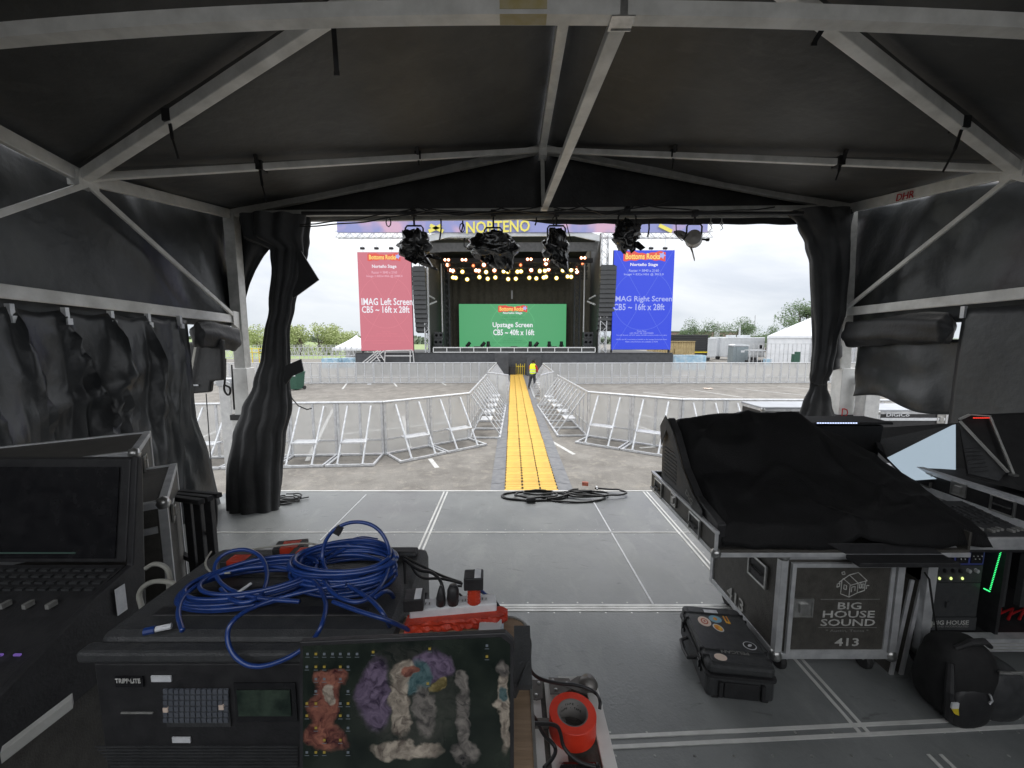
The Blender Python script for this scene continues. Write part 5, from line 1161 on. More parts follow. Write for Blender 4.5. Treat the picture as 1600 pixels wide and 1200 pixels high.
for k in range(7):
    q = MB(); x = 2.52+k*.068; q.lathe([(0, -.018), (.012, -.016), (.013, 0)], (x, yf, zt_-.165), 12, Matrix.Rotation(R(-90), 3, 'X')); q.build('knob', 'galv' if k > 4 else 'black', u2)
for k in range(3): q = MB(); x = 2.62+k*.10; q.lathe([(0, -.006), (.008, -.005), (.009, 0)], (x, yf-.001, zt_-.215), 10, Matrix.Rotation(R(-90), 3, 'X')); q.build('indicator', 'led_yellow', u2)
q = MB(); q.box((2.48, yf, zb+.14), (2.99, yf+.3, zt_-.245)); q.box((2.70, yf-.01, zb+.20), (2.73, yf-.001, zb+.24)); q.build('amplifier', 'plastic_grey', r2)
q = MB(); q.box((2.48, yf-.006, zb+.055), (2.99, yf+.3, zb+.135)); u3 = q.build('blank_panel', 'charcoal', r2)
text('lettering', 'BIG HOUSE', V((2.765, yf-.0075, zb+.105)), RX, UP, .31, .028, 'print_white', u3, bold=.012, depth=.001)
text('lettering', 'SOUND INCORPORATED', V((2.765, yf-.0075, zb+.080)), RX, UP, .31, .012, 'print_dim', u3, depth=.001)
q = MB(); q.prism([(2.55, yf-.0075, zb+.10), (2.575, yf-.0075, zb+.125), (2.60, yf-.0075, zb+.11), (2.60, yf-.0075, zb+.075), (2.575, yf-.0075, zb+.067)], (0, -.001, 0)); q.build('logo', 'print_white', u3)
q = MB()
for k in range(24): q.cbox((3.09-.002*k, yf-.02, zt_-.03-k*.0105), (.005, .006, .004))
for k in range(5): q.cbox((3.04-k*.012, yf-.02, zt_-.285+k*.004), (.006, .006, .005))
q.build('led_strip', 'led_strip_green', r2)
def squeeze(o):
    off_ = ORG[r2.name].translation.x
    for v in o.data.vertices: v.co.x = 2.45+(v.co.x+off_-2.48)*.68-off_
    for c_ in o.children: squeeze(c_)
for o in list(r2.children):
    if o.name.split('.')[0] in ('blue_unit', 'knob_unit', 'amplifier', 'blank_panel', 'led_strip'): squeeze(o)
q = MB(); rnd = random.Random(5)
for k in range(5): q.tube([(2.98+.08*k, yf+.1, zb+.08), (3.01+.07*k, yf+.05, zb+.14+.02*rnd.random()), (3.03+.07*k, yf+.08, zb+.06)], .008, 6)
q.build('red_wiring', 'red_cloth', r2)
for x in (2.93, 3.05, 3.33): q = MB(); q.box((x, yf, zb+.2), (x+.03, yf+.03, zt_-.05)); q.build('rack_rail', 'plastic_grey', r2)
castors_w(r2, X0, X1, Y0, Y1, zb-.0)
q = MB(); q.tube([P(1445, 895, 2.16), P(1452, 905, 2.10), P(1458, 950, 2.08), P(1466, 1000, 2.06)], .005, 6); tag(q.build('hanging_cable', 'cable_black'), 'thin black cable hanging in front of the open rack', 'cable')
# small mixer on its top
mzb = zt_+.022
mx_ = thing('compact_mixer', 'small grey mixing surface with faders on top of the open rack', 'mixer', (2.86, 2.2, mzb))
q = MB(); q.box((2.58, 2.17, mzb), (3.10, 2.62, mzb+.028)); q.prism([(2.58, 2.19, mzb+.028), (2.58, 2.62, mzb+.028), (2.58, 2.62, mzb+.075)], (.52, 0, 0)); b_ = q.build('body', 'charcoal', mx_, bevel=.004)
q = MB(); q.box((2.56, 2.14, mzb-.0), (2.579, 2.62, mzb+.09)); q.box((2.579, 2.145, mzb), (3.6, 2.168, mzb+.05)); q.build('edging', 'galv', mx_, bevel=.003)
for i in range(12):
    q = MB(); q.box((2.61+i*.04, 2.24+.012*(i % 3), mzb+.036), (2.628+i*.04, 2.27+.012*(i % 3), mzb+.05)); q.build('fader', 'print_dim', mx_)
q = MB()
for i in range(12):
    for j in range(5): q.box((2.612+i*.04, 2.34+j*.045, mzb+.045+j*.005), (2.63+i*.04, 2.36+j*.045, mzb+.056+j*.005))
q.build('button_grid', 'plastic_grey', mx_)

# ---------------- tray of the right-hand console
ax, bx_, ya, yb = 3.10, 4.25, 1.7, 3.02; z0, z1 = Z(-1.11), Z(-.975)
t2 = thing('console_tray', 'bright-edged flight case tray with a butterfly latch at the far right', 'flight case tray', (3.6, 2.0, DK))
q = MB(); q.box((ax, ya, z0), (bx_, yb, z1)); q.build('body', 'black', t2)
q = MB(); q.box((ax-.006, ya, z1-.022), (ax+.05, yb+.005, z1+.004)); q.box((ax-.012, ya, z0-.022), (ax-.001, yb+.005, z0+.016)); q.box((ax-.012, ya, z0-.03), (ax+.10, yb, z0-.023)); q.box((ax-.008, yb-.03, z0+.016), (ax-.001, yb, z1-.022)); q.build('edging', 'label_white', t2)
for y in (yb-.13, yb-.62): recess_handle(t2, (ax-.003, y, (z0+z1)/2-.002), (0, -1, 0), (0, 0, 1), .12)
latch(t2, (ax-.004, yb-.37, (z0+z1)/2+.01), (0, -1, 0), (0, 0, 1), .095)
q = MB(); q.box((ax+.55, ya, DK), (bx_-.05, yb-.1, z0-.03)); q.build('stand_case', 'laminate', t2)
# consoles standing on it
c2 = thing('tilted_monitor', 'tilted black-framed screen on the right tray, sky reflection painted as a pale glow', 'monitor', P(1440, 745, 2.75)*1)
pA = P(1368, 672, 3.55); pE = P(1386, 716, 3.05)
nrm = V((0, -.3, 1)).normalized()
def slab(name, pts, thick, m_, par, off=0):
    nr = (pts[1]-pts[0]).cross(pts[2]-pts[0]).normalized()
    if nr.y > 0: nr = -nr
    return MB().prism([p+nr*off for p in pts], nr*-thick).build(name, m_, par)
slab('frame', [P(1361, 669, 3.55), P(1497, 661, 3.60), P(1514, 742, 2.84), P(1428, 752, 2.80), P(1372, 700, 3.2)], .03, 'black', c2)
slab('screen_glass', [pA, P(1491, 665, 3.56), P(1386, 716, 3.05)], .003, 'plastic_grey', c2, .003)
slab('painted_reflection', [pE, P(1488, 665, 3.56), P(1493, 664, 3.57), P(1493, 738, 2.87), P(1512, 739, 2.86), P(1512, 746, 2.81), P(1430, 751, 2.80), P(1412, 742, 2.86)], .003, 'sky_reflection_glow', c2, .006)  # emissive patch painted where the glass reflects the sky
q = MB(); q.bar(P(1430, 750, 2.85), P(1430, 750, 2.85)-V((0, -.05, .16)), .03); q.bar(P(1500, 745, 2.85), P(1500, 745, 2.85)-V((0, -.05, .16)), .03); q.build('foot', 'steel', c2)
c3 = thing('control_console', 'angular black console with a red indicator row at the right edge of the tent', 'console', P(1560, 760, 2.4)*1)
o1 = [P(1497, 656, 2.75), P(1512, 648, 2.75), P(1640, 643, 2.75), P(1660, 770, 2.35), P(1600, 768, 2.35), P(1510, 744, 2.5)]
q = MB(); ext = V((.30, .12, -.06)); q.prism(o1, ext); q.build('housing', 'black_matt', c3)
slab('side_panel', [P(1498, 660, 2.74), P(1572, 738, 2.44), P(1560, 752, 2.42), P(1513, 741, 2.5)], .004, 'charcoal', c3, .006)
q = MB()
q.bar(P(1500, 658, 2.72), P(1575, 738, 2.42), .012); q.bar(P(1547, 652, 2.72), P(1584, 742, 2.40), .012); q.bar(P(1499, 655, 2.73), P(1515, 648, 2.73), .012); q.bar(P(1515, 648, 2.73), P(1548, 650, 2.73), .008); q.build('trim', 'alu_dark', c3)
q = MB()
for i in range(7): q.bar(P(1505+2*i, 701+6*i, 2.57-.02*i), P(1530+2.5*i+0, 699+6*i, 2.57-.02*i), .003)
q.build('vent_slats', 'black', c3)
q = MB(); 
for i in range(8): q.cbox(P(1522+i*3.4, 653, 2.715), (.010, .004, .006))
q.build('led_strip', 'led_strip_red', c3)
q = MB(); q.cbox(P(1584, 742, 2.38), (.03, .03, .012)); q.build('hinge', 'steel', c3)
c4 = thing('meter_bridge', 'black console meter bridge with a row of blue-white lights behind the covered desk', 'console', P(1290, 700, 3.4)*1)
q = MB(); a = P(1206, 655, 3.45); b = P(1352, 652, 3.45); q.prism([a, a+V((0, -.18, -.02)), a+V((.05, -.10, -.34)), a+V((.05, .1, -.34))], V((b.x-a.x, 0, 0))); q.box((a.x-.02, 3.22, a.z), (b.x+.03, 3.5, a.z+.02)); q.build('housing', 'black_matt', c4, bevel=.004)
q = MB(); 
for i in range(16): q.cbox(P(1278+i*4, 661, 3.20), (.014, .004, .008))
q.build('led_strip', 'led_strip_white', c4)
q = MB(); q.box((a.x+.1, 3.3, Z(-1.2)), (b.x-.1, 3.5, a.z-.3)); q.build('base', 'black', c4)
q = MB(); q.box((a.x+.1, 3.2, DK), (b.x+.2, 3.9, Z(-1.21))); tag(q.build('low_case', 'laminate', bevel=.01), 'dark case supporting the rear meter bridge behind the covered desk', 'flight case')

# ---------------- pale flight cases outside on the side deck
for x0, x1, y0, yD, lb, tx in ((1192, 1262, 636, 5.9, 'white-topped flight case partly behind the gathered right curtain', None), (1372, 1482, 640, 5.75, 'white-topped flight case with black band and white lettering, outside at right', 'DiGiCo')):
    a = P(x0, y0+2, yD); b = P(x1, y0+2, yD); x1_ = b.x if tx else P(1368, 640, yD).x-.02; h = a.z
    t = thing('console_case', lb, 'flight case', ((a.x+x1_)/2, yD, 1.05))
    q = MB(); q.box((a.x, yD, 1.18), (x1_, yD+.55, h-.005)); q.build('body', 'black', t)
    q = MB(); q.box((a.x-.01, yD-.012, h-.005), (x1_+.01, yD+.56, h+.02)); q.build('lid', 'lid_grey', t, bevel=.008)
    edges(t, a.x, x1_, yD, yD+.55, 1.18, h-.012, .035, 'galv', .008)
    q = MB(); zz = P(x0, 655, yD).z; q.box((a.x+.04, yD-.010, zz-.02), (x1_-.04, yD-.001, zz+.02)); q.build('trim', 'label_white', t)
    for x in ((x1_-.10,) if tx else (a.x+.14, x1_-.14)):
        latch(t, (x, yD-.004, h-.12), (1, 0, 0), (0, 0, 1), .13)
    for x in (a.x+.1, x1_-.1): q = MB(); q.lathe([(0, -.02), (.05, -.02), (.05, .02), (0, .02)], (x, yD+.1, 1.10), 14, Matrix.Rotation(R(90), 3, 'Y')); q.box((x-.04, yD+.06, 1.14), (x+.04, yD+.14, 1.185)); q.build('castor', 'rubber', t)
    if tx: text('lettering', tx, P(1403, 648.2, yD-.012), RX, UP, .34, .052, 'label_white', t, bold=.02, depth=.003)
# white stage supports outside each corner
for x0, x1, y0, y1, D, lb, sd_ in ((1356, 1379, 590, 700, 5.0, 'pale aluminium support post with a crank beside the right corner post', 1), (340, 358, 592, 775, 5.35, 'pale aluminium support post with a crank beside the left corner post', -1)):
    a = P(x0, y0, D); b = P(x1, y0, D); t = thing('support_post', lb, 'support post', ((a.x+b.x)/2, D, 0))
    q = MB(); q.box((a.x, D, 0 if D > 5.06 else DK), (b.x, D+.16, a.z-.02)); q.build('post', 'white_metal', t, bevel=.006)
    q = MB(); q.box((a.x-.015, D-.015, a.z-.10), (b.x+.06, D+.18, a.z)); q.lathe([(0, -.03), (.06, -.03), (.06, .03), (0, .03)], (b.x+.0, D-.03, a.z-.09), 18, Matrix.Rotation(R(90), 3, 'X')); q.build('crank_head', 'galv', t, bevel=.004)
    q = MB(); q.box((b.x+.06, D-.02, a.z-.16), (b.x+.14, D+.1, a.z-.02)); q.build('crank_grip', 'black', t)
q = MB(); q.bar(P(1385, 560, 5.1), P(1497, 650, 4.7), .045, .006, (0, 1, 0)); st_ = tag(q.build('ratchet_strap', 'strap'), 'faded red ratchet strap slanting past the hanging flap at right', 'strap')
q = MB(); q.cbox(P(1402, 527, 5.0), (.05, .03, .12)); q.build('ratchet', 'steel', st_); q = MB(); q.bar(P(1400, 537, 5.0), P(1410, 574, 5.0), .02, .004, (0, 1, 0)); q.lathe([(0, -.06), (.05, -.05), (.075, 0), (.05, .05), (0, .06)], P(1404, 585, 4.96), 14); q.build('hanging_pouch', 'charcoal', st_)

# ---------------- hard case with stickers
pc = thing('hard_case', 'black ribbed hard carry case with stickers on its lid, beside the 413 case', 'hard case', (1.262, 1.985, DK), R(-7))
w_, d_, h_ = .36, .50, .235
def rbox(q, x0, x1, y0, y1, z0, z1, r=.03, top=.85):
    pts = []
    for cx_, cy_, a0 in ((x1-r, y1-r, 0), (x0+r, y1-r, 90), (x0+r, y0+r, 180), (x1-r, y0+r, 270)):
        for k in range(4): a = R(a0+k*30); pts.append((cx_+r*math.cos(a), cy_+r*math.sin(a)))
    return q.prism([(x, y, z0) for x, y in pts], (0, 0, z1-z0))
q = MB(); rbox(q, -w_/2, w_/2, 0, d_, .02, .135); q.build('base', 'plastic_grey', pc, world=False, bevel=.008)
q = MB(); rbox(q, -w_/2-.008, w_/2+.008, -.008, d_+.008, .137, .155); q.build('rim', 'black', pc, world=False, bevel=.003)
q = MB(); rbox(q, -w_/2, w_/2, 0, d_, .156, .215); lid = q.build('lid', 'plastic_grey', pc, world=False, bevel=.018)
q = MB(); rbox(q, -w_/2+.012, w_/2-.012, .11, d_-.11, .2145, .224, .02); q.box((-w_/2+.03, .02, .2145), (w_/2-.03, .075, .222)); q.box((-w_/2+.03, d_-.075, .2145), (w_/2-.03, d_-.02, .222)); q.build('lid_panel', 'plastic_grey', lid, world=False, bevel=.004)
for y in (.095, d_-.095):
    q = MB(); q.box((-w_/2-.012, y-.018, .10), (-w_/2-.002, y+.018, .19)); q.box((-w_/2-.02, y-.012, .12), (-w_/2-.012, y+.012, .165)); q.build('latch', 'black_gloss', pc, world=False, bevel=.002)
    q = MB(); q.box((-w_/2-.004, y-.03, .19), (w_/2+.004, y-.022, .219)); q.box((-w_/2-.004, y+.022, .19), (w_/2+.004, y+.03, .219)); q.build('rib', 'black', lid, world=False)
q = MB(); q.tube([(-w_/2-.005, .17, .11), (-w_/2-.045, .18, .095), (-w_/2-.05, .25, .09), (-w_/2-.045, .32, .095), (-w_/2-.005, .33, .11)], .011); q.build('handle', 'black', pc, world=False)
q = MB(); q.box((-.09, -.012, .03), (.09, .0-.001, .12)); q.box((-.12, -.02, .035), (-.10, -.001, .125)); q.box((.10, -.02, .035), (.12, -.001, .125)); q.build('end_handle', 'black', pc, world=False, bevel=.003)
for x in (-.13, .13): q = MB(); q.lathe([(0, -.015), (.026, -.015), (.026, .015), (0, .015)], (x, .025, .027), 16, Matrix.Rotation(R(90), 3, 'Y')); q.build('wheel', 'rubber', pc, world=False)
def disc(name, x, y, rx, ry, m_, par, z=.2252, rot=0, n=20):
    q = MB(); q.prism([(x+rx*math.cos(2*math.pi*k/n)*math.cos(rot)-ry*math.sin(2*math.pi*k/n)*math.sin(rot), y+rx*math.cos(2*math.pi*k/n)*math.sin(rot)+ry*math.sin(2*math.pi*k/n)*math.cos(rot), z) for k in range(n)], (0, 0, .0006)); return q.build(name, m_, par, world=False)
mat('sticker_cream', S(225, 205, 190)); mat('sticker_blue', S(130, 175, 195)); mat('sticker_orange', S(215, 120, 40), S(235, 190, 70), 30, .5); mat('sticker_red', S(190, 110, 90))
s_ = disc('round_sticker', -.085, .335, .038, .045, 'sticker_cream', lid); 
for k in (1, 2, 3): disc('ring', -.085, .335, .030-.008*k, .036-.009*k, 'sticker_red' if k % 2 else 'sticker_cream', s_, .2256+.0007*k)
s_ = disc('round_sticker', -.01, .365, .038, .034, 'sticker_blue', lid); disc('ring', -.01, .365, .012, .014, 'sticker_orange', s_, .2262)
s_ = disc('leaf_sticker', -.02, .285, .026, .036, 'label_white', lid, rot=.5); disc('leaf', -.02, .285, .020, .029, 'sticker_orange', s_, .2262, .5)
s_ = disc('round_sticker', .105, .155, .036, .032, 'label_white', lid); disc('ring', .105, .155, .031, .027, 'black', s_, .2262); disc('ring', .105, .155, .015, .008, 'label_white', s_, .2270, .6)
disc('heart_sticker', -.095, .05, .034, .026, 'sticker_cream', lid, .2228)
q = MB(); q.box((-.055, d_-.075, .2232), (.03, d_-.045, .2238)); q.build('label', 'label_white', lid, world=False)
q = MB(); q.box((.045, .335, .2252), (.055, .40, .2258)); q.box((.065, .33, .2252), (.072, .40, .2258)); q.box((.055, .33, .2252), (.0645, .35, .2258)); q.build('scale_sticker', 'sticker_orange', lid, world=False)
text('lettering', 'PELICAN', (pc.matrix_world if False else ORG[pc.name])@V((-.0, .098, .2195)), ORG[pc.name].to_3x3()@V((-1, 0, 0)), ORG[pc.name].to_3x3()@V((0, -1, 0)), .15, .022, 'print_dim', lid, bold=.02, depth=.0008)
text('lettering', 'PELICAN', ORG[pc.name]@V((-w_/2-.001, .25, .185)), ORG[pc.name].to_3x3()@V((0, -1, 0)), (0, 0, 1), .11, .016, 'print_dim', lid, bold=.02, depth=.0008)

# ---------------- backpack
bpk = thing('backpack', 'bulging black backpack on the deck in front of the open rack', 'backpack', (2.36, 1.98, DK))
bp_shift = bpk
def bag(cx_, cy_, rx, ry, h, seed, lean=0):
    def g(u, v):
        a = 2*math.pi*u; ph = math.pi*v; r_ = math.sin(ph)**.55; z = h*(.5-.5*math.cos(ph)); n_ = 1+.10*N3(math.cos(a)*1.6+seed, math.sin(a)*1.6, z*5)+.03*N3(math.cos(a)*6, math.sin(a)*6+seed, z*18)
        sq = (abs(math.cos(a))**3+abs(math.sin(a))**3)**(-1/3)
        return (cx_+rx*r_*math.cos(a)*sq*n_+lean*z, cy_+ry*r_*math.sin(a)*sq*n_, DK+z)
    return g
q = MB(); q.grid(bag(2.37, 2.0, .15, .12, .42, 1, .05), 48, 30, wrap=True); q.build('main_compartment', 'black_matt', bpk, smooth=True)
q = MB(); q.grid(bag(2.56, 1.98, .12, .11, .31, 5, -.05), 40, 26, wrap=True); q.build('front_pocket', 'charcoal', bpk, smooth=True)
q = MB(); q.grid(bag(2.36, 1.91, .11, .05, .23, 9, .02), 36, 22, wrap=True); q.build('side_pocket', 'black', bpk, smooth=True)
q = MB(); q.tube([(2.31, 1.95, DK+.40), (2.36, 1.93, DK+.45), (2.43, 1.93, DK+.455), (2.49, 1.95, DK+.41)], [.012, .016, .016, .012]); q.build('haul_loop', 'black', bpk)
q = MB(); q.tube([(2.46, 1.88, DK+.325), (2.50, 1.865, DK+.335), (2.56, 1.86, DK+.34)], .008); q.build('buckle', 'steel', bpk)
q = MB(); q.tube([(2.26, 1.92, DK+.34), (2.225, 1.88, DK+.22), (2.24, 1.88, DK+.06)], [.014, .02, .016]); q.build('shoulder_strap', 'black', bpk)
q = MB(); q.box((2.215, 1.852, DK+.15), (2.25, 1.860, DK+.18)); q.build('tag', 'label_white', bpk); q = MB(); q.prism([(2.217, 1.853, DK+.149), (2.25, 1.853, DK+.149), (2.258, 1.853, DK+.11), (2.235, 1.853, DK+.12)], (0, .006, 0)); q.build('tag', 'safety_yellow', bpk)
q = MB(); q.tube([(2.41, 1.862, DK+.22), (2.42, 1.858, DK+.19), (2.41, 1.86, DK+.17)], .005); q.build('zip_pull', 'galv', bpk)

bpk.location.y -= .05
# ================================================================== wrapped stage lights hanging in the opening
def crumple(mt_name, c, rx, rz_, tail, seed, name, label, dep=.75, drop=None):
    c = V(c); t = thing(name, label, 'wrapped light', c)
    def g(u, v):
        a = 2*math.pi*u; ph = math.pi*v; d = V((math.cos(a)*math.sin(ph), math.sin(a)*math.sin(ph), math.cos(ph)))
        n1 = noise.noise(d*1.7+V((seed, 0, 0))); n2 = abs(noise.noise(d*3.2+V((0, seed, 0)))); n3 = abs(noise.noise(d*7+V((0, 0, seed))))
        n4 = abs(noise.noise(d*2.1+V((seed, seed, 0)))); r_ = 1+.34*n1-.30*n2-.55*min(n4, .25)-.10*n3+.14
        p = V((d.x*rx, d.y*rx*dep, d.z*rz_))*r_
        if drop and v > .6: k = (v-.6)/.4; p += V(drop)*k*k*(.4+.6*max(0, math.cos(a-(0 if drop[0] > 0 else math.pi))))
        return c+p
    q = MB().grid(g, 44, 30, wrap=True); w_ = q.build('plastic_wrap', mt_name, t, smooth=True)
    return t
def fixture_parts(t, c, w_, ztop, par=False):
    c = V(c); q = MB(); s_ = w_*.55
    q.tube([c+V((-s_, 0, 0)), c+V((-s_, 0, w_*.8)), c+V((-s_*.8, 0, w_*.95)), c+V((s_*.8, 0, w_*.95)), c+V((s_, 0, w_*.8)), c+V((s_, 0, 0))], .011, 6); q.build('yoke', 'black', t)
    q = MB(); z = c.z+w_*.95; q.tube([(c.x, c.y, z), (c.x, c.y, max(z+.03, ztop-.02))], .013, 6); q.lathe([(.028, -.03), (.045, -.03), (.045, .03), (.028, .03)], (c.x, c.y, max(z+.05, ztop)), 14, Matrix.Rotation(R(90), 3, 'Y')); q.build('clamp', 'black', t)
HZ = Z(1.50)
bar_ = MB().tube([(-2.6, 5.12, HZ+.05), (3.6, 5.12, HZ+.05)], .024, 12).build('lighting_bar', 'black'); tag(bar_, 'black pipe across the top of the opening that carries the wrapped lights', 'pipe')
specs = [(648, 384, .19, .20, 'foil', 'first light from the left, crumpled in shiny grey-black plastic', (.30, 0, -.10), 2), (771, 387, .28, .19, 'foil', 'largest plastic-wrapped light, second from the left', (.20, 0, -.10), 7),
         (869, 384, .17, .20, 'foil', 'middle plastic-wrapped light, third from the left', (.16, 0, -.14), 12), (979, 366, .17, .18, 'foil', 'black plastic-wrapped light in front of the blue screen top', (0, 0, -.05), 19)]
for px, py, rx, rz_, m_, lb, dr_, sd_ in specs:
    c = P(px, py, 5.12); t = crumple(m_, c, rx, rz_, None, sd_, 'wrapped_light', lb, drop=dr_)
    fixture_parts(t, c+V((0, 0, .05)), .2, HZ+.05)
    rnd = random.Random(sd_)
    for k in range(3):
        q = MB(); a0 = c+V((rnd.uniform(-.6, .9)*rx, -.05, -rz_*.6)); dx = rnd.uniform(-.06, .14); l = rnd.uniform(.06, .14)
        q.add([a0, a0+V((.07, .03, .02)), a0+V((dx+.05, -.03, -l*.7)), a0+V((dx, .0, -l)), a0+V((-.02, -.04, -l*.5))], [(0, 1, 2), (0, 2, 3), (0, 3, 4)]); q.build('loose_plastic', m_, t, solid=.002, fixn=False)
    q = MB(); q.lathe([(.0, -.10), (.085, -.10), (.10, .06), (0, .06)], c+V((0, .05, 0)), 16, Matrix.Rotation(R(80), 3, 'X')); q.build('lamp_body', 'black', t)
c = P(1084, 374, 5.12); t = thing('wrapped_light', 'pale plastic-wrapped spotlight with an exposed lens, rightmost of the hanging lights', 'wrapped light', c)
mmx = Matrix.Rotation(R(90), 3, 'X') @ Matrix.Rotation(R(-25), 3, 'Y')
q = MB(); q.lathe([(0, .14), (.09, .12), (.10, -.04), (.095, -.055), (.07, -.06)], c+V((.0, 0, 0)), 20, mmx); q.build('lamp_body', 'foil_grey', t, smooth=False)
q = MB(); q.lathe([(0, -.045), (.085, -.045), (.085, -.03)], c+V((.0, 0, 0)), 20, mmx); q.build('lens', 'plastic_grey', t)
def skirt_(u, v):
    a = 2*math.pi*u; r_ = .115*(1+.2*abs(N3(math.cos(a)*4, math.sin(a)*4, v*4)))*(1-.15*v); return c+V((-.10+.14*v+r_*.55*math.cos(a)+.0, .05-.03*v, 0))+V((0, r_*.35*math.sin(a), .09-.30*v-.05*math.cos(a)))
q = MB().grid(lambda u, v: c+V((-.15+.16*v+(.10-.05*v)*(1+.35*N3(u*9, v*3, 2))*math.cos(6.283*u)*.8, .06+.05*math.sin(6.283*u), .09-.34*v*(.6+.4*math.cos(6.283*u))+.05*math.sin(6.283*u))), 18, 8, wrap=True); q.build('plastic_wrap', 'foil_grey', t)
fixture_parts(t, c+V((0, 0, .02)), .17, HZ+.05)
q = MB(); q.tube([c+V((.11, 0, 0)), c+V((.16, 0, -.005))], .012); q.tube([c+V((.155, 0, -.005)), c+V((.19, 0, -.005))], .02, 8); q.build('knob', 'black', t)
# sagging cables and hooks along the bar
q = MB()
def sag(x0, x1, z0, z1, s_, y=5.05, n=16): return [(x0+(x1-x0)*k/n, y+.02*math.sin(k), z0+(z1-z0)*k/n-s_*4*(k/n)*(1-k/n)) for k in range(n+1)]
for x0, x1, z0, z1, s_, y in ((-2.6, -1.15, HZ-.10, HZ+.10, .03, 5.06), (-2.6, -1.0, HZ-.13, HZ+.06, .04, 5.03), (-1.2, -.1, HZ+.12, HZ+.10, .10, 5.05), (-1.1, .4, HZ+.09, HZ+.11, .07, 5.02), (-.2, .9, HZ+.11, HZ+.13, .09, 5.04), (.5, 1.9, HZ+.10, HZ+.17, .08, 5.05), (.8, 1.5, HZ+.15, HZ+.12, .12, 5.04), (1.6, 3.2, HZ+.13, HZ+.10, .06, 5.05)):
    q.tube(sag(x0, x1, z0, z1, s_, y), .008, 6)
for px, py0, py1 in ((689, 342, 375), (838, 340, 352), (1014, 345, 370), (723, 345, 362)):
    a = P(px, py0, 5.05); b = P(px-2, py1, 5.05); q.tube([a, (a+b)/2+V((.01, 0, 0)), b], .010, 6)
for px, py in ((607, 347), (722, 356), (867, 345)):
    c_ = P(px, py, 5.04); q.tube([c_+V((.03*math.cos(k*.8), 0, .055*math.sin(k*.8))) for k in range(9)], .007, 6)
for x, y_, z, r_ in ((P(893, 380, 5.0).x, 5.0, P(0, 385, 5.0).z, .0),):
    q.tube([P(884, 345, 5.0), P(889, 365, 5.0), P(893, 378, 5.0)], .006, 6); q.tube([P(1056, 345, 5.0), P(1057, 368, 5.0), P(1066, 376, 5.0), P(1075, 366, 5.0)], .006, 6); q.tube([P(726, 372, 5.02), P(725, 384, 5.02), P(732, 390, 5.02), P(740, 388, 5.02)], .007, 6)
tag(q.build('sagging_cables', 'cable_black'), 'black cables draped and looped along the pipe over the opening', 'cables')
for px, lb in ((1111, 'small steel swivel hook hanging right of the pale spotlight'), (1128, 'tiny steel hook at the right end of the opening')):
    a = P(px, 340, 5.1); q = MB(); q.tube([a, a-V((0, 0, .05))], .006, 6); q.tube([a-V((0, 0, .05))+V((.018*math.cos(k*.9), 0, -.02+.02*math.sin(k*.9))) for k in range(8)], .005, 6); q.tube([a-V((0, 0, .09)), a-V((-.02, 0, .13)), a-V((0.01, 0, .15))], .005, 6); tag(q.build('swivel_hook', 'steel'), lb, 'hook')
# straps with round pads on the roof members
def on_beam(px, A, B):
    best = None
    for k in range(401):
        p = A+(B-A)*k/400; d = p-CAM; f = d.y*math.cos(PITCH)-d.z*math.sin(PITCH); e_ = abs(800+F*d.x/f-px) if f > 0 else 1e9
        if best is None or e_ < best[0]: best = (e_, p)
    return best[1]
for px, A, B, ln_, pad, dx, lb in ((408, NL, RF, .34, 1, .05, 'black strap on the left front hip rafter, outer'), (654, NL, RF, .10, 1, .01, 'short black strap on the left front hip rafter, inner'), (1051, NR, RF, .16, 1, -.01, 'black strap on the right front hip rafter, inner'),
                         (1310, NR, RF, .18, 1, -.04, 'black strap on the right front hip rafter, outer'), (268, NL, R2, .30, 0, .05, 'thin black strap on the left rear rafter'), (1500, NR, R2, .36, 0, -.12, 'thin black strap on the right rear rafter'), (520, NL, R2, .0, 2, .0, 'wide black strap hanging at upper left'), (1300, NR, R2, .0, 2, .0, 'wide black strap hanging at upper right')):
    q = MB()
    if pad == 2: a = P(px, 22, 2.35); b = P(px+(6 if px < 800 else -28), 112 if px < 800 else 66, 2.35); q.bar(a, b, .026, .006, (0, 1, 0)); q.bar(b, b-V((0, 0, .02)), .030, .008, (0, 1, 0))
    else:
        p = on_beam(px, A, B); q.cbox(p, (.065, .10, .085)); q.bar(p-V((0, .02, .03)), p+V((dx*.4, -.03, -ln_*.55)), .024, .006, (0, 1, 0)); q.bar(p+V((dx*.4, -.03, -ln_*.55)), p+V((dx, -.03, -ln_)), .013, .006, (0, 1, 0))
        if pad: q.bar(p+V((0, -.05, .0)), p+V((0, -.09, .10)), .03, .02); q.lathe([(0, -.015), (.06, -.01), (.065, .01), (0, .02)], p+V((0, -.09, .105)), 14)
    tag(q.build('roof_strap', 'cable_black'), lb, 'strap')

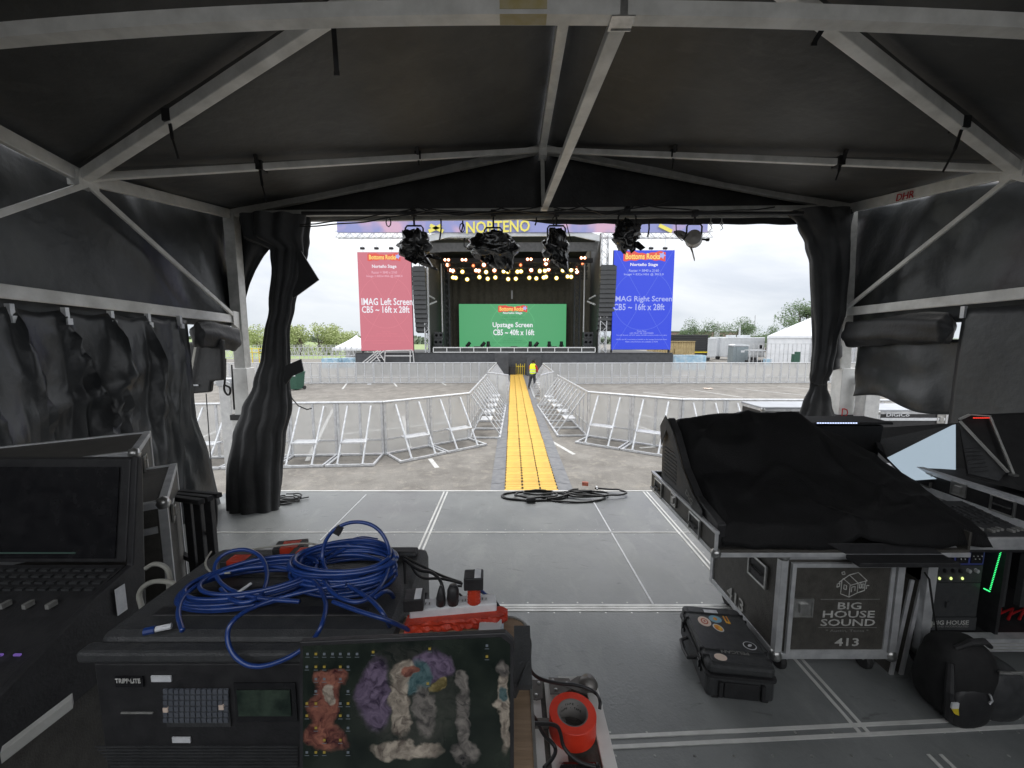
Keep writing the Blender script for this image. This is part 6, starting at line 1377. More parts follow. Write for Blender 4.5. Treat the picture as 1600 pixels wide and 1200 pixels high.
# ================================================================== cable coils at the deck edge
def loop(cx_, cy_, rx, ry, n=28, a0=0, turns=1.0, z=DK+.012, dz=0, w_=0, seed=0):
    return [V((cx_+rx*math.cos(a0+2*math.pi*turns*k/n)*(1+w_*N3(k*.3, seed, 0)), cy_+ry*math.sin(a0+2*math.pi*turns*k/n)*(1+w_*N3(k*.3, seed, 5)), z+dz*k/n+.004*math.sin(k*.9))) for k in range(n+1)]
def smooth_path(pts, it=2):
    for _ in range(it):
        o = [pts[0]]
        for a, b in zip(pts, pts[1:]): o += [V(a)*.75+V(b)*.25, V(a)*.25+V(b)*.75]
        pts = o+[pts[-1]]
    return pts
c1 = G(835, 776, DK); c2 = G(905, 776, DK); c3 = G(930, 774, DK)
q = MB(); q.tube(loop(c1.x, c1.y, .42, .15, 60, .3, 1.9, w_=.1), .012, 8); q.tube(loop(c1.x+.02, c1.y, .27, .10, 60, 2, 1.8, DK+.03, w_=.12, seed=3), .012, 8); q.tube(loop(c1.x+.05, c1.y+.02, .19, .07, 40, 1, 1.2, DK+.05), .012, 8)
q.tube([V(p) for p in smooth_path([c1+V((.15, -.14, .03)), c1+V((.30, -.10, .03)), c1+V((.5, .02, .05)), c1+V((.75, .10, .04))])], .012, 8)
c_ = tag(q.build('cable_coil', 'cable_black', smooth=True), 'black power cable coiled on the deck edge in front of the yellow ramps', 'cable')
q = MB(); a = G(829, 785, DK); q.tube([a+V((-.05, 0, .03)), a+V((.06, .01, .04))], [.03, .034], 12); q.build('connector', 'black', c_)
q = MB(); q.tube(loop(c2.x-.08, c2.y-.03, .40, .17, 44, 1.2, 1.0), .012, 8); q.tube(loop(c2.x+.1, c2.y+.02, .28, .10, 50, .2, 1.7, DK+.03, w_=.12, seed=6), .012, 8); q.tube(loop(c3.x+.02, c3.y, .38, .12, 44, 2.2, .9, DK+.045, w_=.1, seed=8), .012, 8)
c_ = tag(q.build('cable_coil', 'cable_black', smooth=True), 'black cable in loose loops on the deck edge, right of the ramps', 'cable')
a = G(914, 762, DK); q = MB(); q.tube([a+V((-.03, .05, .04)), a+V((.05, .03, .04))], [.03, .03], 12); q.build('connector', 'sticker_red', c_)
a = G(932, 768, DK); q = MB(); q.bar(a+V((0, -.04, .045)), a+V((.01, .05, .05)), .02, .02); q.build('tie', 'label_white', c_)
c1 = G(437, 785, DK); q = MB()
for k in range(4): q.tube(loop(c1.x+.03*k, c1.y+.03*k, .22-.03*k, .09, 30, k, .9, DK+.012+.01*k, w_=.25, seed=k), .008, 6)
q.tube(smooth_path([c1+V((-.25, -.18, .02)), c1+V((-.05, -.08, .03)), c1+V((.15, .03, .02)), c1+V((.3, .12, .02))]), .008, 6)
tag(q.build('cable_coil', 'cable_black', smooth=True), 'tangle of thin black cables at the foot of the left curtain', 'cable')

# ================================================================== left: big lighting desk, cases, folded stand
lx = -1.60
d1 = thing('lighting_desk', 'large dark lighting desk with an upright screen at the left edge', 'lighting desk', (-1.95, 1.3, DK))
q = MB(); pts = [(1.62, Z(-.50)), (1.66, Z(-.50)), (1.62, Z(-.92)), (1.55, Z(-.92))]
q.prism([(lx-1.05, y, z) for y, z in pts], (1.05, 0, 0)); q.build('screen_housing', 'black', d1, bevel=.006)
q = MB(); a, b = V((0, 1.612, Z(-.53))), V((0, 1.551, Z(-.90))); q.add([(lx-1.02, b.y-.004, b.z), (lx-.04, b.y-.004, b.z), (lx-.04, a.y-.004, a.z), (lx-1.02, a.y-.004, a.z)], [(0, 1, 2, 3)]); s_ = q.build('screen', 'black_gloss', d1, fixn=False)
q = MB()
for x0, x1, f in ((-1.02, -.55, .10), (-.8, -.55, .60), (-.85, -.6, .68), (-1.02, -.2, .94)):
    p = a+(b-a)*f; q.box((lx+x0, p.y-.009, p.z), (lx+x1, p.y-.006, p.z+.004))
q.build('screen_lines', 'screen_dim', s_)
q = MB(); side = [(1.645, -.50), (1.62, -.49), (1.55, -.93), (1.40, -.97), (1.10, -1.09), (1.02, -1.22), (1.02, -1.30), (1.58, -1.30), (1.60, -1.0)]
q.prism([(lx, y, Z(z)) for y, z in side], (.028, 0, 0)); q.build('side_cheek', 'black', d1, bevel=.006)
q = MB(); q.prism([(lx-1.05, y, Z(z)) for y, z in [(1.55, -.93), (1.40, -.975), (1.10, -1.10), (1.03, -1.22), (1.03, -1.30), (1.60, -1.30)]], (1.048, 0, 0)); q.build('console_body', 'black', d1)
q = MB(); 
def onsl(x, t_, h=.0): y = 1.53-.13*t_*3; 
sl0, sl1 = V((0, 1.535, Z(-.932))), V((0, 1.405, Z(-.972)))
for i in range(22):
    for j in range(4):
        p = sl0+(sl1-sl0)*(.12+.22*j); q.cbox((lx-.03-.045*i, p.y, p.z+.004), (.03, .012, .008))
q.build('button_grid', 'plastic_grey', d1)
sl0, sl1 = V((0, 1.40, Z(-.972))), V((0, 1.10, Z(-1.098)))
for i in range(6):
    p = sl0+(sl1-sl0)*.12; q = MB(); q.cbox((lx-.10-.085*i, p.y, p.z+.014), (.014, .03, .018)); q.build('fader', 'print_dim', d1)
q = MB()
for i in range(14): p = sl0+(sl1-sl0)*.62; q.cbox((lx-.05-.06*i, p.y, p.z+.004), (.022, .006, .006))
q.build('indicator_row', 'led_purple', d1)
q = MB(); q.box((lx-.60, 1.12, Z(-1.10)), (lx-.12, 1.24, Z(-1.02)-.03)); q.build('key_panel', 'charcoal', d1)
q = MB(); q.box((lx+.036, 1.46, Z(-1.09)), (lx+.038, 1.50, Z(-.98))); q.build('sticker', 'label_white', d1)
q = MB(); q.box((lx-1.0, 1.05, DK), (lx-.03, 1.68, Z(-1.30))); q.build('desk_case', 'laminate', d1)
q = MB(); q.box((lx-.03-.028, 1.035, DK), (lx-.03+.006, 1.06, Z(-1.30))); q.box((lx-1.0, 1.035, Z(-1.33)), (lx-.065, 1.06, Z(-1.30))); q.build('edging', 'galv', d1)
q = MB()
if 0: q.tube(smooth_path([V((lx+.03, 1.62, Z(-.90))), V((lx+.06, 1.60, Z(-.86))), V((lx+.12, 1.58, Z(-.90))), V((lx+.14, 1.58, Z(-1.0)))]), .009, 6)
q.tube(smooth_path([P(222, 950, 1.35), P(215, 925, 1.36), P(235, 908, 1.36), P(262, 908, 1.36), P(278, 915, 1.36)]), .009, 6); tag(q.build('grey_cable', 'cable_grey', smooth=True), 'larger pale grey cable loop between the left desk and the black rack console', 'cable'); q = MB(); q.tube(smooth_path([P(228, 888, 1.5), P(240, 880, 1.5), P(258, 884, 1.5), P(266, 898, 1.5), P(264, 920, 1.5)]), .009, 6)
tag(q.build('grey_cable', 'cable_grey', smooth=True), 'smaller pale grey cable loop at the side of the left desk, beside the flight case', 'cable')
rotate_later = []
# two flight cases behind it
for (pA_, X0, X1, Y0, Y1, z0, z1, lb) in ((None, -3.15, -2.235, 2.30, 2.95, Z(-1.30), Z(-.665), 'upper flight case with a blue-tinted lid behind the left desk'), (None, -2.75, -1.80, 1.98, 2.75, DK, Z(-.835), 'lower flight case standing right of the left desk screen')):
    t = thing('flight_case', lb, 'flight case', (X1, Y0, z0)); rotate_later.append((t, R(37))); q = MB(); q.box((X0, Y0, z0), (X1, Y1, z1-.003)); q.build('body', 'laminate', t)
    edges(t, X0, X1, Y0, Y1, z0, z1, .032, 'galv', .006)
    latch(t, (X1+.005, Y0+.22, z1-.13), (0, 1, 0), (0, 0, 1), .11)
    q = MB(); q.box((X0+.3, Y0-.008, z1-.16), (X1-.04, Y0-.001, z1-.125)); q.build('lid_seam', 'galv', t)
for t_, a_ in rotate_later: t_.rotation_euler = (0, 0, a_)
q = MB(); q.box((-3.2, 2.2, DK), (-2.5, 2.7, Z(-1.31)), R(37)); tag(q.build('flight_case', 'laminate', bevel=.01), 'dark case at the bottom of the stack behind the left desk', 'flight case')
fs_ = thing('folded_stand', 'black steel folding frames stacked between the left case and the deck edge', 'folding frame', (-1.75, 2.4, DK))
for k, (dx, dy) in enumerate(((0, 0), (.06, -.08), (.13, -.16))):
    q = MB(); a = P(228-0*k, 764+4*k, 2.75+dy); b = P(343-14*k, 774+5*k, 2.42+dy)
    q.bar(a, b, .035, .03); q.build('top_bar', 'black', fs_, bevel=.004)
for k, px in enumerate((294, 309, 326)):
    q = MB(); a = P(px, 780, 2.42-.03*k); q.bar((a.x, a.y, a.z), (a.x+.0, a.y, DK), .045, .035); q.build('leg', 'black', fs_, bevel=.004)
q = MB(); q.tube(smooth_path([P(330, 774, 2.42), P(337, 780, 2.41), P(337, 822, 2.41), P(331, 832, 2.41), P(318, 834, 2.41)]), .012, 8); q.build('handle', 'black', fs_)
q = MB(); q.bar(P(232, 770, 2.7), P(240, 880, 2.7), .03); q.bar(P(262, 775, 2.6), P(268, 885, 2.6), .03); q.bar(P(270, 860, 2.6), P(325, 885, 2.4), .03); q.build('strut', 'black', fs_)
# hanging black bag by the left post
t = thing('hanging_bag', 'black bag with a small white label hanging by the left corner post', 'bag', P(315, 615, 4.7)*1)
q = MB(); q.prism([P(290, 535, 4.7), P(346, 530, 4.7), P(348, 594, 4.7), P(329, 596, 4.7), P(327, 613, 4.7), P(292, 616, 4.7)], (0, .07, 0)); q.build('pouch', 'curtain', t, bevel=.02)
q = MB(); a = P(303, 602, 4.68); q.box((a.x-.05, a.y, a.z-.008), (a.x+.05, a.y+.012, a.z+.008)); q.build('label', 'label_white', t)
q = MB(); q.bar(P(307, 533, 4.66), P(293, 612, 4.66), .028, .006, (0, 1, 0)); q.build('strap', 'cable_grey', t)
q = MB(); q.tube(smooth_path([P(352, 560, 5.0), P(352, 592, 5.0), P(349, 610, 5.0), P(358, 620, 5.0), P(361, 606, 5.0), P(352, 602, 5.0)]), .012, 6); q.tube([P(362, 570, 5.0), P(366, 640, 5.0)], .010, 6); q.tube([P(322, 615, 4.9), P(328, 700, 4.9), P(334, 770, 4.9)], .006, 6)
tag(q.build('hanging_rope', 'cable_black', smooth=True), 'black ropes knotted and hanging beside the left corner post', 'rope')

# ================================================================== lower left: rack case, coils, laptop, power strip
X0, X1, Y0, Y1 = -1.06, -.30, .90, 1.37; zt_ = Z(-.75)
kc = thing('rack_console', 'black ribbed plastic rack trunk under the blue cables', 'rack console', ((X0+X1)/2, Y0, DK))
q = MB(); q.box((X0, Y0+.03, Z(-1.35)), (X1, Y1, zt_)); sh = q.build('shell', 'plastic_grey', kc, bevel=.025)
q = MB()
for k, y in enumerate((1.0, 1.09, 1.18, 1.27)): q.box((X0+.08, y, zt_-.002), (X1-.10, y+.038, zt_+.007))
q.build('lid_rib', 'black', kc, bevel=.004)
q = MB(); q.box((X1-.20, 1.29, zt_+.001), (X1-.03, 1.335, zt_+.02)); q.build('lid_handle', 'charcoal', kc, bevel=.008)
for y in (.98, 1.18): q = MB(); q.box((X1-.001, y, Z(-1.0)), (X1+.014, y+.09, Z(-.86))); q.build('side_latch', 'black', kc, bevel=.004)
q = MB(); q.box((X0+.03, Y0-.006, Z(-1.33)), (X1-.04, Y0+.032, zt_-.045)); fr = q.build('front_panel', 'black', kc, bevel=.003)
q = MB(); q.box((X0-.01, Y0-.01, zt_-.042), (X1, Y0+.03, zt_-.012)); q.build('front_lip', 'plastic_grey', kc, bevel=.008)
yf = Y0-.008
def on(px, py): return P(px, py, yf)
def plate(name, x0, y0, x1, y1, m_, par, dy=0, dep=.003):
    a = P(x0, y0, yf); b = P(x1, y1, yf); q = MB(); q.box((a.x, yf-dy-dep, b.z), (b.x, yf-dy, a.z)); return q.build(name, m_, par)
p_ = plate('name_plate', 181, 1056, 226, 1072, 'black_gloss', fr); text('lettering', 'TRIPP·LITE', (on(203, 1061)+V((0, -.005, 0))), RX, UP, .062, .012, 'print_white', p_, bold=.02, depth=.001)
plate('asset_sticker', 237, 1055, 269, 1064, 'label_white', fr); plate('asset_sticker', 270, 1151, 299, 1159, 'label_white', fr)
kp = plate('key_panel', 256, 1076, 362, 1134, 'plastic_grey', fr); q = MB()
for i in range(12):
    for j in range(6): a = P(259+i*8.6, 1080+j*9, yf-.004); q.cbox((a.x, a.y, a.z), (.0105, .004, .0115))
q.build('key_grid', 'key_grey', kp)
for px, py in ((260, 1108), (347, 1104)): a = P(px, py, yf-.004); q = MB(); q.cbox((a.x, a.y-.001, a.z), (.012, .005, .012)); q.build('lit_key', 'sticker_cream', kp)
sp_ = plate('preview_screen', 366, 1066, 466, 1126, 'black_gloss', fr); a = P(370, 1078, yf-.004); b = P(456, 1118, yf-.004); q = MB(); q.box((a.x, a.y-.002, b.z), (b.x, a.y, a.z)); q.build('picture', 'mini_picture', sp_)
plate('seam', 190, 1112, 240, 1114, 'print_dim', fr)
for k in range(7): plate('vent_line', 150+4*k, 1165+k*5, 466, 1166.5+k*5, 'charcoal', fr)
q = MB(); q.box((X0+.02, Y0+.05, DK), (X1-.02, Y1-.03, Z(-1.36))); q.build('lower_shell', 'laminate', kc)
# alu edge + orange patch at the far lower left
q = MB(); a = P(0, 1178, .95); b = P(112, 1092, 1.05); q.prism([a, b, b-V((0, 0, .03)), a-V((0, 0, .03))], (-.02, .02, 0)); q.build('edging', 'alu_dark', d1)

# blue cable coils lying on the trunk lid
zt2 = zt_+.012
def bl(px, py, h=0.0): p = G(px, py, zt2); return V((p.x, p.y, zt2+h))
q = MB(); rnd = random.Random(11)
ce = bl(540, 905)
for k in range(13):
    rx = .155-.0055*(k % 5)+rnd.uniform(-.006, .006); ry = .098-.004*(k % 5)+rnd.uniform(-.004, .004); h = .006*(k)+.01
    q.tube([V((ce.x+rx*math.cos(a_)+rnd.uniform(-.001, .001), ce.y+.01*math.sin(k)+ry*math.sin(a_), zt2+h+.004*math.sin(a_*2+k))) for a_ in [2*math.pi*j/40 for j in range(41)]], .0057, 8)
co = q.build('cable_coil', 'cable_blue', smooth=True); tag(co, 'tight coil of glossy blue cable on the right of the black trunk lid', 'cable')
q = MB(); ce = bl(385, 925)
for k in range(7):
    rx = .165+rnd.uniform(-.02, .012); ry = .088+rnd.uniform(-.01, .01); h = .008*k+.01; ph = rnd.uniform(-.15, .15)
    q.tube([V((ce.x+.008*k+rx*math.cos(a_)*math.cos(.3+ph)-ry*math.sin(a_)*math.sin(.3+ph), ce.y+rx*math.cos(a_)*math.sin(.3+ph)+ry*math.sin(a_)*math.cos(.3+ph), zt2+h)) for a_ in [2*math.pi*j/40 for j in range(41)]], .0057, 8)
def air(pts, D=None):  # free loops above the lid, given as photograph points with true distances, never sinking into the lid
    o = []
    for k, (px, py, d) in enumerate(pts):
        p = P(px, py, d)
        if px < 612 and d > .93 and p.z < zt2+.052: p = G(px, py, zt2+.052)
        o.append(p)
    return smooth_path(o, 3)
q.tube(air([(468, 940, 1.05), (400, 935, 1.08), (350, 920, 1.10), (332, 890, 1.14), (345, 866, 1.16), (380, 856, 1.18), (410, 868, 1.16), (420, 900, 1.14), (408, 935, 1.1), (370, 945, 1.08), (345, 920, 1.1)]), .0057, 8)
q.tube(air([(285, 985, 1.0), (276, 955, 1.02), (290, 925, 1.08), (340, 895, 1.14), (420, 882, 1.16), (480, 895, 1.12), (512, 935, 1.06), (505, 975, 1.0), (488, 1002, .885)]), .0057, 8)
q.tube(air([(490, 1002, .885), (450, 1030, .87), (400, 1045, .865), (368, 1030, .87), (353, 1000, .885), (360, 970, .98), (400, 945, 1.02), (470, 925, 1.06), (540, 913, 1.08)]), .0057, 8)
tag(q.build('cable_loops', 'cable_blue', smooth=True), 'loose loops of blue cable on the left of the trunk lid, hanging over its front', 'cable')
q = MB(); q.tube(air([(560, 900, 1.12), (520, 905, 1.13), (503, 880, 1.15), (505, 850, 1.17), (522, 825, 1.18), (555, 813, 1.19), (590, 822, 1.19), (610, 855, 1.17), (606, 895, 1.13), (590, 925, 1.1), (560, 945, 1.08), (520, 930, 1.09), (505, 905, 1.1)]), .0057, 8)
q.tube(air([(590, 850, 1.3), (560, 845, 1.28), (530, 862, 1.25), (500, 880, 1.2)]), .005, 8); q.tube(air([(590, 843, 1.3), (560, 838, 1.28), (525, 856, 1.25), (490, 880, 1.2)]), .005, 8)
q.tube(air([(520, 940, 1.08), (560, 955, 1.06), (610, 970, 1.03), (655, 992, 1.0)]), .0055, 8); q.tube(air([(585, 935, 1.1), (605, 920, 1.12), (617, 935, 1.1), (620, 965, 1.05), (625, 995, 1.0)]), .006, 8); q.tube(air([(545, 915, 1.1), (585, 940, 1.07), (603, 965, 1.04), (612, 985, 1.0)]), .0057, 8)
st3 = q.build('standing_loop', 'cable_blue', smooth=True); tag(st3, 'single blue cable loop standing upright above the coil, its ends running right', 'cable')
q = MB(); q.cbox(P(529, 829, 1.175), (.020, .012, .026), Matrix.Rotation(R(30), 3, 'Y')); q.build('cable_clip', 'black', st3)
q = MB(); a = bl(222, 990, .012); b = bl(262, 978, .012); 
a = G(225, 987, zt2+.01); b = G(268, 978, zt2+.01); q.tube([a, a+(b-a)*.4], .009, 8); cn_ = q.build('network_plug', 'cable_blue'); tag(cn_, 'network plug with a white sleeve lying on the left end of the trunk', 'plug')
q = MB(); q.tube([a+(b-a)*.42, b], .007, 8); q.build('sleeve', 'label_white', cn_)
q = MB(); a = G(372, 926, zt2+.06); b = G(392, 912, zt2+.06); q.tube([a, b], .004, 6); tag(q.build('plug_tip', 'label_white'), 'short white cable end lying across the blue loops', 'plug')
# small boxes with red tape
for px, py, w_, d_, h_, lb, rt in ((375, 882, .10, .05, .025, 'left small black adapter with red tape among the blue loops', .0), (455, 862, .10, .06, .03, 'middle small black adapter with red tape, tilted, at the trunk back edge', .2), (478, 872, .09, .045, .03, 'small black adapter with red tape just left of the blue coil', .05)):
    c = G(px, py, zt2); t = thing('adapter', lb, 'adapter', (c.x, c.y, zt2), rt); q = MB(); q.box((-w_/2, -d_/2, 0), (w_/2, d_/2, h_)); q.build('body', 'black', t, world=False, bevel=.004)
    q = MB(); q.box((-w_*.25, -d_*.52, h_*.1), (w_*.3, d_*.3, h_+.001)); q.build('tape', 'orange_tape', t, world=False)
q = MB(); q.tube(air([(330, 862, 1.3), (318, 880, 1.25), (330, 897, 1.2), (360, 895, 1.18)]), .003, 6); q.tube(air([(395, 858, 1.32), (440, 852, 1.34), (480, 848, 1.35), (500, 852, 1.33)]), .003, 6); tag(q.build('thin_cable', 'cable_grey', smooth=True), 'thin pale cable curling at the back left of the trunk', 'cable')

# worktop with alu edge
wz = Z(-.775)
wt = thing('worktop', 'brown plywood top with a rounded aluminium edge under the laptop', 'worktop', (-.15, .7, DK))
q = MB(); xr_, yr_ = .040, 1.03; r_ = .055; pts = [(-.30, .35), (xr_, .35)]+[(xr_-r_+r_*math.cos(R(k)), yr_-r_+r_*math.sin(R(k))) for k in range(0, 91, 15)]+[(-.30, yr_)]
q.prism([(x, y, wz-.02) for x, y in pts], (0, 0, .02)); q.build('top', 'plywood', wt)
q = MB(); ed = [(xr_+.003, .35)]+[(xr_-r_+(r_+.003)*math.cos(R(k)), yr_-r_+(r_+.003)*math.sin(R(k))) for k in range(0, 91, 10)]+[(-.30, yr_+.003)]
for a, b in zip(ed, ed[1:]): q.bar((a[0], a[1], wz-.011), (b[0], b[1], wz-.011), .006, .027)
q.build('edge_trim', 'steel', wt)
q = MB(); q.box((-.28, .37, DK), (.02, 1.0, wz-.021)); q.build('cabinet', 'laminate', wt)
# laptop
up_ = V((0, math.sin(PITCH), math.cos(PITCH))); fw = V((0, math.cos(PITCH), -math.sin(PITCH)))
zc = .68
def sc_(px, py, off=0): return CAM+V(((px-800)/F*zc, 0, 0))+up_*((600-py)/F*zc)+fw*(zc-off)
lp = thing('laptop', 'open laptop with a busy dark desktop picture facing the camera', 'laptop', (-.19, .55, wz))
q = MB(); q.prism([sc_(468, 1003), sc_(782, 989), sc_(790, 989), sc_(803, 1002), sc_(803, 1206), sc_(468, 1206)], fw*.012); q.build('lid', 'black', lp, bevel=.002)
q = MB(); q.prism([sc_(474, 1009, .0005), sc_(782, 995, .0005), sc_(797, 1006, .0005), sc_(797, 1200, .0005), sc_(474, 1200, .0005)], fw*-.0008); dsp = q.build('display', 'wallpaper', lp)
# generic abstract picture: soft coloured drapes of paint
rnd = random.Random(21)
def blob(cx_, cy_, rx, ry, m_, seed, name='picture_shape', off=.0018, n=26, rag=.35):
    q = MB(); pts = []
    for k in range(n):
        a = 2*math.pi*k/n; r_ = 1+rag*N3(math.cos(a)*2+seed, math.sin(a)*2, seed); pts.append(sc_(cx_+rx*r_*math.cos(a), cy_+ry*r_*math.sin(a), off))
    q.prism(pts, fw*-.0002); return q.build(name, m_, dsp)
# soft abstract picture, computed in the display's own material
wm = MATS['wallpaper']; t_ = wm.node_tree; bs = t_.nodes['Principled BSDF']; lk = t_.links.new; nd = t_.nodes.new
tcn = nd('ShaderNodeTexCoord'); n1 = nd('ShaderNodeTexNoise'); n1.inputs['Scale'].default_value = 26; n1.inputs['Detail'].default_value = 7; lk(tcn.outputs['Object'], n1.inputs['Vector'])
vs_ = nd('ShaderNodeVectorMath'); vs_.operation = 'SUBTRACT'; lk(n1.outputs['Color'], vs_.inputs[0]); vs_.inputs[1].default_value = (.5, .5, .5)
sc2 = nd('ShaderNodeVectorMath'); sc2.operation = 'SCALE'; sc2.inputs['Scale'].default_value = .045; lk(vs_.outputs[0], sc2.inputs[0])
ad = nd('ShaderNodeVectorMath'); ad.operation = 'ADD'; lk(tcn.outputs['Object'], ad.inputs[0]); lk(sc2.outputs[0], ad.inputs[1])
n2 = nd('ShaderNodeTexNoise'); n2.inputs['Scale'].default_value = 42; n2.inputs['Detail'].default_value = 5; n2.inputs['Distortion'].default_value = 1.5; lk(ad.outputs[0], n2.inputs['Vector'])
cur = bs.inputs['Base Color'].links[0].from_socket; lo = ORG[lp.name].translation; k_ = zc/F
PC = {'p': ((.035, .025, .05), (.22, .17, .26)), 'c': ((.10, .08, .07), (.52, .46, .38)), 'r': ((.05, .015, .02), (.34, .14, .10)), 'g': ((.03, .03, .032), (.26, .24, .22)), 't': ((.02, .06, .07), (.12, .20, .21)), 'y': ((.1, .08, .03), (.4, .33, .15))}
for cx_, cy_, sx, sy, kd in ((640, 1090, 80, 85, 'g'), (588, 1085, 26, 55, 'p'), (676, 1040, 34, 24, 'p'), (655, 1060, 18, 30, 't'), (663, 1110, 16, 40, 'g'), (632, 1172, 54, 13, 'c'), (628, 1100, 15, 55, 'c'), (630, 1046, 17, 17, 'c'), (640, 1048, 10, 10, 'r'), (684, 1072, 10, 12, 'y'),
                         (508, 1110, 22, 60, 'r'), (516, 1058, 26, 14, 'r'), (512, 1085, 9, 12, 'c'), (510, 1150, 34, 26, 'r'), (722, 1112, 12, 56, 'g'), (722, 1058, 13, 14, 'g'), (724, 1176, 24, 18, 'g'), (786, 1105, 10, 64, 'c'), (784, 1044, 10, 13, 'g'), (786, 1085, 8, 12, 't')):
    c0 = sc_(cx_, cy_)-lo; sb_ = nd('ShaderNodeVectorMath'); sb_.operation = 'SUBTRACT'; lk(ad.outputs[0], sb_.inputs[0]); sb_.inputs[1].default_value = c0
    ml = nd('ShaderNodeVectorMath'); ml.operation = 'MULTIPLY'; lk(sb_.outputs[0], ml.inputs[0]); ml.inputs[1].default_value = (1/(sx*k_), 0, 1/(sy*k_))
    le = nd('ShaderNodeVectorMath'); le.operation = 'LENGTH'; lk(ml.outputs[0], le.inputs[0])
    mr = nd('ShaderNodeMapRange'); mr.interpolation_type = 'SMOOTHSTEP'; mr.inputs[1].default_value = 1.15; mr.inputs[2].default_value = .8; mr.inputs[4].default_value = 0.15 if sx > 70 else .95; lk(le.outputs['Value'], mr.inputs[0])
    cr_ = nd('ShaderNodeValToRGB'); lk(n2.outputs['Fac'], cr_.inputs[0]); cr_.color_ramp.elements[0].position = .30; cr_.color_ramp.elements[0].color = (*[x*.5 for x in PC[kd][0]], 1); cr_.color_ramp.elements[1].position = .70; cr_.color_ramp.elements[1].color = (*[x*.55 for x in PC[kd][1]], 1)
    mxx = nd('ShaderNodeMix'); mxx.data_type = 'RGBA'; lk(mr.outputs[0], mxx.inputs[0]); lk(cur, mxx.inputs[6]); lk(cr_.outputs[0], mxx.inputs[7]); cur = mxx.outputs[2]
lk(cur, bs.inputs['Base Color']); lk(cur, bs.inputs['Emission Color']); bs.inputs['Emission Strength'].default_value = .22
q = MB(); q2 = MB()
icons = [(x, y) for x in (482, 495, 508, 521, 533, 546, 559) for y in (1020,)]+[(x, y) for x in (481, 495, 508, 533, 545) for y in range(1040, 1192, 19) if rnd.random() < .55]+[(584, 1017), (672, 1012), (669, 1066), (761, 1007), (761, 1024)]
for x, y in icons:
    tq = q if rnd.random() < .55 else q2; a = sc_(x-2, y+1.7, .0032); b = sc_(x+2, y+1.7, .0032); c = sc_(x+2, y-2, .0032); d = sc_(x-2, y-2, .0032); tq.prism([a, b, c, d], fw*-.0002) if 0 else tq.prism([a, b, c, d], fw*-.0002)
    tq2 = q2; a = sc_(x-3.4, y+5.2, .0032); b = sc_(x+3.4, y+5.2, .0032); c = sc_(x+3.4, y+4.4, .0032); d = sc_(x-3.4, y+4.4, .0032); tq2.prism([a, b, c, d], fw*-.0002)
q.build('folder_icons', 'icon_yellow', dsp); q2.build('file_icons', 'icon_grey', dsp)
q = MB(); q.box((-.36, .38, wz+.002), (.0, .60, wz+.02)); q.build('keyboard_base', 'black', lp, bevel=.004)
# dark wedge box behind the laptop's right edge
q = MB(); a = P(797, 1010, .86); q.prism([P(797, 1013, .92), P(829, 1012, .92), P(827, 1022, .86), P(806, 1080, .78), P(797, 1080, .78)], (0, 0, -.02)); q.prism([(.005, .80, wz), (.045, .80, wz), (.045, .92, wz+.05), (.005, .92, wz+.05)], (0, 0, .012)); tag(q.build('black_box', 'plastic_grey'), 'dark wedge-shaped box sticking out behind the right edge of the laptop', 'box')
# power strip, wrapped in orange tape
def wp_(px, py, h=0): return G(px, py, wz+h)
ps = thing('power_strip', 'white outlet strip bound in orange tape behind the laptop', 'power strip', wp_(720, 970)*1)
a = wp_(640, 968, .02); b = wp_(775, 956, .02); q = MB(); q.bar(a+V((0, .01, .012)), b+V((0, .01, .012)), .045, .045); q.build('housing', 'label_white', ps, bevel=.004)
def tapef(u, v):
    an = 2*math.pi*u; c = a+(b-a)*(v*1.16-.02); r_ = .024*(1+.45*N3(math.cos(an)*2.5, v*14, math.sin(an)*2.5)+.3*abs(N3(v*40, math.cos(an)*4, 1)))*(1 if v < .9 else 1-(v-.9)*5)
    z = min(r_*math.sin(an), .012); return c+V((0, -.014+r_*1.0*math.cos(an), z-.0))
q = MB().grid(tapef, 20, 40, wrap=True); q.build('tape_binding', 'orange_tape', ps)
for k, f in enumerate((.20, .34, .58, .66, .86)):
    c = a+(b-a)*f+V((0, .008, .0352)); q = MB(); q.box((c.x-.010, c.y-.008, c.z), (c.x+.010, c.y+.008, c.z+.001)); s_ = q.build('socket', 'galv', ps)
    q = MB(); q.box((c.x-.006, c.y-.004, c.z+.0011), (c.x-.004, c.y+.004, c.z+.002)); q.box((c.x+.004, c.y-.004, c.z+.0011), (c.x+.006, c.y+.004, c.z+.002)); q.build('slot', 'black', s_)
def adapter(c, sx, sy, sz, lb, rz=0, lab=True):
    t = thing('power_adapter', lb, 'power adapter', c, rz); q = MB(); q.box((-sx/2, -sy/2, 0), (sx/2, sy/2, sz)); q.build('body', 'black', t, world=False, bevel=.003)
    if lab: q = MB(); q.box((sx*.05, -sy*.45, sz), (sx*.38, sy*.45, sz+.001)); q.build('label', 'label_white', t, world=False)
    return t
adapter(a+(b-a)*.10+V((-.01, .0, .037)), .052, .05, .035, 'cube power adapter at the left end of the orange-taped strip', .12)
t = adapter(a+(b-a)*.70+V((.01, .0, .083)), .052, .045, .036, 'cube power adapter raised on an orange-taped riser', .05)
q = MB(); c = a+(b-a)*.70+V((.01, .0, 0))
q.grid(lambda u, v: c+V(((.016+.003*math.sin(v*40))*math.cos(6.283*u), (.014)*math.sin(6.283*u), .034+.050*v)), 14, 20, wrap=True); tag(q.build('taped_riser', 'orange_tape'), 'short plug extension wrapped in orange tape under the raised adapter', 'plug')
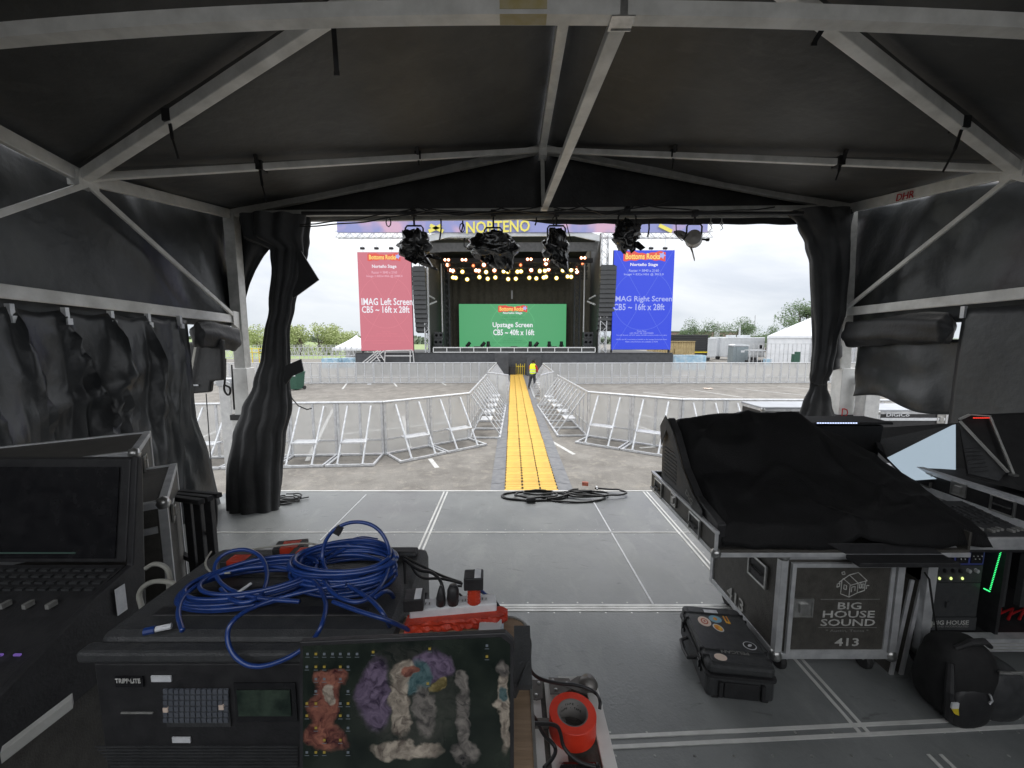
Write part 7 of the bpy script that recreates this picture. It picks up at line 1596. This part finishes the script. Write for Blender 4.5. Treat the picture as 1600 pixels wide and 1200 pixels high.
for f, lb in ((.36, 'black plug upright in the strip, second from left'), (.50, 'round-topped black plug upright in the middle of the strip')):
    c = a+(b-a)*f+V((0, 0, .036)); q = MB(); q.tube([c, c+V((0, 0, .022)), c+V((0, .002, .04)), c+V((0, .004, .052))], [.013, .013, .008, .004] if f < .4 else [.015, .017, .016, .010], 10); tag(q.build('power_plug', 'black', smooth=True), lb, 'plug')
q = MB()
q.tube(air([(632, 870, 1.25), (660, 885, 1.22), (690, 900, 1.18), (720, 910, 1.12)]), .004, 6); q.tube(air([(640, 880, 1.22), (655, 905, 1.17), (690, 903, 1.14), (722, 912, 1.1)]), .004, 6)
q.tube(air([(632, 875, 1.22), (655, 892, 1.18), (675, 893, 1.14), (690, 908, 1.1), (694, 930, 1.08)]), .005, 6); q.tube(air([(700, 950, 1.06), (700, 925, 1.08), (712, 915, 1.1), (722, 916, 1.1)]), .003, 6); q.tube(air([(704, 935, 1.06), (718, 924, 1.06), (728, 945, 1.04)]), .003, 6)
q.tube(air([(632, 880, 1.2), (634, 920, 1.14), (632, 970, 1.06)]), .0045, 6)
q.tube(air([(748, 922, 1.08), (770, 935, 1.06), (782, 950, 1.04), (788, 965, 1.02)]), .004, 6)
q.tube(air([(800, 1005, .95), (812, 1000, .93), (820, 990, .92), (828, 998, .90), (828, 1015, .9), (826, 1045, .95), (840, 1060, .99), (870, 1068, 1.02), (905, 1070, 1.05), (932, 1082, 1.04), (938, 1095, 1.0), (937, 1108, .99)]), .0045, 8)
q.tube(air([(804, 1106, .78), (825, 1110, .8), (838, 1125, .84), (850, 1150, .86), (868, 1165, .86), (868, 1180, .84), (850, 1200, .8)]), .0045, 8)
q.tube(air([(806, 1132, .76), (840, 1130, .82), (870, 1132, .87), (876, 1145, .87), (880, 1170, .86), (905, 1192, .84), (930, 1198, .84)]), .0045, 8)
tag(q.build('power_leads', 'cable_black', smooth=True), 'thin black leads running around the power strip and over the case edge', 'cable')
q = MB(); q.tube(air([(745, 918, 1.08), (762, 930, 1.06), (765, 950, 1.04), (752, 975, 1.0), (745, 990, .98)]), .004, 6); tag(q.build('network_cable', 'cable_blue', smooth=True), 'short blue network cable curving down behind the laptop from the raised adapter', 'cable')
q = MB(); q.tube(air([(750, 922, 1.1), (775, 940, 1.08), (783, 960, 1.05), (783, 980, 1.0)]), .004, 6); pw = q.build('pale_cable', 'cable_grey', smooth=True); tag(pw, 'pale grey network cable ending in a clear plug right of the strip', 'cable')
q = MB(); q.cbox(P(783, 982, .99), (.014, .02, .016)); q.build('plug', 'blue_wrap', pw)
q = MB(); c = wp_(766, 990, 0); q.box((c.x-.03, c.y-.02, wz), (c.x+.03, c.y+.03, wz+.022)); sb = q.build('switch_box', 'trailer_white', bevel=.003); tag(sb, 'small white box under the clear plug behind the laptop', 'box')
q = MB(); c = wp_(645, 1000, 0); q.prism([P(603, 982, 1.06), P(618, 980, 1.08), P(622, 992, 1.04), P(655, 978, 1.06), P(662, 990, 1.03), P(668, 1010, .98), P(606, 1012, .98)], (0, 0, -.02)); tag(q.build('orange_tape_wad', 'orange_tape', bevel=.002), 'flap of orange tape between the trunk and the laptop', 'tape')
q = MB(); q.box(tuple(P(800, 1128, .76)-V((.02, 0, .018))), tuple(P(800, 1128, .76)+V((.048, .03, .012)))); tag(q.build('inline_plug', 'black', bevel=.005), 'flat black plug sticking out from the laptop right side', 'plug')

# flight case with the tape roll
X0, X1, Y0, Y1, z1 = .046, .253, .40, 1.12, Z(-1.05)
fc = thing('flight_case', 'flight case with bare aluminium edging under the red tape roll', 'flight case', (.15, .8, DK))
q = MB(); q.box((X0-.2, Y0, DK+.1), (X1, Y1, z1)); q.build('body', 'laminate', fc, bevel=.004)
q = MB(); q.box((X0-.01, Y0, z1+.001), (X0+.038, Y1-.002, z1+.007)); q.box((X0+.052, Y0, z1+.001), (X0+.095, Y1-.002, z1+.007)); q.box((X1-.03, Y0, z1-.03), (X1+.006, Y1+.0, z1+.008)); q.box((X0+.096, Y1-.038, z1+.001), (X1-.031, Y1+.006, z1+.0075)); q.build('edging', 'alu', fc, bevel=.002)
def bracket(cx_, cy_, rot):
    q = MB(); pts = [(-.035, -.02), (-.018, -.045), (.0, -.05), (.018, -.045), (.022, .018), (-.035, .018)]; mm = Matrix.Rotation(rot, 3, 'Z')
    q.prism([V((cx_, cy_, z1+.009))+mm@V((x, y, 0)) for x, y in pts], (0, 0, .003)); o = q.build('corner_plate', 'bracket_grey', fc)
    for x, y in ((-.022, .0), (.010, .006), (.0, -.035)): q = MB(); p = V((cx_, cy_, z1+.012))+mm@V((x, y, 0)); q.lathe([(.005, 0), (.0045, .002), (0, .003)], p, 10); q.build('rivet', 'steel', o)
bracket(X0+.025, Y1-.03, 0); bracket(X0+.085, Y1-.025, 1.57)
q = MB(); q.lathe([(0, .03), (.02, .024), (.03, .008), (.03, -.03), (0, -.03)], (X1-.022, Y1-.024, z1+.002), 18); q.build('ball_corner', 'bracket_grey', fc, smooth=True)
q = MB(); q.prism([(X1-.10, Y1-.035, z1+.009), (X1-.05, Y1-.055, z1+.009), (X1-.012, Y1-.055, z1+.009), (X1-.012, Y1-.0, z1+.009), (X1-.05, Y1-.0, z1+.009)], (0, 0, .004)); q.build('corner_plate', 'bracket_grey', fc)
q = MB(); q.box((X0-.012, Y1-.165, z1+.009), (X0+.10, Y1-.140, z1+.018)); q.box((X0+.01, Y1-.158, z1+.018), (X0+.10, Y1-.147, z1+.022)); q.build('hasp', 'bracket_grey', fc, bevel=.002)
tc_ = V((.162, .955, z1+.008)); tp = thing('tape_roll', 'roll of red-orange tape with a grey core lying on the flight case', 'tape roll', tc_)
ro, ri, h_ = .0625, .037, .052
q = MB(); q.lathe([(ri+.004, 0), (ro-.001, 0), (ro, .001), (ro, h_-.001), (ro-.001, h_), (ri+.004, h_)], (0, 0, 0), 56); q.build('tape', 'orange_tape2', tp, world=False, smooth=False)
q = MB(); q.lathe([(ri, 0), (ri, h_-.0005), (ri+.0045, h_-.0005)], (0, 0, 0), 40); co = q.build('core', 'tape_core', tp, world=False, smooth=True)
for z, s_ in ((.040, 'CANTECH'), (.028, 'CANTECH')):
    for k, ch in enumerate('· TAPE ·' if z > .03 else 'TAPE · TAPE'):
        if ch == ' ': continue
        an = R(135-k*(11 if z > .03 else 9)); p = tc_+V(((ri-.0008)*math.cos(an), (ri-.0008)*math.sin(an), z)); text('print', ch, p, (math.sin(an), -math.cos(an), 0), UP, .0045 if ch != '·' else .002, .006 if ch != '·' else .002, 'black', co, depth=.0003)
# dark phone-like thing under the roll
q = MB(); q.box((.115, .62, z1+.009), (.215, .86, z1+.030)); mg = q.build('metal_gadget', 'black_gloss', bevel=.012); tag(mg, 'dark glossy boxy gadget lying on the case in front of the tape roll', 'gadget')
q = MB(); q.box((.196, .63, z1+.0305), (.20, .85, z1+.032)); q.build('trim', 'steel', mg)

q = MB(); a = G(1106, 608, 0); q.grid(lambda u, v: a+V(((u-.5)*.5+.1*N3(u*4, v*4, 1), (v-.5)*.35, .03+.09*abs(N3(u*5, v*5, 3)))), 10, 8); tag(q.build('rag', 'sticker_cream', solid=.01), 'small pale crumpled rag on the asphalt inside the right barrier pen', 'rag')
q = MB(); a = G(577, 601, 0); q.grid(lambda u, v: a+V(((u-.5)*.25, (v-.5)*.2, .02+.06*abs(N3(u*5, v*5, 7)))), 8, 6); tag(q.build('paper_scrap', 'label_white', solid=.005), 'tiny white paper scrap on the asphalt inside the left barrier pen', 'litter')
